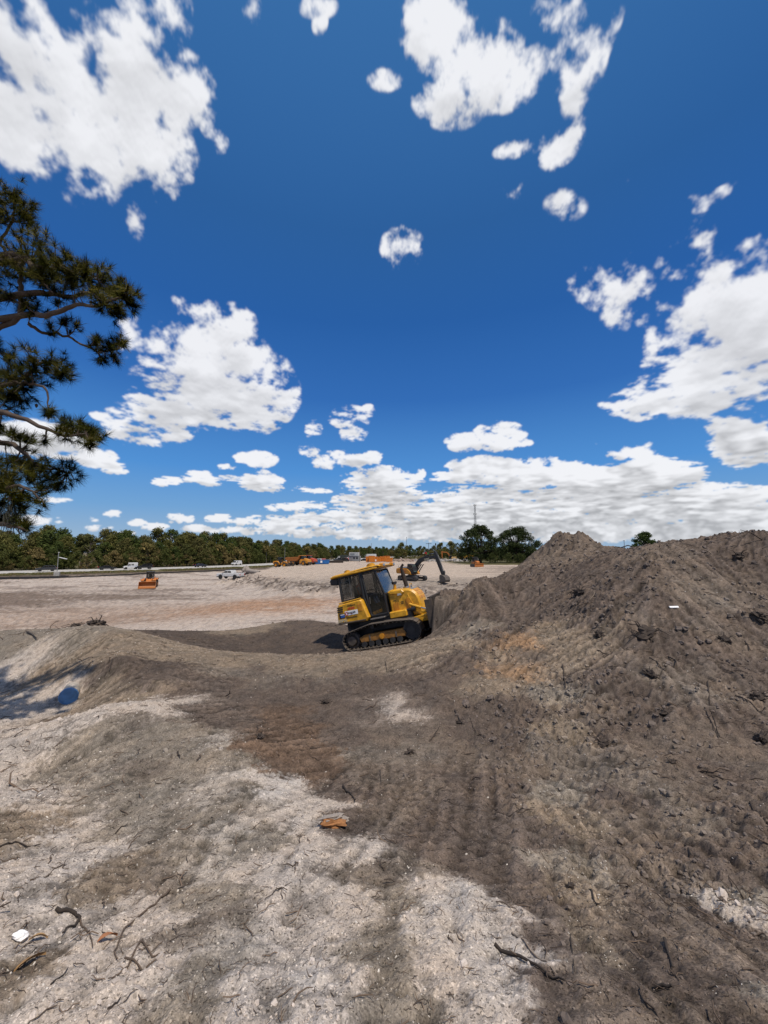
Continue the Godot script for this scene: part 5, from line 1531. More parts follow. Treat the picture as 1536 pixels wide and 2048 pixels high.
func far_excavator(o: Node3D) -> void:
	for sd in [1.0, -1.0]: part(o, "crawler", Shape.new().prism(arc(Vector2(-1.5, .45), .45, 90, 270, 6) + arc(Vector2(1.5, .45), .45, 270, 450, 6), 1.1 * sd - .3, 1.1 * sd + .3, .04), mats.dark_grey)
	part(o, "engine_house", Shape.new().prism(pl([-2.6, 1.1, .5, 1.1, .6, 1.8, -.3, 2.2, -2.4, 2.2]), -1.2, 1.2, .06), paint("pale_yellow", lin(.62, .40, .16), .6))
	var c := part(o, "cab", Shape.new().box(Vector3(.75, 1.95, -.5), Vector3(1.2, 1.7, 1.0), .08), mats.black)
	part(c, "window", Shape.new().box(Vector3(.8, 2.2, -1.01), Vector3(.8, .8, .02)), mats.dark_glass)
	part(o, "boom", Shape.new().prism(pl([.6, 1.7, 1.0, 1.6, 1.7, 3.3, 2.6, 4.2, 5.3, 4.5, 5.4, 4.9, 2.5, 4.8, 1.3, 3.8]), .1, .5, .03), mats.rust_orange)
	part(o, "arm", Shape.new().prism(pl([5.0, 5.1, 5.6, 5.1, 5.7, 4.6, 5.35, 1.2, 5.05, 1.2, 4.95, 4.5]), .15, .45, .03), mats.rust_orange)
	part(o, "bucket", Shape.new().prism(pl([5.0, 1.3, 5.5, 1.2, 5.4, .3, 4.7, .1, 4.2, .3, 4.6, .6]), -.3, .9, .03), mats.track_steel)

func small_dozer(o: Node3D) -> void:
	for sd in [1.0, -1.0]: part(o, "crawler", Shape.new().prism(arc(Vector2(-1.1, .45), .42, 90, 270, 6) + arc(Vector2(1.1, .45), .42, 270, 450, 6), .95 * sd - .28, .95 * sd + .28, .04), mats.dark_grey)
	part(o, "hood", Shape.new().prism(pl([.2, .7, 1.6, .7, 1.6, 1.5, 1.2, 1.8, .2, 1.85]), -.5, .5, .08), mats.orange)
	part(o, "rear_body", Shape.new().box(Vector3(-.7, 1.1, 0), Vector3(1.6, .9, 1.4), .08), mats.orange)
	var c := part(o, "cab", Shape.new().box(Vector3(-.5, 2.2, 0), Vector3(1.2, 1.4, 1.3), .08), mats.black)
	part(c, "roof", Shape.new().box(Vector3(-.5, 2.95, 0), Vector3(1.5, .1, 1.5), .03), mats.dark_grey)
	part(c, "window", Shape.new().box(Vector3(-.5, 2.3, 0), Vector3(.8, .8, 1.32)), mats.dark_glass)
	part(o, "blade", Shape.new().prism(pl([2.1, .1, 2.2, .1, 2.1, .6, 2.25, 1.1, 2.15, 1.15, 2.0, .6]), -1.5, 1.5, .01), mats.rust_orange)
	part(o, "push_arm", Shape.new().box(Vector3(1.5, .5, .5), Vector3(1.2, .15, .15), .02).box(Vector3(1.5, .5, -.5), Vector3(1.2, .15, .15), .02), mats.orange)

# ------------------------------------------------------------------ trees and plants
func leaf_crown(sd: int, clumps: Array, per: int, leaf: float, c0: Color, c1: Color, flat := 0.0) -> ArrayMesh:
	var r := RandomNumberGenerator.new()
	r.seed = sd
	var v := PackedVector3Array()
	var n := PackedVector3Array()
	var col := PackedColorArray()
	for q in clumps:
		var c: Vector3 = q[0]
		var s: Vector3 = q[1]
		var tone := r.randf()
		for k in per:
			var d := Vector3(r.randfn(), r.randfn(), r.randfn()).normalized()
			var p := c + d * s * pow(r.randf_range(0.25, 1.0), 0.5)
			var nn := (d + Vector3(r.randfn(), r.randfn() + flat, r.randfn()) * 0.7).normalized()
			var a := nn.cross(Vector3(r.randfn(), r.randfn(), r.randfn())).normalized()
			var b := nn.cross(a)
			var l := leaf * r.randf_range(0.55, 1.3)
			var w := l * r.randf_range(0.4, 0.8)
			var k4 := [p - a * l, p + b * w * .5 - a * l * .2, p + a * l, p - b * w * .5 + a * l * .1]
			for i in [0, 1, 2, 0, 2, 3]:
				v.append(k4[i])
				n.append(nn)
			var t := clampf(tone * 0.6 + r.randf() * 0.5, 0.0, 1.0)
			var cc := c0.lerp(c1, t) * r.randf_range(0.75, 1.25)
			for i in 6: col.append(cc)
	var arr := []
	arr.resize(Mesh.ARRAY_MAX)
	arr[Mesh.ARRAY_VERTEX] = v
	arr[Mesh.ARRAY_NORMAL] = n
	arr[Mesh.ARRAY_COLOR] = col
	var m := ArrayMesh.new()
	m.add_surface_from_arrays(Mesh.PRIMITIVE_TRIANGLES, arr)
	return m

func leaf_material() -> StandardMaterial3D:
	if mats.has("leaves"): return mats.leaves
	var m := StandardMaterial3D.new()
	m.vertex_color_use_as_albedo = true
	m.roughness = 0.75
	m.metallic_specular = 0.25
	m.backlight_enabled = true
	m.backlight = Color(.45, .5, .3)
	m.cull_mode = BaseMaterial3D.CULL_DISABLED
	mats.leaves = m
	return m

# kind: broad, pine, scrub, palm, bare
func make_tree(kind: String, sd: int, h: float, c0: Color, c1: Color, per := 70) -> Node3D:
	var r := RandomNumberGenerator.new()
	r.seed = sd
	var o := Node3D.new()
	var trunk := Shape.new()
	var clumps := []
	var leaf := 0.42
	if kind == "palm":
		trunk.tube([Vector3(0, -.4, 0), Vector3(.1, h * .45, .05), Vector3(.15, h * .82, .0)], [.2, .16, .17], 8)
		for k in 34:
			var az := r.randf() * TAU
			var el := r.randf_range(-.7, 1.2)
			var d := Vector3(cos(az) * cos(el), sin(el), sin(az) * cos(el))
			clumps.append([Vector3(.15, h * .84, 0) + d * r.randf_range(.9, 1.5), Vector3(.42, .22, .42)])
		leaf = 0.42
	elif kind == "bare":
		trunk.tube([Vector3(0, -.4, 0), Vector3(.1, h * .5, 0), Vector3(-.1, h, .1)], [.2, .13, .03], 7)
		for k in 14:
			var y := h * r.randf_range(.35, .95)
			var az := r.randf() * TAU
			var e := Vector3(cos(az), r.randf_range(.3, .9), sin(az)) * r.randf_range(.8, 2.4)
			trunk.tube([Vector3(0, y, 0), Vector3(0, y, 0) + e * .5 + Vector3(0, .1, 0), Vector3(0, y, 0) + e], [.07, .05, .02], 5)
	else:
		var n := 62
		var bole := h * (.12 if kind == "scrub" else .52 if kind == "pine" else .14)
		var wide := h * (.55 if kind == "scrub" else .20 if kind == "pine" else .36)
		trunk.tube([Vector3(0, -.5, 0), Vector3(r.randf_range(-.2, .2), bole * .6, r.randf_range(-.2, .2)), Vector3(r.randf_range(-.4, .4), h * .9, r.randf_range(-.4, .4))], [h * .026, h * .02, .05], 8)
		for k in n:
			var t := (k + r.randf()) / n
			var az := r.randf() * TAU
			var y := lerpf(bole, h * .97, t)
			var reach := wide * (sin(PI * (0.18 + 0.80 * t)) if kind != "pine" else 1.0 - 0.45 * t) * sqrt(r.randf_range(.15, 1.0))
			var p := Vector3(cos(az) * reach, y, sin(az) * reach)
			var s := h * r.randf_range(.07, .125) * (.8 if kind == "pine" else 1.0)
			clumps.append([p, Vector3(s * 1.15, s * .8, s * 1.15)])
			if k % 2 == 0 and kind != "scrub":
				trunk.tube([Vector3(0, y - h * .12 if y > h * .2 else y, 0), p * Vector3(.5, 1, .5) - Vector3(0, h * .03, 0), p], [h * .010, h * .007, .015], 5)
	if kind != "scrub": part(o, "trunk", trunk, mats.pole_wood)
	if clumps: part(o, "crown", leaf_crown(sd + 5, clumps, per, leaf * h / 13.0 if kind != "palm" else leaf, c0, c1), leaf_material())
	return o

func build_woods() -> void:
	var r := RandomNumberGenerator.new()
	r.seed = 5
	var kinds := [
		["broadleaf_tree", "broad", "dark green broadleaf tree in the woods beyond the road", Color(0.041, 0.060, 0.018), Color(0.084, 0.106, 0.027)],
		["broadleaf_tree", "broad", "olive green broadleaf tree in the woods beyond the road", Color(0.074, 0.077, 0.022), Color(0.142, 0.131, 0.040)],
		["pine_tree", "pine", "thin pine with a dull green crown in the woods beyond the road", Color(0.061, 0.073, 0.025), Color(0.128, 0.122, 0.043)],
		["broadleaf_tree", "broad", "brownish green broadleaf tree in the woods beyond the road", Color(.080, .078, .026), Color(.135, .122, .044)],
		["shrub", "scrub", "low dark green shrub at the edge of the woods beyond the road", Color(0.047, 0.062, 0.018), Color(0.108, 0.112, 0.033)],
		["shrub", "scrub", "low tan and olive shrub at the edge of the woods beyond the road", Color(0.135, 0.106, 0.044), Color(0.230, 0.175, 0.075)],
		["cabbage_palm", "palm", "short cabbage palm with dry fronds at the edge of the woods", Color(0.095, 0.094, 0.027), Color(0.230, 0.175, 0.069)],
		["bare_tree", "bare", "bare grey tree standing in the woods beyond the road", Color(0.135, 0.125, 0.125), Color(0.135, 0.125, 0.125)]]
	var protos := []
	for k in kinds.size():
		var vs := []
		for j in (3 if k < 6 else 2):
			var h := 13.0 if k < 4 else 4.0 if k < 6 else 6.5 if k == 6 else 12.0
			vs.append(make_tree(kinds[k][1], 100 + k * 10 + j, h, kinds[k][3], kinds[k][4], 64 if k < 4 else 50))
		protos.append(vs)
	var put := func(k: int, x: float, d: float, sc: float, group: String) -> void:
		var src: Node3D = protos[k][r.randi() % protos[k].size()]
		var o := copy_of(src, kinds[k][0], Vector3(x, base_h(x, d) - .1, -d), r.randf() * TAU, sc, kinds[k][2], group)
		var said: String = kinds[k][2]
		if not group.contains("road") and not group.contains("edge"): said = said.replace("in the woods beyond the road", "of the").replace("at the edge of the woods beyond the road", "of the").replace("at the edge of the woods", "of the").replace("standing of the", "of the") + " " + group
		if k < 4: said = (["short ", "middling ", "lofty "][0 if sc < .85 else 1 if sc < 1.0 else 2] as String) + said
		o.set_meta("label", said)
		o.set_meta("category", "shrub" if k in [4, 5] else "palm" if k == 6 else "tree")
	var t := 1.75
	while t < 10.0:
		var i := int(t)
		var a := ROAD[i]
		var b := ROAD[i + 1]
		var dir := (b - a).normalized()
		var base := a.lerp(b, t - i)
		var left := Vector2(-dir.y, dir.x)
		var far := base.length()
		for row in 3:
			if far > 330.0 and row == 2: continue
			var p: Vector2 = base + left * ([16.5, 22.0, 29.0][row] + r.randf_range(-2.5, 2.5)) + dir * r.randf_range(-2, 2)
			var k: int = [0, 0, 1, 1, 2, 3, 3][r.randi() % 7] if r.randf() > .03 else 7
			var tall: float = lerpf(1.06, .92, ss(130.0, 300.0, far)) * r.randf_range(.78, 1.12) * [.82, 1.0, 1.12][row]
			put.call(k, p.x, p.y, tall, "trees of the woods beyond the road")
		var u: Vector2 = base + left * (12.2 + r.randf_range(-.8, 1.5))
		if far < 300.0:
			put.call(6 if r.randf() < .22 else 5 if r.randf() < .45 else 4, u.x, u.y, r.randf_range(.9, 1.5), "undergrowth along the edge of the woods")
			var w: Vector2 = base + left * (14.2 + r.randf_range(-1, 1)) + dir * 2.0
			put.call(4 if r.randf() < .7 else 5, w.x, w.y, r.randf_range(1.5, 2.3), "undergrowth along the edge of the woods")
		t += (5.2 if far < 300.0 else 9.0) / a.distance_to(b)
	# the low far treeline closing the view behind the pad
	for k in 66:
		var az := lerpf(-.09, .48, k / 65.0)
		var d := 520.0 + 60.0 * sin(k * 1.7) + r.randf_range(-30, 30)
		put.call([0, 1, 0, 3][r.randi() % 4], az * d, d, r.randf_range(.75, 1.15), "far trees behind the sand pad")
	for k in 34:
		var az := lerpf(.02, .30, k / 33.0)
		var d := 262.0 + r.randf_range(-14, 40)
		put.call([4, 4, 1, 5, 6][r.randi() % 5], az * d, d, r.randf_range(.45, .9) if k % 3 else 1.0, "scrub behind the rubble bank")
	for k in 30:
		var az := lerpf(.44, .84, k / 29.0)
		var d := 300.0 + r.randf_range(-30, 40)
		put.call([0, 1][r.randi() % 2], az * d, d, r.randf_range(.55, .8), "far trees showing over the dirt pile")
	for vs in protos:
		for q in vs: q.free()
	# the two oaks on the pad's far edge, and the round tree behind the pile
	for q in [[41.0, 166.0, 16.4, 8.2, 31], [58.5, 171.0, 16.0, 8.4, 32]]:
		var o := thing("oak_tree", Vector3(q[0], base_h(q[0], q[1]), -q[1]), 0.0, "broad dark oak with a slightly open crown standing at the far pad edge" if q[4] == 31 else "fuller dark oak touching the open crowned one at the far pad edge", "tree", "oaks at the far edge of the sand pad")
		var rr := RandomNumberGenerator.new()
		rr.seed = q[4]
		var tr := Shape.new()
		var cl := []
		var hh: float = q[2]
		tr.tube([Vector3(0, -.5, 0), Vector3(.3, hh * .2, 0), Vector3(.2, hh * .45, .2)], [.75, .55, .4], 9)
		for k in 170:
			var t2 := rr.randf()
			var az := rr.randf() * TAU
			var y := lerpf(hh * .08, hh * .95, t2)
			var reach: float = q[3] * sin(PI * (.30 + .64 * t2)) * sqrt(rr.randf_range(.1, 1.0))
			var p := Vector3(cos(az) * reach * 1.25, y, sin(az) * reach)
			cl.append([p, Vector3(1.6, 1.15, 1.6) * rr.randf_range(.7, 1.25)])
			if k % 5 == 0: tr.tube([Vector3(.2, hh * .25, .1), p * .5 + Vector3(0, hh * .18, 0), p], [.28, .16, .04], 6)
		part(o, "trunk", tr, mats.dark_wood)
		part(o, "crown", leaf_crown(q[4], cl, 95, .42, Color(.020, .032, .012), Color(.050, .064, .022)), leaf_material())
	var rt := make_tree("broad", 77, 9.5, Color(.03, .05, .014), Color(.06, .085, .024), 110)
	rt.name = "broadleaf_tree_901"
	add_child(rt)
	rt.position = Vector3(118, -4.6, -175)
	rt.scale = Vector3(1.75, 1.45, 1.75)
	tag(rt, "round dark green tree showing above the crest of the dirt pile", "tree")
	var pm := make_tree("palm", 78, 7.0, Color(.06, .07, .02), Color(.14, .12, .045))
	pm.name = "cabbage_palm_901"
	add_child(pm)
	pm.position = Vector3(98, -4.6, -185)
	tag(pm, "single palm showing above the saddle of the dirt pile", "palm")
	for k in 5:
		var b := make_tree("scrub", 90 + k, 4.2, Color(.035, .05, .015), Color(.08, .09, .028), 60)
		b.name = "shrub_%03d" % (901 + k)
		add_child(b)
		b.position = Vector3(44 + k * 5.5, base_h(44 + k * 5.5, 158.0), -158.0 + (k % 2) * 4.0)
		tag(b, "green shrub growing in the grass below the oaks", "shrub", "shrubs below the oaks")

func build_pine() -> void:
	var r := RandomNumberGenerator.new()
	r.seed = 19
	var base := Vector3(-10.2, ground_y(-10.2, -7.2), -7.2)
	var root := thing("pine_tree", base, 0.0, "big pine leaning its needled branches in over the sandy flat", "tree")
	part(root, "trunk", Shape.new().tube([Vector3(0, -.4, 0), Vector3(.1, 3, .1), Vector3(.2, 6, 0), Vector3(0, 9, .1), Vector3(.1, 12, 0)], [.30, .25, .21, .16, .08], 12), bark())
	# limbs: height on the trunk, then points
	var limbs := [
		[Vector3(-8.13, 4.00, -7.20), Vector3(-7.58, 4.42, -7.20), Vector3(-7.13, 4.60, -7.10), Vector3(-7.05, 5.07, -7.00), Vector3(-7.09, 5.36, -7.00), Vector3(-7.34, 5.82, -7.00), Vector3(-7.67, 6.17, -7.10), Vector3(-7.37, 6.55, -7.00), Vector3(-7.37, 6.93, -7.00), Vector3(-7.38, 7.26, -7.00)],
		[Vector3(-7.13, 4.60, -7.10), Vector3(-6.53, 4.47, -6.90), Vector3(-5.94, 4.45, -6.70), Vector3(-5.61, 4.50, -6.60), Vector3(-5.18, 4.40, -6.50), Vector3(-4.78, 4.46, -6.40), Vector3(-4.58, 4.44, -6.40)],
		[Vector3(-7.02, 4.96, -7.00), Vector3(-6.57, 5.06, -7.10), Vector3(-6.18, 5.07, -7.20), Vector3(-5.79, 5.19, -7.20), Vector3(-5.37, 5.28, -7.20), Vector3(-5.17, 5.47, -7.20)],
		[Vector3(-6.84, 4.40, -7.00), Vector3(-6.72, 4.31, -7.20), Vector3(-6.50, 4.38, -7.40), Vector3(-6.23, 4.27, -7.50), Vector3(-5.90, 4.13, -7.60), Vector3(-5.51, 4.19, -7.60)],
		[Vector3(-7.34, 5.82, -7.00), Vector3(-7.02, 5.39, -6.90), Vector3(-6.58, 5.18, -6.80), Vector3(-6.14, 4.80, -6.70)],
		[Vector3(-7.24, 5.70, -7.00), Vector3(-6.72, 5.43, -6.80), Vector3(-6.25, 5.30, -6.70), Vector3(-5.68, 5.12, -6.60), Vector3(-5.26, 4.97, -6.60)],
		[Vector3(-7.97, 2.85, -7.00), Vector3(-7.22, 2.98, -6.80), Vector3(-6.68, 3.07, -6.70), Vector3(-6.28, 3.25, -6.60), Vector3(-6.06, 3.42, -6.60), Vector3(-5.79, 3.20, -6.60)],
		[Vector3(-6.68, 3.07, -6.70), Vector3(-6.31, 2.99, -6.60), Vector3(-5.94, 2.85, -6.50), Vector3(-5.86, 2.54, -6.50)],
		[Vector3(-7.48, 2.37, -6.60), Vector3(-6.58, 2.39, -6.40), Vector3(-6.13, 2.25, -6.30), Vector3(-5.60, 2.05, -6.20), Vector3(-5.26, 1.91, -6.20), Vector3(-4.92, 1.95, -6.20)],
		[Vector3(-7.67, 2.12, -6.80), Vector3(-6.83, 1.96, -6.70), Vector3(-6.42, 1.85, -6.60), Vector3(-5.99, 1.53, -6.50), Vector3(-5.64, 1.41, -6.50), Vector3(-5.36, 1.35, -6.50)],
		[Vector3(-7.14, 1.30, -6.40), Vector3(-6.34, 0.99, -6.30), Vector3(-5.92, 1.08, -6.20), Vector3(-5.53, 0.85, -6.20)],
		[Vector3(-7.07, 0.71, -6.40), Vector3(-6.28, 0.48, -6.30), Vector3(-5.93, 0.40, -6.20), Vector3(-5.72, 0.34, -6.20)],
		[Vector3(-8.64, 5.28, -7.00), Vector3(-7.92, 5.95, -6.80), Vector3(-7.59, 6.48, -6.70), Vector3(-7.44, 6.90, -6.70)],
		[Vector3(-7.04, 2.78, -6.00), Vector3(-6.35, 3.13, -5.70), Vector3(-6.14, 3.56, -5.60)],
		[Vector3(-7.30, 1.62, -6.00), Vector3(-5.96, 1.75, -5.40), Vector3(-5.43, 1.41, -5.20)]]
	var nodes := []
	for l in limbs:
		var pts := []
		var rad := []
		var main: bool = l[0].x < -7.0
		if main:
			pts.append(Vector3(.12, clampf(l[0].y - base.y - .5, 1.0, 11.5), 0))
			rad.append(.10)
		for k in l.size():
			pts.append(l[k] - base)
			rad.append(lerpf(.058 if main else .034, .010, float(k) / (l.size() - 1)))
		# smooth with Catmull-Rom and a little crookedness
		var sp := []
		var sr := []
		for k in pts.size() - 1:
			var p0: Vector3 = pts[maxi(k - 1, 0)]
			var p3: Vector3 = pts[mini(k + 2, pts.size() - 1)]
			for j in 4:
				var t := j / 4.0
				var q: Vector3 = (pts[k] as Vector3).cubic_interpolate(pts[k + 1], p0, p3, t)
				sp.append(q + Vector3(r.randfn(), r.randfn(), r.randfn()) * .012)
				sr.append(lerpf(rad[k], rad[k + 1], t))
		sp.append(pts[-1])
		sr.append(rad[-1])
		part(root, "limb", Shape.new().tube(sp, sr, 7), bark())
		for q in sp: nodes.append(q)
	# needle clusters: where, spread, how many
	var cl := [
		[Vector3(-7.37, 6.96, -6.92), 0.34, 26], [Vector3(-7.08, 6.56, -7.01), 0.27, 16], [Vector3(-6.63, 5.81, -6.76), 0.30, 18], [Vector3(-7.38, 6.51, -6.73), 0.26, 14], [Vector3(-6.76, 5.46, -6.84), 0.40, 28], [Vector3(-6.01, 5.23, -6.54), 0.32, 26], [Vector3(-5.51, 5.01, -6.45), 0.30, 26], [Vector3(-5.34, 5.05, -6.70), 0.28, 20], [Vector3(-5.34, 5.21, -7.13), 0.22, 16], [Vector3(-4.53, 4.48, -6.32), 0.18, 16], [Vector3(-4.86, 4.40, -6.55), 0.22, 16], [Vector3(-5.01, 4.47, -6.44), 0.22, 12], [Vector3(-6.48, 5.18, -6.88), 0.32, 18], [Vector3(-6.24, 5.24, -7.17), 0.28, 14], [Vector3(-7.28, 4.92, -7.09), 0.28, 14], [Vector3(-6.74, 4.67, -6.90), 0.20, 10], [Vector3(-6.12, 4.64, -6.79), 0.07, 2], [Vector3(-7.52, 5.57, -7.11), 0.33, 18], [Vector3(-6.44, 4.62, -7.41), 0.15, 6], [Vector3(-6.33, 4.65, -7.52), 0.12, 4], [Vector3(-5.96, 4.30, -7.63), 0.22, 12], [Vector3(-5.53, 4.10, -7.47), 0.21, 14], [Vector3(-5.56, 4.38, -7.68), 0.14, 7], [Vector3(-5.84, 4.02, -7.63), 0.18, 8], [Vector3(-6.63, 4.36, -7.19), 0.13, 4], [Vector3(-6.21, 3.36, -6.46), 0.22, 14], [Vector3(-6.03, 3.35, -6.71), 0.23, 16], [Vector3(-5.73, 3.15, -6.59), 0.14, 9], [Vector3(-6.85, 3.28, -6.77), 0.26, 18], [Vector3(-6.42, 3.07, -6.71), 0.24, 16], [Vector3(-6.95, 2.87, -6.81), 0.30, 20], [Vector3(-6.56, 2.75, -6.75), 0.23, 12], [Vector3(-5.84, 2.50, -6.47), 0.12, 6], [Vector3(-7.58, 4.00, -7.29), 0.28, 14], [Vector3(-5.26, 2.05, -6.18), 0.16, 10], [Vector3(-5.13, 2.07, -6.33), 0.18, 14], [Vector3(-4.92, 1.95, -6.31), 0.15, 12], [Vector3(-4.76, 1.77, -6.08), 0.08, 5], [Vector3(-6.23, 1.93, -6.49), 0.18, 10], [Vector3(-6.72, 2.15, -6.62), 0.21, 12], [Vector3(-5.69, 1.89, -6.34), 0.07, 3], [Vector3(-6.47, 1.55, -6.56), 0.29, 18], [Vector3(-6.09, 1.37, -6.54), 0.29, 20], [Vector3(-5.74, 1.22, -6.44), 0.20, 12], [Vector3(-5.47, 1.41, -6.50), 0.19, 14], [Vector3(-5.52, 1.16, -6.47), 0.15, 8], [Vector3(-6.20, 1.10, -6.23), 0.24, 14], [Vector3(-5.89, 0.97, -6.23), 0.16, 8], [Vector3(-5.60, 0.85, -6.23), 0.15, 8], [Vector3(-6.14, 0.79, -6.37), 0.18, 8], [Vector3(-5.87, 0.45, -6.25), 0.15, 8], [Vector3(-6.31, 0.58, -6.40), 0.20, 9], [Vector3(-8.02, 6.50, -6.83), 0.53, 30], [Vector3(-8.17, 5.35, -7.10), 0.64, 40], [Vector3(-8.29, 4.09, -7.25), 0.56, 34], [Vector3(-7.62, 2.79, -6.85), 0.53, 34], [Vector3(-7.21, 1.58, -6.51), 0.51, 34], [Vector3(-6.83, 0.88, -6.46), 0.33, 16], [Vector3(-6.77, 3.80, -5.72), 0.37, 24], [Vector3(-6.69, 1.86, -5.72), 0.37, 24]]
	var tufts: Array[Transform3D] = []
	var cols: PackedColorArray = []
	var twigs := Shape.new()
	var cones := []
	for c in cl:
		var ctr: Vector3 = c[0] - base
		var rad: float = c[1]
		for k in int(c[2] * 1.45):
			var p := ctr + Vector3(r.randfn(), r.randfn(), r.randfn()) * rad * .5
			var from := nodes[0] as Vector3
			var bd := 1e9
			for q: Vector3 in nodes:
				var d2 := q.distance_squared_to(p) + maxf(0.0, q.y - p.y) * .15
				if d2 < bd:
					bd = d2
					from = q
			var dir := (p - from).normalized()
			dir = (dir + Vector3(0, .45, 0)).normalized()
			if k % 3 == 0 and bd < 1.0: twigs.tube([from, from.lerp(p, .55) - Vector3(0, .03, 0), p], [.013, .009, .006], 4, false)
			var y := dir
			var x := y.cross(Vector3(r.randfn(), r.randfn(), r.randfn())).normalized()
			tufts.append(Transform3D(Basis(x, y, x.cross(y)) * r.randf_range(.8, 1.2), p))
			var g := r.randf()
			cols.append(Color(.155, .170, .058).lerp(Color(.36, .31, .095), g * g) * r.randf_range(.8, 1.25))
			if r.randf() < .012: cones.append(p - Vector3(0, .06, 0))
	part(root, "twigs", twigs, bark())
	for p in cones: part(root, "cone", Shape.new().turned(p, Vector3.DOWN, [Vector2(0, 0), Vector2(.01, .02), Vector2(.04, .024), Vector2(.075, .008), Vector2(.078, 0)], 8), mats.dark_wood)
	# one tuft: long needles fanning round the twig tip
	var v := PackedVector3Array()
	var n := PackedVector3Array()
	for k in 74:
		var az := r.randf() * TAU
		var el := deg_to_rad(r.randf_range(-12.0, 86.0))
		var d := Vector3(cos(az) * cos(el), sin(el), sin(az) * cos(el))
		var s := d.cross(Vector3(r.randfn(), r.randfn(), r.randfn())).normalized()
		var l := r.randf_range(.13, .21)
		var o := Vector3(0, r.randf_range(-.05, .03), 0)
		var tip := o + d * l + Vector3(0, -.03 * cos(el), 0)
		v.append_array([o - s * .0032, tip, o + s * .0032])
		var nn := d.cross(s)
		n.append_array([nn, nn, nn])
	var arr := []
	arr.resize(Mesh.ARRAY_MAX)
	arr[Mesh.ARRAY_VERTEX] = v
	arr[Mesh.ARRAY_NORMAL] = n
	var tm := ArrayMesh.new()
	tm.add_surface_from_arrays(Mesh.PRIMITIVE_TRIANGLES, arr)
	var nm: StandardMaterial3D = leaf_material().duplicate()
	nm.backlight = Color(.75, .8, .5)
	scatter(root, "needles", tm, nm, tufts, cols)
	# hanging moss
	var ms := Shape.new()
	for q: Vector3 in [Vector3(-6.17, 0.86, -6.30), Vector3(-6.06, 0.74, -6.30), Vector3(-5.97, 0.61, -6.30), Vector3(-6.12, 0.65, -6.30)]:
		var p := q - base
		for k in 9:
			var s := p + Vector3(r.randfn(), r.randfn() * .3, r.randfn()) * .05
			ms.tube([s, s + Vector3(r.randfn() * .03, -.16, r.randfn() * .03), s + Vector3(r.randfn() * .05, -.34, r.randfn() * .05)], [.006, .008, .003], 4, false)
	part(root, "hanging_moss", ms, paint("moss", lin(.13, .13, .10), .95))

func bark() -> StandardMaterial3D:
	return paint("bark", lin(.105, .075, .058), .95)

func scatter(parent: Node, called: String, m: Mesh, mat: Material, xf: Array[Transform3D], cols: PackedColorArray) -> MultiMeshInstance3D:
	var mm := MultiMesh.new()
	mm.transform_format = MultiMesh.TRANSFORM_3D
	mm.use_colors = true
	mm.mesh = m
	mm.instance_count = xf.size()
	for i in xf.size():
		mm.set_instance_transform(i, xf[i])
		mm.set_instance_color(i, cols[i])
	var o := MultiMeshInstance3D.new()
	o.name = called
	o.multimesh = mm
	o.material_override = mat
	o.set_meta("kind", "stuff")
	parent.add_child(o, true)
	return o

# ------------------------------------------------------------------ road, fence, poles
func build_road() -> void:
	var s := Shape.new()
	var pts: Array[Vector2] = []
	for i in range(0, ROAD.size() - 1):
		for j in 8:
			var t := j / 8.0
			pts.append(ROAD[i].cubic_interpolate(ROAD[i + 1], ROAD[maxi(i - 1, 0)], ROAD[mini(i + 2, ROAD.size() - 1)], t))
	var edge := Shape.new()
	for i in pts.size() - 1:
		var d0 := (pts[mini(i + 1, pts.size() - 1)] - pts[maxi(i - 1, 0)]).normalized()
		var d1 := (pts[mini(i + 2, pts.size() - 1)] - pts[i]).normalized()
		var n0 := Vector2(-d0.y, d0.x)
		var n1 := Vector2(-d1.y, d1.x)
		var P := func(p: Vector2, n: Vector2, o: float, y: float) -> Vector3: return Vector3(p.x + n.x * o, ROAD_Y + y, -p.y - n.y * o)
		s.quad(P.call(pts[i], n0, 8.2, 0), P.call(pts[i + 1], n1, 8.2, 0), P.call(pts[i + 1], n1, -8.2, 0), P.call(pts[i], n0, -8.2, 0))
		s.quad(P.call(pts[i], n0, -8.2, 0), P.call(pts[i + 1], n1, -8.2, 0), P.call(pts[i + 1], n1, -8.7, -.25), P.call(pts[i], n0, -8.7, -.25))
		s.quad(P.call(pts[i], n0, 8.7, -.25), P.call(pts[i + 1], n1, 8.7, -.25), P.call(pts[i + 1], n1, 8.2, 0), P.call(pts[i], n0, 8.2, 0))
		for o: float in [-7.4, -3.7, -.12, .12, 3.7, 7.4]:
			edge.quad(P.call(pts[i], n0, o + .07, .006), P.call(pts[i + 1], n1, o + .07, .006), P.call(pts[i + 1], n1, o - .07, .006), P.call(pts[i], n0, o - .07, .006))
	var m := paint("asphalt", lin(.58, .56, .52), .9)
	var o := MeshInstance3D.new()
	o.name = "road"
	o.mesh = s.mesh()
	o.material_override = m
	o.set_meta("kind", "structure")
	add_child(o)
	var l := MeshInstance3D.new()
	l.name = "road_markings"
	l.mesh = edge.mesh()
	l.material_override = mats.off_white
	l.set_meta("kind", "structure")
	add_child(l)

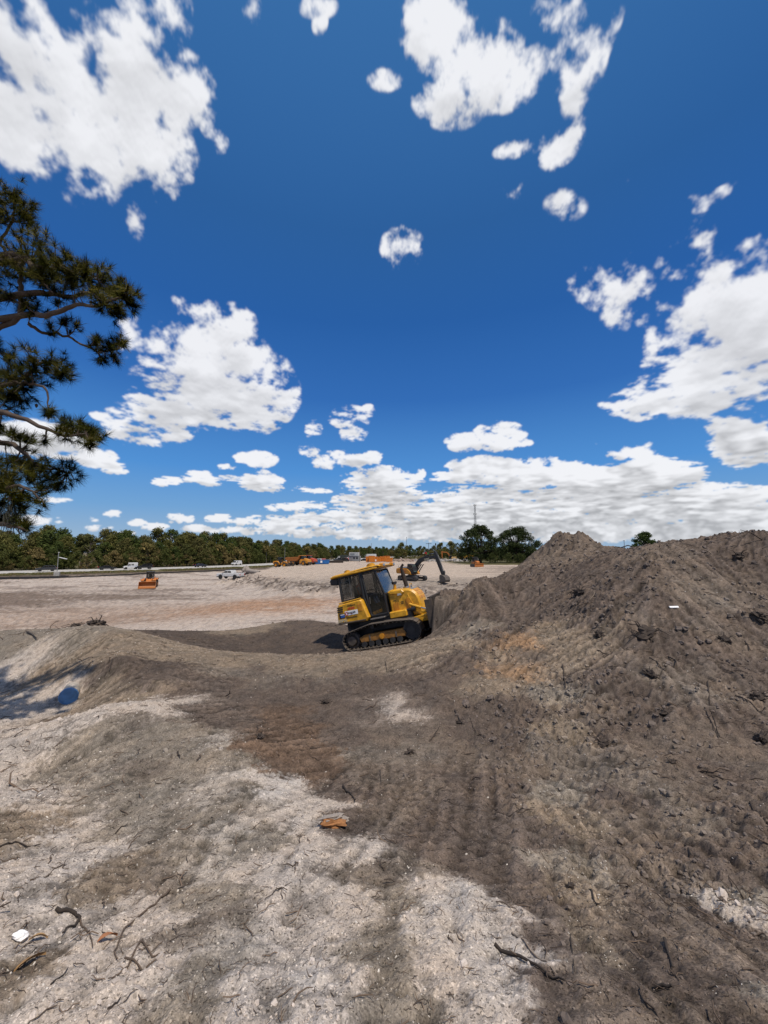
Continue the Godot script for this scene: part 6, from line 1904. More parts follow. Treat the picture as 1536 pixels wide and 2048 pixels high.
func build_site() -> void:
	var r := RandomNumberGenerator.new()
	r.seed = 44
	build_road()
	# silt fence along the foot of the road bank
	var f := thing("silt_fence", Vector3.ZERO, 0.0, "low black fabric silt fence along the grass below the road", "fence")
	var line := [[-150, 68], [-128, 80], [-108, 90], [-93, 97], [-84, 104], [-76, 112], [-68, 122], [-60, 133], [-53, 146]]
	for i in line.size() - 1:
		var a := Vector2(line[i][0], line[i][1])
		var b := Vector2(line[i + 1][0], line[i + 1][1])
		var n := 6
		for j in n:
			var p := a.lerp(b, float(j) / n)
			var q := a.lerp(b, (j + 1.0) / n)
			var hp := base_h(p.x, p.y)
			var hq := base_h(q.x, q.y)
			var tall := .62 if i < 4 else .4
			part(f, "fabric_panel", Shape.new().quadsheet([Vector3(p.x, hp - .1, -p.y), Vector3(q.x, hq - .1, -q.y), Vector3(q.x, hq + tall * r.randf_range(.85, 1.0), -q.y), Vector3(p.x, hp + tall * r.randf_range(.85, 1.0), -p.y)], .02), mats.black)
			part(f, "stake", Shape.new().box(Vector3(p.x + .05, hp + .35, -p.y + .05), Vector3(.05, .9, .05)), mats.wood)
	# solar powered pole by the road
	var sx := -88.0
	var sd := 105.0
	var o := thing("solar_pole", Vector3(sx, base_h(sx, sd), -sd), .5, "grey pole with a tilted solar panel on a concrete block by the road", "pole")
	part(o, "concrete_block", Shape.new().box(Vector3(0, .6, 0), Vector3(1.2, 1.3, 1.2), .06), mats.concrete)
	part(o, "pole", Shape.new().rod(Vector3(0, 1.2, 0), Vector3(0, 6.4, 0), .09, 8), mats.grey)
	part(o, "solar_panel", Shape.new().quadsheet([Vector3(.2, 5.2, -.7), Vector3(1.9, 4.7, -.7), Vector3(1.9, 4.6, .7), Vector3(.2, 5.1, .7)], .06), mats.off_white)
	part(o, "lamp_head", Shape.new().box(Vector3(.05, 6.45, 0), Vector3(.35, .16, .2), .03), mats.off_white)
	# poles and masts
	for q in [[-47.5, 186.0, 8.0, .10, "light_pole", "slim grey light pole behind the yellow wheel loader", "grey"], [-11.4, 182.0, 7.0, .15, "utility_pole", "weathered wooden pole at the end of the orange bin row", "pole_wood"]]:
		var x: float = q[0]
		var t := thing(q[4], Vector3(x, base_h(x, q[1]), -q[1]), 0.0, q[5], "pole")
		part(t, "shaft", Shape.new().tube([Vector3(0, -.3, 0), Vector3(0, q[2], 0)], [q[3], q[3] * .7], 8), mats[q[6]])
		part(t, "cap", Shape.new().box(Vector3(0, q[2], 0), Vector3(.5, .12, .2), .02), mats[q[6]])
	for q in [[36.1, 620.0, 30.0, "tall thin mast rising from the far treeline above the cab roof"], [97.0, 640.0, 22.0, "shorter thin mast rising from the far treeline by the excavator boom"], [322.6, 520.0, 22.0, "thin mast showing over the saddle of the dirt pile"], [-22.7, 700.0, 22.0, "faint thin mast above the far woods by the white semi"]]:
		var x: float = q[0]
		var t := thing("mast", Vector3(x, -6, -q[1]), 0.0, q[3], "mast")
		part(t, "shaft", Shape.new().tube([Vector3(0, 0, 0), Vector3(0, q[2], 0)], [.45, .3], 6), mats.grey)
		part(t, "tip", Shape.new().box(Vector3(0, q[2], 0), Vector3(1.2, .8, 1.2), .1), mats.grey)
	for q in [[34.6, 300.0, 13.0], [56.0, 420.0, 15.0]]:
		var x: float = q[0]
		var t := thing("utility_pole", Vector3(x, -5.5, -q[1]), 0.0, "dark utility pole with a crossarm behind the excavator arm" if q[1] < 400.0 else "dark pole with a bulky top above the far treeline", "pole")
		part(t, "shaft", Shape.new().tube([Vector3(0, 0, 0), Vector3(0, q[2], 0)], [.22, .17], 8), mats.dark_wood)
		part(t, "crossarm", Shape.new().box(Vector3(0, q[2] - .6, 0), Vector3(4.4 if q[1] < 400.0 else 1.2, .3 if q[1] < 400.0 else 2.4, .5), .03), mats.dark_wood)
	# lattice tower
	var tx := 132.7
	var tw := thing("lattice_tower", Vector3(tx, -6, -560), .3, "tall grey lattice radio tower rising behind the oaks", "tower")
	var top := 76.0
	for k in 3:
		var g := TAU * k / 3.0
		part(tw, "leg", Shape.new().tube([Vector3(cos(g) * 3.2, 0, sin(g) * 3.2), Vector3(cos(g) * .9, top, sin(g) * .9)], [.26, .2], 6), mats.grey)
	for lv in 22:
		var y0 := top * lv / 22.0
		var y1 := top * (lv + 1) / 22.0
		var s := Shape.new()
		for k in 3:
			var g0 := TAU * k / 3.0
			var g1 := TAU * (k + 1) / 3.0
			var r0 := lerpf(3.2, .9, y0 / top)
			var r1 := lerpf(3.2, .9, y1 / top)
			s.rod(Vector3(cos(g0) * r0, y0, sin(g0) * r0), Vector3(cos(g1) * r1, y1, sin(g1) * r1), .1, 4)
			s.rod(Vector3(cos(g0) * r1, y1, sin(g0) * r1), Vector3(cos(g1) * r1, y1, sin(g1) * r1), .1, 4)
		part(tw, "brace", s, mats.grey)
	for y in [75.0, 62.0]: part(tw, "antenna_panel", Shape.new().box(Vector3(2.2, y, 0), Vector3(.5, 2.4, .4)).box(Vector3(-1.2, y, 1.9), Vector3(.5, 2.4, .4)).box(Vector3(-1.2, y, -1.9), Vector3(.5, 2.4, .4)).rod(Vector3(-2, y, 0), Vector3(2.2, y, 0), .2, 5), mats.off_white)
	# traffic signal sign, building
	var gx := 35.5
	o = thing("road_sign", Vector3(gx, -5.6, -330), 0.0, "bright red sign disc on a post beyond the excavator arm", "sign")
	part(o, "post", Shape.new().rod(Vector3(0, 0, 0), Vector3(0, 4.0, 0), .1, 6), mats.grey)
	part(o, "disc", Shape.new().turned(Vector3(0, 5.0, 0), Vector3.BACK, [Vector2(0, 0), Vector2(0, 1.2), Vector2(.1, 1.2), Vector2(.1, 0)], 8), mats.red)
	part(o, "green_plate", Shape.new().box(Vector3(1.8, 4.9, 0), Vector3(1.0, .9, .08)), paint("sign_green", lin(.03, .4, .06), .5))
	part(o, "white_plate", Shape.new().box(Vector3(-1.9, 5.0, 0), Vector3(1.4, .9, .08)), mats.off_white)
	o = thing("low_building", Vector3(104, -5, -190), .1, "low building with a yellow roof edge showing over the pile saddle", "building")
	part(o, "wall", Shape.new().box(Vector3(0, 2.2, 0), Vector3(13, 4.4, 8), .05), mats.off_white)
	part(o, "roof", Shape.new().box(Vector3(0, 5.0, 0), Vector3(14, 1.1, 9), .1), paint("roof_yellow", lin(.75, .62, .22), .6))
	part(o, "door", Shape.new().box(Vector3(-2, 1.1, 4.02), Vector3(1, 2.2, .08)), mats.grey)
	# broken concrete along the far bank
	var xf: Array[Transform3D] = []
	var cols: PackedColorArray = []
	var lump := rock_mesh(3, .35)
	for k in 420:
		var u := r.randf()
		var x := lerpf(6.0, 46.0, u) + r.randfn() * 1.5
		var d := 200.0 + r.randfn() * 4.0
		var hp := 0.4 + 1.3 * maxf(0.0, n_big.get_noise_2d(x * 1.4, 5.0) + .3)
		var sz := r.randf_range(.25, 1.1)
		xf.append(Transform3D(Basis.from_euler(Vector3(r.randf() * TAU, r.randf() * TAU, r.randf() * TAU)) * Basis.from_scale(Vector3(sz, sz * .55, sz * .8)), Vector3(x, base_h(x, d) + r.randf() * hp * maxf(0.0, 1.0 - absf(d - 200.0) / 9.0), -d)))
		cols.append(Color(.36, .34, .32) * r.randf_range(.45, 1.25) if u > .25 else Color(.28, .22, .18) * r.randf_range(.6, 1.3))
	var rm := StandardMaterial3D.new()
	rm.vertex_color_use_as_albedo = true
	rm.roughness = .95
	mats.stone = rm
	scatter(self, "concrete_rubble", lump, rm, xf, cols)
	# earth bank under the rubble
	var bank := Shape.new()
	for k in 40:
		var x0 := 2.0 + k * 1.15
		var h0 := 1.0 + 1.0 * n_big.get_noise_2d(k * 2.0, 0)
		var h1 := 1.0 + 1.0 * n_big.get_noise_2d(k * 2.0 + 2.0, 0)
		if k == 0: h0 = 0.05
		if k == 39: h1 = 0.05
		bank.quad(Vector3(x0, -4.5, -196), Vector3(x0, -4.4 + h0, -201), Vector3(x0 + 1.15, -4.4 + h1, -201), Vector3(x0 + 1.15, -4.5, -196))
		bank.quad(Vector3(x0, -4.4 + h0, -201), Vector3(x0, -4.6, -208), Vector3(x0 + 1.15, -4.6, -208), Vector3(x0 + 1.15, -4.4 + h1, -201))
	var bo := MeshInstance3D.new()
	bo.name = "earth_bank"
	bo.mesh = bank.mesh()
	bo.material_override = paint("bank_soil", lin(.30, .225, .17), .95)
	bo.set_meta("kind", "structure")
	add_child(bo)
	# uprooted trunk on the pit edge
	var ux := -34.0
	o = thing("uprooted_tree", Vector3(ux, base_h(ux, 97.0), -97), -.35, "grey uprooted tree trunk lying with its root ball on the sand", "tree trunk")
	part(o, "trunk", Shape.new().tube([Vector3(-.2, .75, 0), Vector3(1.3, .62, .1), Vector3(3.4, .42, .3)], [.62, .46, .38], 12), mats.grey_bark)
	part(o, "cut_end", Shape.new().turned(Vector3(3.41, .42, .3), Vector3(1, -.08, .1).normalized(), [Vector2(0, .3), Vector2(.02, .28), Vector2(.02, 0)], 12), mats.dark_wood)
	o.scale = Vector3.ONE * 1.15
	var ball := part(o, "root_soil", rock_mesh(40, .5, 2), mats.grey_bark)
	ball.transform = Transform3D(Basis.from_scale(Vector3(.5, .8, .95)), Vector3(-.3, .85, 0))
	var rb := Shape.new()
	for k in 11:
		var g := TAU * k / 11.0
		var e := Vector3(-.4 - r.randf() * .3, .85 + sin(g) * r.randf_range(.7, 1.15), cos(g) * r.randf_range(.7, 1.15))
		rb.tube([Vector3(0, .75, 0), Vector3(-.4, .85 + sin(g) * .5, cos(g) * .5), e], [.5, .42, .2], 7)
	part(o, "root_ball", rb, mats.grey_bark)
	# grass tufts on the verge below the road
	xf = []
	cols = []
	var blade := leaf_crown(9, [[Vector3(0, .12, 0), Vector3(.25, .14, .25)]], 26, .13, Color(1, 1, 1), Color(1, 1, 1))
	var t := 2.0
	for k in 5200:
		t = r.randf_range(1.8, 7.0)
		var off := r.randf_range(8.8, 15.0) if r.randf() < .72 else r.randf_range(-12.5, -8.8)
		var rp := road_point(t, off)
		var p: Vector3 = rp[0]
		p.y = base_h(p.x, -p.z)
		xf.append(Transform3D(Basis(Vector3.UP, r.randf() * TAU) * Basis.from_scale(Vector3(1.6, .45, 1.6) * r.randf_range(.7, 1.6)), p))
		cols.append(Color(.09, .10, .035).lerp(Color(.24, .19, .09), r.randf()))
	scatter(self, "grass", blade, leaf_material(), xf, cols)

func rock_mesh(sd: int, rough: float, sub := 1) -> ArrayMesh:
	var sp := SphereMesh.new()
	sp.radius = 1.0
	sp.height = 2.0
	sp.radial_segments = 8 if sub == 1 else 14
	sp.rings = 4 if sub == 1 else 8
	var a := sp.get_mesh_arrays()
	var v: PackedVector3Array = a[Mesh.ARRAY_VERTEX]
	var n := FastNoiseLite.new()
	n.seed = sd
	n.frequency = .9
	for i in v.size(): v[i] *= 1.0 + rough * n.get_noise_3dv(v[i] * 1.3) * 1.6
	var st := SurfaceTool.new()
	st.begin(Mesh.PRIMITIVE_TRIANGLES)
	st.set_smooth_group(-1)
	var idx: PackedInt32Array = a[Mesh.ARRAY_INDEX]
	for i in idx: st.add_vertex(v[i])
	st.generate_normals()
	return st.commit()

# ------------------------------------------------------------------ what lies on the dirt
# roots and sticks: x, depth pairs along the piece, radius, tone
const STICKS := [
	[[0.619, 2.070, 0.671, 1.880, 0.696, 1.750], 0.0040, "pale"],
	[[0.510, 1.970, 0.591, 1.870, 0.649, 1.770, 0.701, 1.680], 0.0070, "dark"],
	[[6.858, 12.674, 6.123, 11.244], 0.0100, "dark"],
	[[7.094, 10.474, 6.695, 10.063, 6.802, 9.853], 0.0100, "dark"],
	[[5.385, 13.525, 4.837, 12.134], 0.0120, "dark"],
	[[5.913, 11.004, 5.679, 10.844], 0.0080, "pale"],
	[[5.385, 11.104, 5.179, 10.844, 5.181, 10.313], 0.0100, "dark"],
	[[4.109, 11.144, 4.374, 10.764, 4.695, 10.864], 0.0090, "dark"],
	[[5.264, 7.903, 5.213, 7.432], 0.0100, "dark"],
	[[5.332, 7.592, 4.839, 7.172], 0.0080, "dark"],
	[[5.764, 7.152, 5.197, 6.442, 4.600, 5.582], 0.0090, "dark"],
	[[4.697, 8.763, 4.790, 8.543], 0.0100, "dark"],
	[[3.858, 8.643, 3.461, 7.672], 0.0140, "dark"],
	[[5.016, 6.322, 4.582, 5.562], 0.0080, "dark"],
	[[1.069, 4.001, 1.203, 3.971, 1.495, 4.111], 0.0050, "dark"],
	[[1.277, 2.631, 1.196, 2.361], 0.0060, "dark"],
	[[1.069, 1.710, 1.109, 1.670], 0.0070, "dark"],
	[[0.913, 2.100, 0.764, 1.730], 0.0030, "dark"],
	[[-0.454, 4.571, -0.356, 4.331, -0.277, 4.101], 0.0090, "dark"],
	[[1.266, 7.212, 1.277, 6.612], 0.0120, "dark"],
	[[0.697, 6.182, 0.899, 6.532], 0.0080, "dark"],
	[[-1.012, 5.592, -0.857, 5.692], 0.0050, "dark"],
	[[-1.296, 2.561, -1.282, 2.330, -1.284, 2.120, -1.212, 1.930, -1.150, 1.860], 0.0050, "brown"],
	[[-1.126, 2.000, -1.058, 1.750, -1.077, 1.690], 0.0040, "brown"],
	[[-1.125, 1.870, -1.001, 1.790, -0.946, 1.860], 0.0040, "brown"],
	[[-1.126, 1.980, -1.000, 1.860, -0.957, 1.880], 0.0040, "brown"],
	[[-1.719, 2.230, -1.610, 2.220, -1.569, 2.200, -1.550, 2.110, -1.547, 2.060], 0.0080, "dark"],
	[[-1.569, 2.200, -1.441, 2.080, -1.323, 1.950], 0.0040, "brown"],
	[[-2.685, 2.931, -2.671, 3.031, -2.513, 3.061], 0.0060, "dark"],
	[[-2.018, 2.411, -2.015, 2.511, -2.045, 2.661], 0.0040, "brown"],
	[[-1.573, 1.770, -1.545, 1.830, -1.576, 1.940], 0.0040, "dark"],
	[[-1.284, 1.670, -1.303, 1.780], 0.0030, "dark"],
	[[-0.987, 1.560, -0.976, 1.610], 0.0040, "dark"],
	[[-11.960, 13.285, -10.450, 11.934], 0.0260, "dark"],
	[[-6.263, 9.213, -6.028, 8.783], 0.0140, "dark"],
	[[-3.984, 5.162, -3.955, 5.242], 0.0060, "dark"],
	[[-2.540, 5.031, -2.406, 4.831], 0.0100, "dark"],
	[[-2.145, 3.331, -2.137, 3.471], 0.0050, "dark"],
	[[-2.752, 11.994, -2.433, 11.554], 0.0100, "pale"],
	[[0.025, 10.073, 0.071, 9.423], 0.0080, "dark"],
	[[-2.234, 10.624, -2.128, 10.894, -2.235, 12.044], 0.0080, "pale"],
	[[3.278, 8.833, 3.600, 9.353, 3.845, 9.513], 0.0070, "dark"],
	[[1.455, 6.862, 1.425, 6.212], 0.0060, "dark"],
	[[7.408, 8.153, 7.234, 7.873], 0.0140, "dark"],
	[[3.705, 4.191, 3.508, 3.831, 3.379, 3.671], 0.0090, "dark"],
	[[2.546, 3.541, 2.438, 3.321], 0.0070, "dark"],
	[[1.349, 2.060, 1.245, 1.860], 0.0060, "dark"],
	[[0.510, 4.141, 0.686, 4.151, 0.932, 4.031], 0.0030, "dark"],
	[[-0.050, 5.142, -0.034, 4.661], 0.0050, "dark"],
	[[5.828, 6.692, 5.866, 6.472, 5.758, 6.122], 0.0090, "dark"],
	[[3.623, 6.362, 3.559, 5.892], 0.0080, "dark"]]

func on_ground(x: float, d: float) -> Vector3:
	return Vector3(x, ground_y(x, -d), -d)

func lay(o: Node3D, x: float, d: float, lift: float, turn := 0.0) -> void:
	var e := 0.06
	var n := Vector3(ground_y(x - e, -d) - ground_y(x + e, -d), 2.0 * e, ground_y(x, -d - e) - ground_y(x, -d + e)).normalized()
	var a := n.cross(Vector3.BACK).normalized()
	o.transform = Transform3D(Basis(a, n, a.cross(n)) * Basis(Vector3.UP, turn), on_ground(x, d) + n * lift)

func where_it_lies(x: float, d: float) -> String:
	if d > 11.5: return "on the crest beside the haul road" if x < 3.0 else "near the big dirt pile top"
	if x > 3.2: return "on the steep face of the dirt pile"
	if near_color(x, d).y > .3: return "on the pale sand"
	if d > 5.0: return "on the dark slope below the haul road"
	return "in the brown dirt at the foot of the slope"

func build_debris() -> void:
	var r := RandomNumberGenerator.new()
	r.seed = 61
	var tones := {"dark": mats.dark_wood, "brown": mats.wood, "pale": paint("pale_wood", lin(.33, .26, .20), .9)}
	var said := {"dark": ["dark broken root poking out", "dark roots in the dirt"], "brown": ["thin curved brown root lying", "brown roots on the pale sand"], "pale": ["thin pale stick lying", "pale sticks on the dirt"]}
	for q in STICKS:
		var c: Array = q[0]
		var pts := []
		var rad := []
		for i in range(0, c.size() - 2, 2):
			for k in 4:
				var t := k / 4.0
				var x := lerpf(c[i], c[i + 2], t)
				var d := lerpf(c[i + 1], c[i + 3], t)
				pts.append(on_ground(x, d) + Vector3(0, q[1] * r.randf_range(.6, 1.8), 0))
		pts.append(on_ground(c[-2], c[-1]) + Vector3(0, q[1] * 3.0, 0))
		var o: Vector3 = pts[0]
		for i in pts.size():
			pts[i] -= o
			rad.append(q[1] * lerpf(1.1, .45, float(i) / pts.size()) * r.randf_range(.85, 1.15))
		var size := "long " if o.distance_to(o + pts[-1]) > .45 else "short "
		single("stick" if q[2] == "pale" else "root", Shape.new().tube(pts, rad, 6), tones[q[2]], o, size + said[q[2]][0] + " " + where_it_lies(o.x, -o.z), "stick" if q[2] == "pale" else "root", said[q[2]][1])
	# clumps of roots and sod torn up with the dirt
	var sod := paint("sod", lin(.075, .057, .046), 1.0)
	var spots := [[5.74, 8.71, .24], [4.93, 7.43, .13], [8.19, 8.67, .17], [5.07, 9.32, .14], [5.76, 11.53, .2], [3.49, 4.96, .05], [3.75, 4.80, .045], [.36, 5.73, .07], [3.06, 5.72, .09], [-1.72, 5.65, .07], [-1.13, 7.70, .08], [1.25, 6.70, .07], [9.94, 10.92, .18], [-9.6, 13.2, .28], [-10.6, 13.6, .22], [1.17, 2.66, .03], [6.1, 6.6, .12], [7.0, 8.2, .14], [4.4, 6.3, .10], [5.2, 5.6, .11]]
	for q in spots:
		var o := thing("sod_clump", Vector3.ZERO, 0.0, ("big " if q[2] > .12 else "small ") + "dark torn sod clump " + where_it_lies(q[0], q[1]), "sod clump", "sod clumps in the dirt")
		lay(o, q[0], q[1], q[2] * .25, r.randf() * TAU)
		var m := part(o, "sod", rock_mesh(r.randi(), .8, 2), sod)
		m.scale = Vector3(q[2] * .85, q[2] * .5, q[2] * .6)
		for k in 9:
			var d: Vector3 = Vector3(r.randfn(), r.randf_range(-.2, .9), r.randfn()).normalized() * q[2]
			part(o, "root", Shape.new().tube([d * .4, d * 1.1 + Vector3(0, .1 * q[2], 0), d * r.randf_range(1.3, 1.9) + Vector3(r.randfn(), -1.0, r.randfn()) * q[2] * .35], [q[2] * .06, q[2] * .045, q[2] * .02], 5), mats.dark_wood)
	# sticks standing up against the sky on the pile's crest
	for q in [[11.0, 11.2, .6, -.7, "long dark stick jutting up from the crest of the big dirt pile"], [9.6, 11.3, .34, -.4, "short pale stick jutting up from the crest of the big dirt pile"]]:
		var g := on_ground(q[0], q[1])
		single("stick", Shape.new().tube([Vector3(0, -.05, 0), Vector3(q[3] * .5, q[2] * .3, 0), Vector3(q[3], q[2] * .45, .05)], [.016, .013, .007], 6), mats.dark_wood if q[2] > .4 else tones.pale, g, q[4], "stick", "sticks on the crest")
	# pail on its side
	var b := thing("plastic_pail", Vector3.ZERO, 0.0, "white plastic pail with a blue lid lying on the sand in the pine's shade", "pail")
	lay(b, -6.37, 8.19, .15)
	b.basis = Basis(Vector3.UP, deg_to_rad(-62.0)) * Basis(Vector3.BACK, deg_to_rad(-10.0))
	part(b, "body", Shape.new().turned(Vector3(-.34, 0, 0), Vector3.RIGHT, [Vector2(0, 0), Vector2(0, .135), Vector2(.34, .155), Vector2(.34, .0)], 22), paint("pail_white", lin(.50, .44, .36), .5))
	part(b, "lid", Shape.new().turned(Vector3(0, 0, 0), Vector3.RIGHT, [Vector2(-.03, .155), Vector2(-.03, .166), Vector2(.012, .166), Vector2(.012, .150), Vector2(.002, .146), Vector2(.002, 0)], 24), mats.dull_blue)
	part(b, "handle", Shape.new().tube([Vector3(-.06, .0, .16), Vector3(-.1, -.1, .17), Vector3(-.12, -.14, .1), Vector3(-.1, -.15, 0)], [.004, .004, .004, .004], 5), mats.worn_steel)
	# split chunk of stump
	var w := thing("wood_chunk", Vector3.ZERO, 0.0, "split orange and grey chunk of stump wood lying on the pale spur", "wood")
	lay(w, -.44, 3.47, .03, deg_to_rad(12.0))
	var hw := part(w, "heartwood", rock_mesh(8, .55, 2), mats.orange_wood)
	hw.scale = Vector3(.105, .035, .05)
	var bk := part(w, "bark_slab", rock_mesh(12, .6, 2), mats.grey_bark)
	bk.transform = Transform3D(Basis.from_euler(Vector3(0, .2, .15)).scaled_local(Vector3(.10, .016, .045)), Vector3(-.01, .035, -.02))
	var sp := part(w, "splinter", rock_mesh(15, .5, 2), mats.grey_bark)
	sp.transform = Transform3D(Basis.from_euler(Vector3(.1, -.5, .1)).scaled_local(Vector3(.05, .02, .025)), Vector3(.10, .02, -.045))
	# leaves and scraps
	var lf := func(x: float, d: float, l: float, turn: float, c: Color, label: String) -> void:
		var pts := []
		var s := Shape.new()
		for k in 7:
			var t := k / 6.0
			var hw2 := sin(PI * pow(t, .8)) * l * .24
			pts.append([Vector3((t - .5) * l, .006 + .012 * sin(t * PI) , -hw2), Vector3((t - .5) * l, .016 * sin(t * PI) , 0), Vector3((t - .5) * l, .010 + .02 * sin(t * PI), hw2)])
		for k in 6:
			s.quad(pts[k][0], pts[k + 1][0], pts[k + 1][1], pts[k][1])
			s.quad(pts[k][1], pts[k + 1][1], pts[k + 1][2], pts[k][2])
		var o := single("dry_leaf", s, paint("leaf_%.2f" % x, c, .8), Vector3.ZERO, label, "leaf")
		lay(o, x, d, .004, turn)
	lf.call(-1.52, 1.85, .11, 1.0, lin(.38, .22, .09), "narrow tan dry leaf lying on the pale sand")
	lf.call(-1.64, 2.03, .075, .4, lin(.45, .28, .13), "broad light tan dry leaf beside the white shell on the sand")
	lf.call(-1.30, 2.01, .09, .9, lin(.42, .18, .08), "reddish orange dry leaf beside the curved brown roots")
	var sh := single("shell", rock_mesh(21, .35, 2), mats.paper, Vector3.ZERO, "knobbly white shell lying on the sand beside a tan leaf", "shell")
	lay(sh, -1.72, 2.02, .012)
	sh.scale = Vector3(.032, .016, .026)
	var st := single("plastic_strip", Shape.new().box(Vector3.ZERO, Vector3(.20, .02, .06), .008), mats.paper, Vector3.ZERO, "white plastic strip lying high on the dirt pile", "plastic scrap")
	lay(st, 6.84, 9.30, .03, -.2)
	# crumbs everywhere: clods, shell grit and rootlets, far too many to count
	var sets := {"dirt_clods": [[], PackedColorArray()], "shell_grit": [[], PackedColorArray()], "rootlets": [[], PackedColorArray()]}
	for k in 80000:
		var rad := 1.1 * pow(22.0 / 1.1, r.randf())
		var az := atan(r.randf_range(-1.1, 1.1))
		var x := sin(az) * rad
		var d := cos(az) * rad
		if absf(x - .35) < 2.2 and absf(d - 15.8) < 1.6: continue
		var rough := rough_at(x, d)
		var kind := r.randf()
		var c := near_color(x, d)
		var lum := c.y
		var called := "dirt_clods"
		var s := 0.0
		var basis := Basis.from_euler(Vector3(r.randf() * TAU, r.randf() * TAU, r.randf() * TAU))
		if kind < .62:
			var crowd := ss(-0.25, 0.45, n_big.get_noise_2d(x * 2.3 + 40.0, d * 2.3)) + .6 * ss(.1, .5, n_mid.get_noise_2d(x * .8 + 9.0, d * .8))
			if r.randf() > .10 + .5 * rough * crowd * crowd: continue
			s = (.0030 + .0016 * rad) * (.45 + .75 * rough) * exp(r.randfn() * .55)
			s = minf(s, .08)
			c *= r.randf_range(.72, 1.12)
			basis = basis * Basis.from_scale(Vector3(s, s * .7, s * .85))
		elif kind < .82:
			if lum < .15 and r.randf() < .93: continue
			called = "shell_grit"
			if r.randf() < .5: continue
			s = minf(.014, (.0016 + .0009 * rad) * exp(r.randfn() * .4))
			c = Vector3(.60, .55, .49) * r.randf_range(.55, 1.1)
			basis = basis * Basis.from_scale(Vector3(s, s * .4, s * .7))
		else:
			if r.randf() > .33 + .2 * rough: continue
			called = "rootlets"
			s = (.011 + .0055 * rad) * exp(r.randfn() * .45)
			c = Vector3(.055, .040, .031).lerp(Vector3(.17, .12, .085), r.randf() * r.randf() if lum < .2 else r.randf()) 
			basis = Basis.from_euler(Vector3(r.randfn() * .35, r.randf() * TAU, r.randfn() * .35)) * Basis.from_scale(Vector3(s, s, s))
		sets[called][0].append(Transform3D(basis, on_ground(x, d) + Vector3(0, s * .15 if called != "rootlets" else .002, 0)))
		sets[called][1].append(Color(c.x, c.y, c.z))
	var lumps := rock_mesh(5, .55)
	var flake := rock_mesh(6, .3)
	var hair := Shape.new().tube([Vector3(-1, -.12, 0), Vector3(-.4, .12, .12), Vector3(.2, .10, -.10), Vector3(.7, .22, .05), Vector3(1, .05, .2)], [.045, .055, .05, .035, .02], 5).mesh()
	for n: String in sets:
		var xf: Array[Transform3D] = []
		xf.assign(sets[n][0])
		scatter(self, n, lumps if n == "dirt_clods" else flake if n == "shell_grit" else hair, mats.stone, xf, sets[n][1])
	# clods along the broken edge of the sand pad
	var xe: Array[Transform3D] = []
	var ce: PackedColorArray = []
	for k in 9000:
		var x := r.randf_range(-42.0, 26.0)
		var d := r.randf_range(48.0, 100.0)
		var pd := pad_share(x, d)
		if pow(pd * (1.0 - pd) * 4.0, 3.0) * ss(-.3, .3, n_big.get_noise_2d(x * 2.0, d * 2.0)) < r.randf_range(.2, .9): continue
		var s := r.randf_range(.04, .17)
		xe.append(Transform3D(Basis.from_euler(Vector3(r.randf() * TAU, r.randf() * TAU, 0)) * Basis.from_scale(Vector3(s, s * .7, s)), Vector3(x, base_h(x, d) + s * .2, -d)))
		var c := Vector3(.14, .115, .10) * r.randf_range(.6, 1.4)
		ce.append(Color(c.x, c.y, c.z))
	scatter(self, "dirt_clods", lumps, mats.stone, xe, ce)

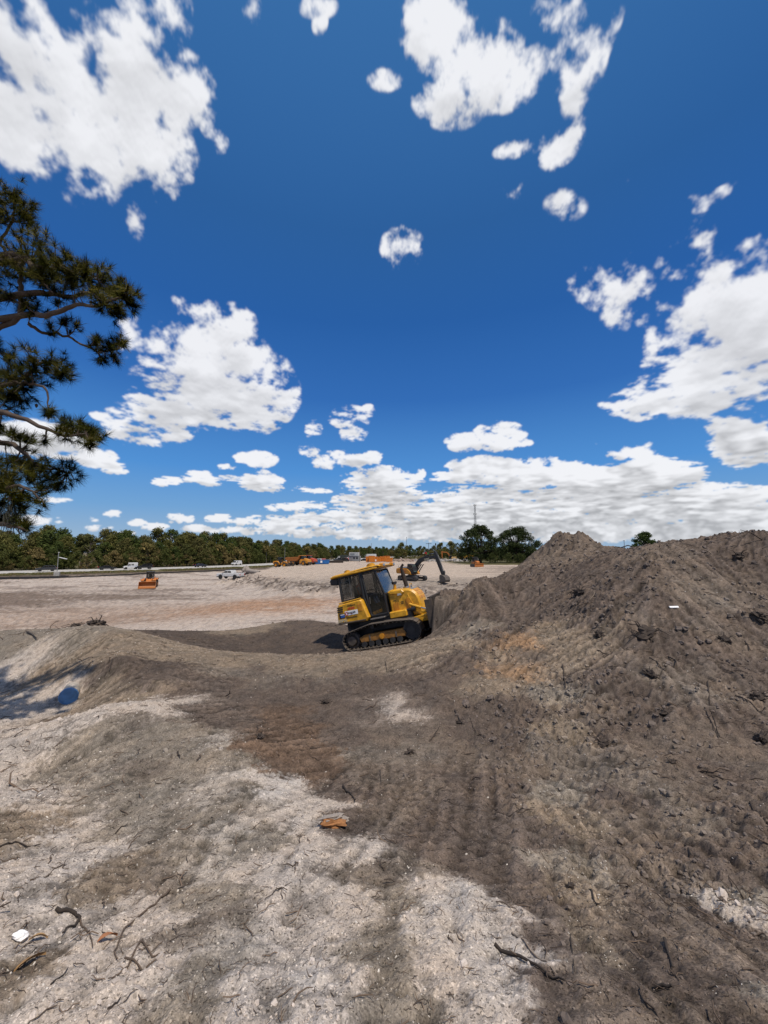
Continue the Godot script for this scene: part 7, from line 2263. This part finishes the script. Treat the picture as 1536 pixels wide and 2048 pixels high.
func _ready() -> void:
	rng.seed = 11
	setup_noise(n_big, FastNoiseLite.TYPE_SIMPLEX_SMOOTH, 0.12, 3, 1)
	setup_noise(n_mid, FastNoiseLite.TYPE_SIMPLEX_SMOOTH, 0.9, 4, 2)
	setup_noise(n_fine, FastNoiseLite.TYPE_SIMPLEX, 6.0, 4, 3, 0.6)
	setup_noise(n_clod, FastNoiseLite.TYPE_CELLULAR, 2.6, 2, 4, 0.55)
	n_clod.cellular_return_type = FastNoiseLite.RETURN_DISTANCE
	n_clod.domain_warp_enabled = true
	n_clod.domain_warp_amplitude = 0.25
	n_clod.domain_warp_frequency = 3.0
	setup_noise(n_grain, FastNoiseLite.TYPE_SIMPLEX, 5.5, 2, 5)
	setup_noise(n_warp, FastNoiseLite.TYPE_SIMPLEX_SMOOTH, 0.6, 3, 6)
	setup_noise(n_sky, FastNoiseLite.TYPE_SIMPLEX_SMOOTH, 5.5, 7, 7, 0.58)
	setup_noise(n_sky2, FastNoiseLite.TYPE_SIMPLEX_SMOOTH, 17.0, 5, 8, 0.6)
	setup_noise(n_sky3, FastNoiseLite.TYPE_SIMPLEX_SMOOTH, 7.0, 3, 7, 0.5)
	# camera
	var cam := Camera3D.new()
	cam.name = "camera"
	cam.fov = 2.0 * rad_to_deg(atan(1024.0 / 772.0))
	cam.rotation_degrees.x = 6.0
	cam.near = 0.05
	cam.far = 9000.0
	add_child(cam)
	cam.current = true
	# sky, sun, exposure
	var env := Environment.new()
	env.background_mode = Environment.BG_SKY
	env.tonemap_mode = Environment.TONE_MAPPER_LINEAR
	env.tonemap_exposure = 1.0
	env.sdfgi_enabled = true
	env.ssao_enabled = true
	env.ssil_enabled = true
	var pano := PanoramaSkyMaterial.new()
	pano.panorama = ImageTexture.create_from_image(make_sky())
	var sky := Sky.new()
	sky.sky_material = pano
	env.sky = sky
	env.ambient_light_source = Environment.AMBIENT_SOURCE_SKY
	var we := WorldEnvironment.new()
	we.name = "surroundings"
	we.environment = env
	add_child(we)
	var sun := DirectionalLight3D.new()
	sun.name = "sun"
	sun.light_color = Color(1.0, 0.955, 0.89)
	sun.light_energy = 1.3
	sun.light_angular_distance = 0.53
	sun.shadow_enabled = true
	add_child(sun)
	sun.look_at_from_position(Vector3.ZERO, -Vector3(0.28, 0.90, 0.33), Vector3.FORWARD)
	# the ground
	solve_survey()
	var rows := []
	rows.resize(SD)
	in_parallel(func(j: int) -> void: streak_row(j, rows), SD)
	for r in rows: streak.append_array(r)
	var a := []
	a.resize(FD)
	in_parallel(func(j: int) -> void: soil_row(j, a, false), FD)
	for r in a: soil_far.append_array(r)
	var b := []
	b.resize(QD)
	in_parallel(func(j: int) -> void: soil_row(j, b, true), QD)
	for r in b: soil_fine.append_array(r)
	build_ground()
	make_paints()
	build_vehicles()
	build_woods()
	build_pine()
	build_site()
	build_debris()
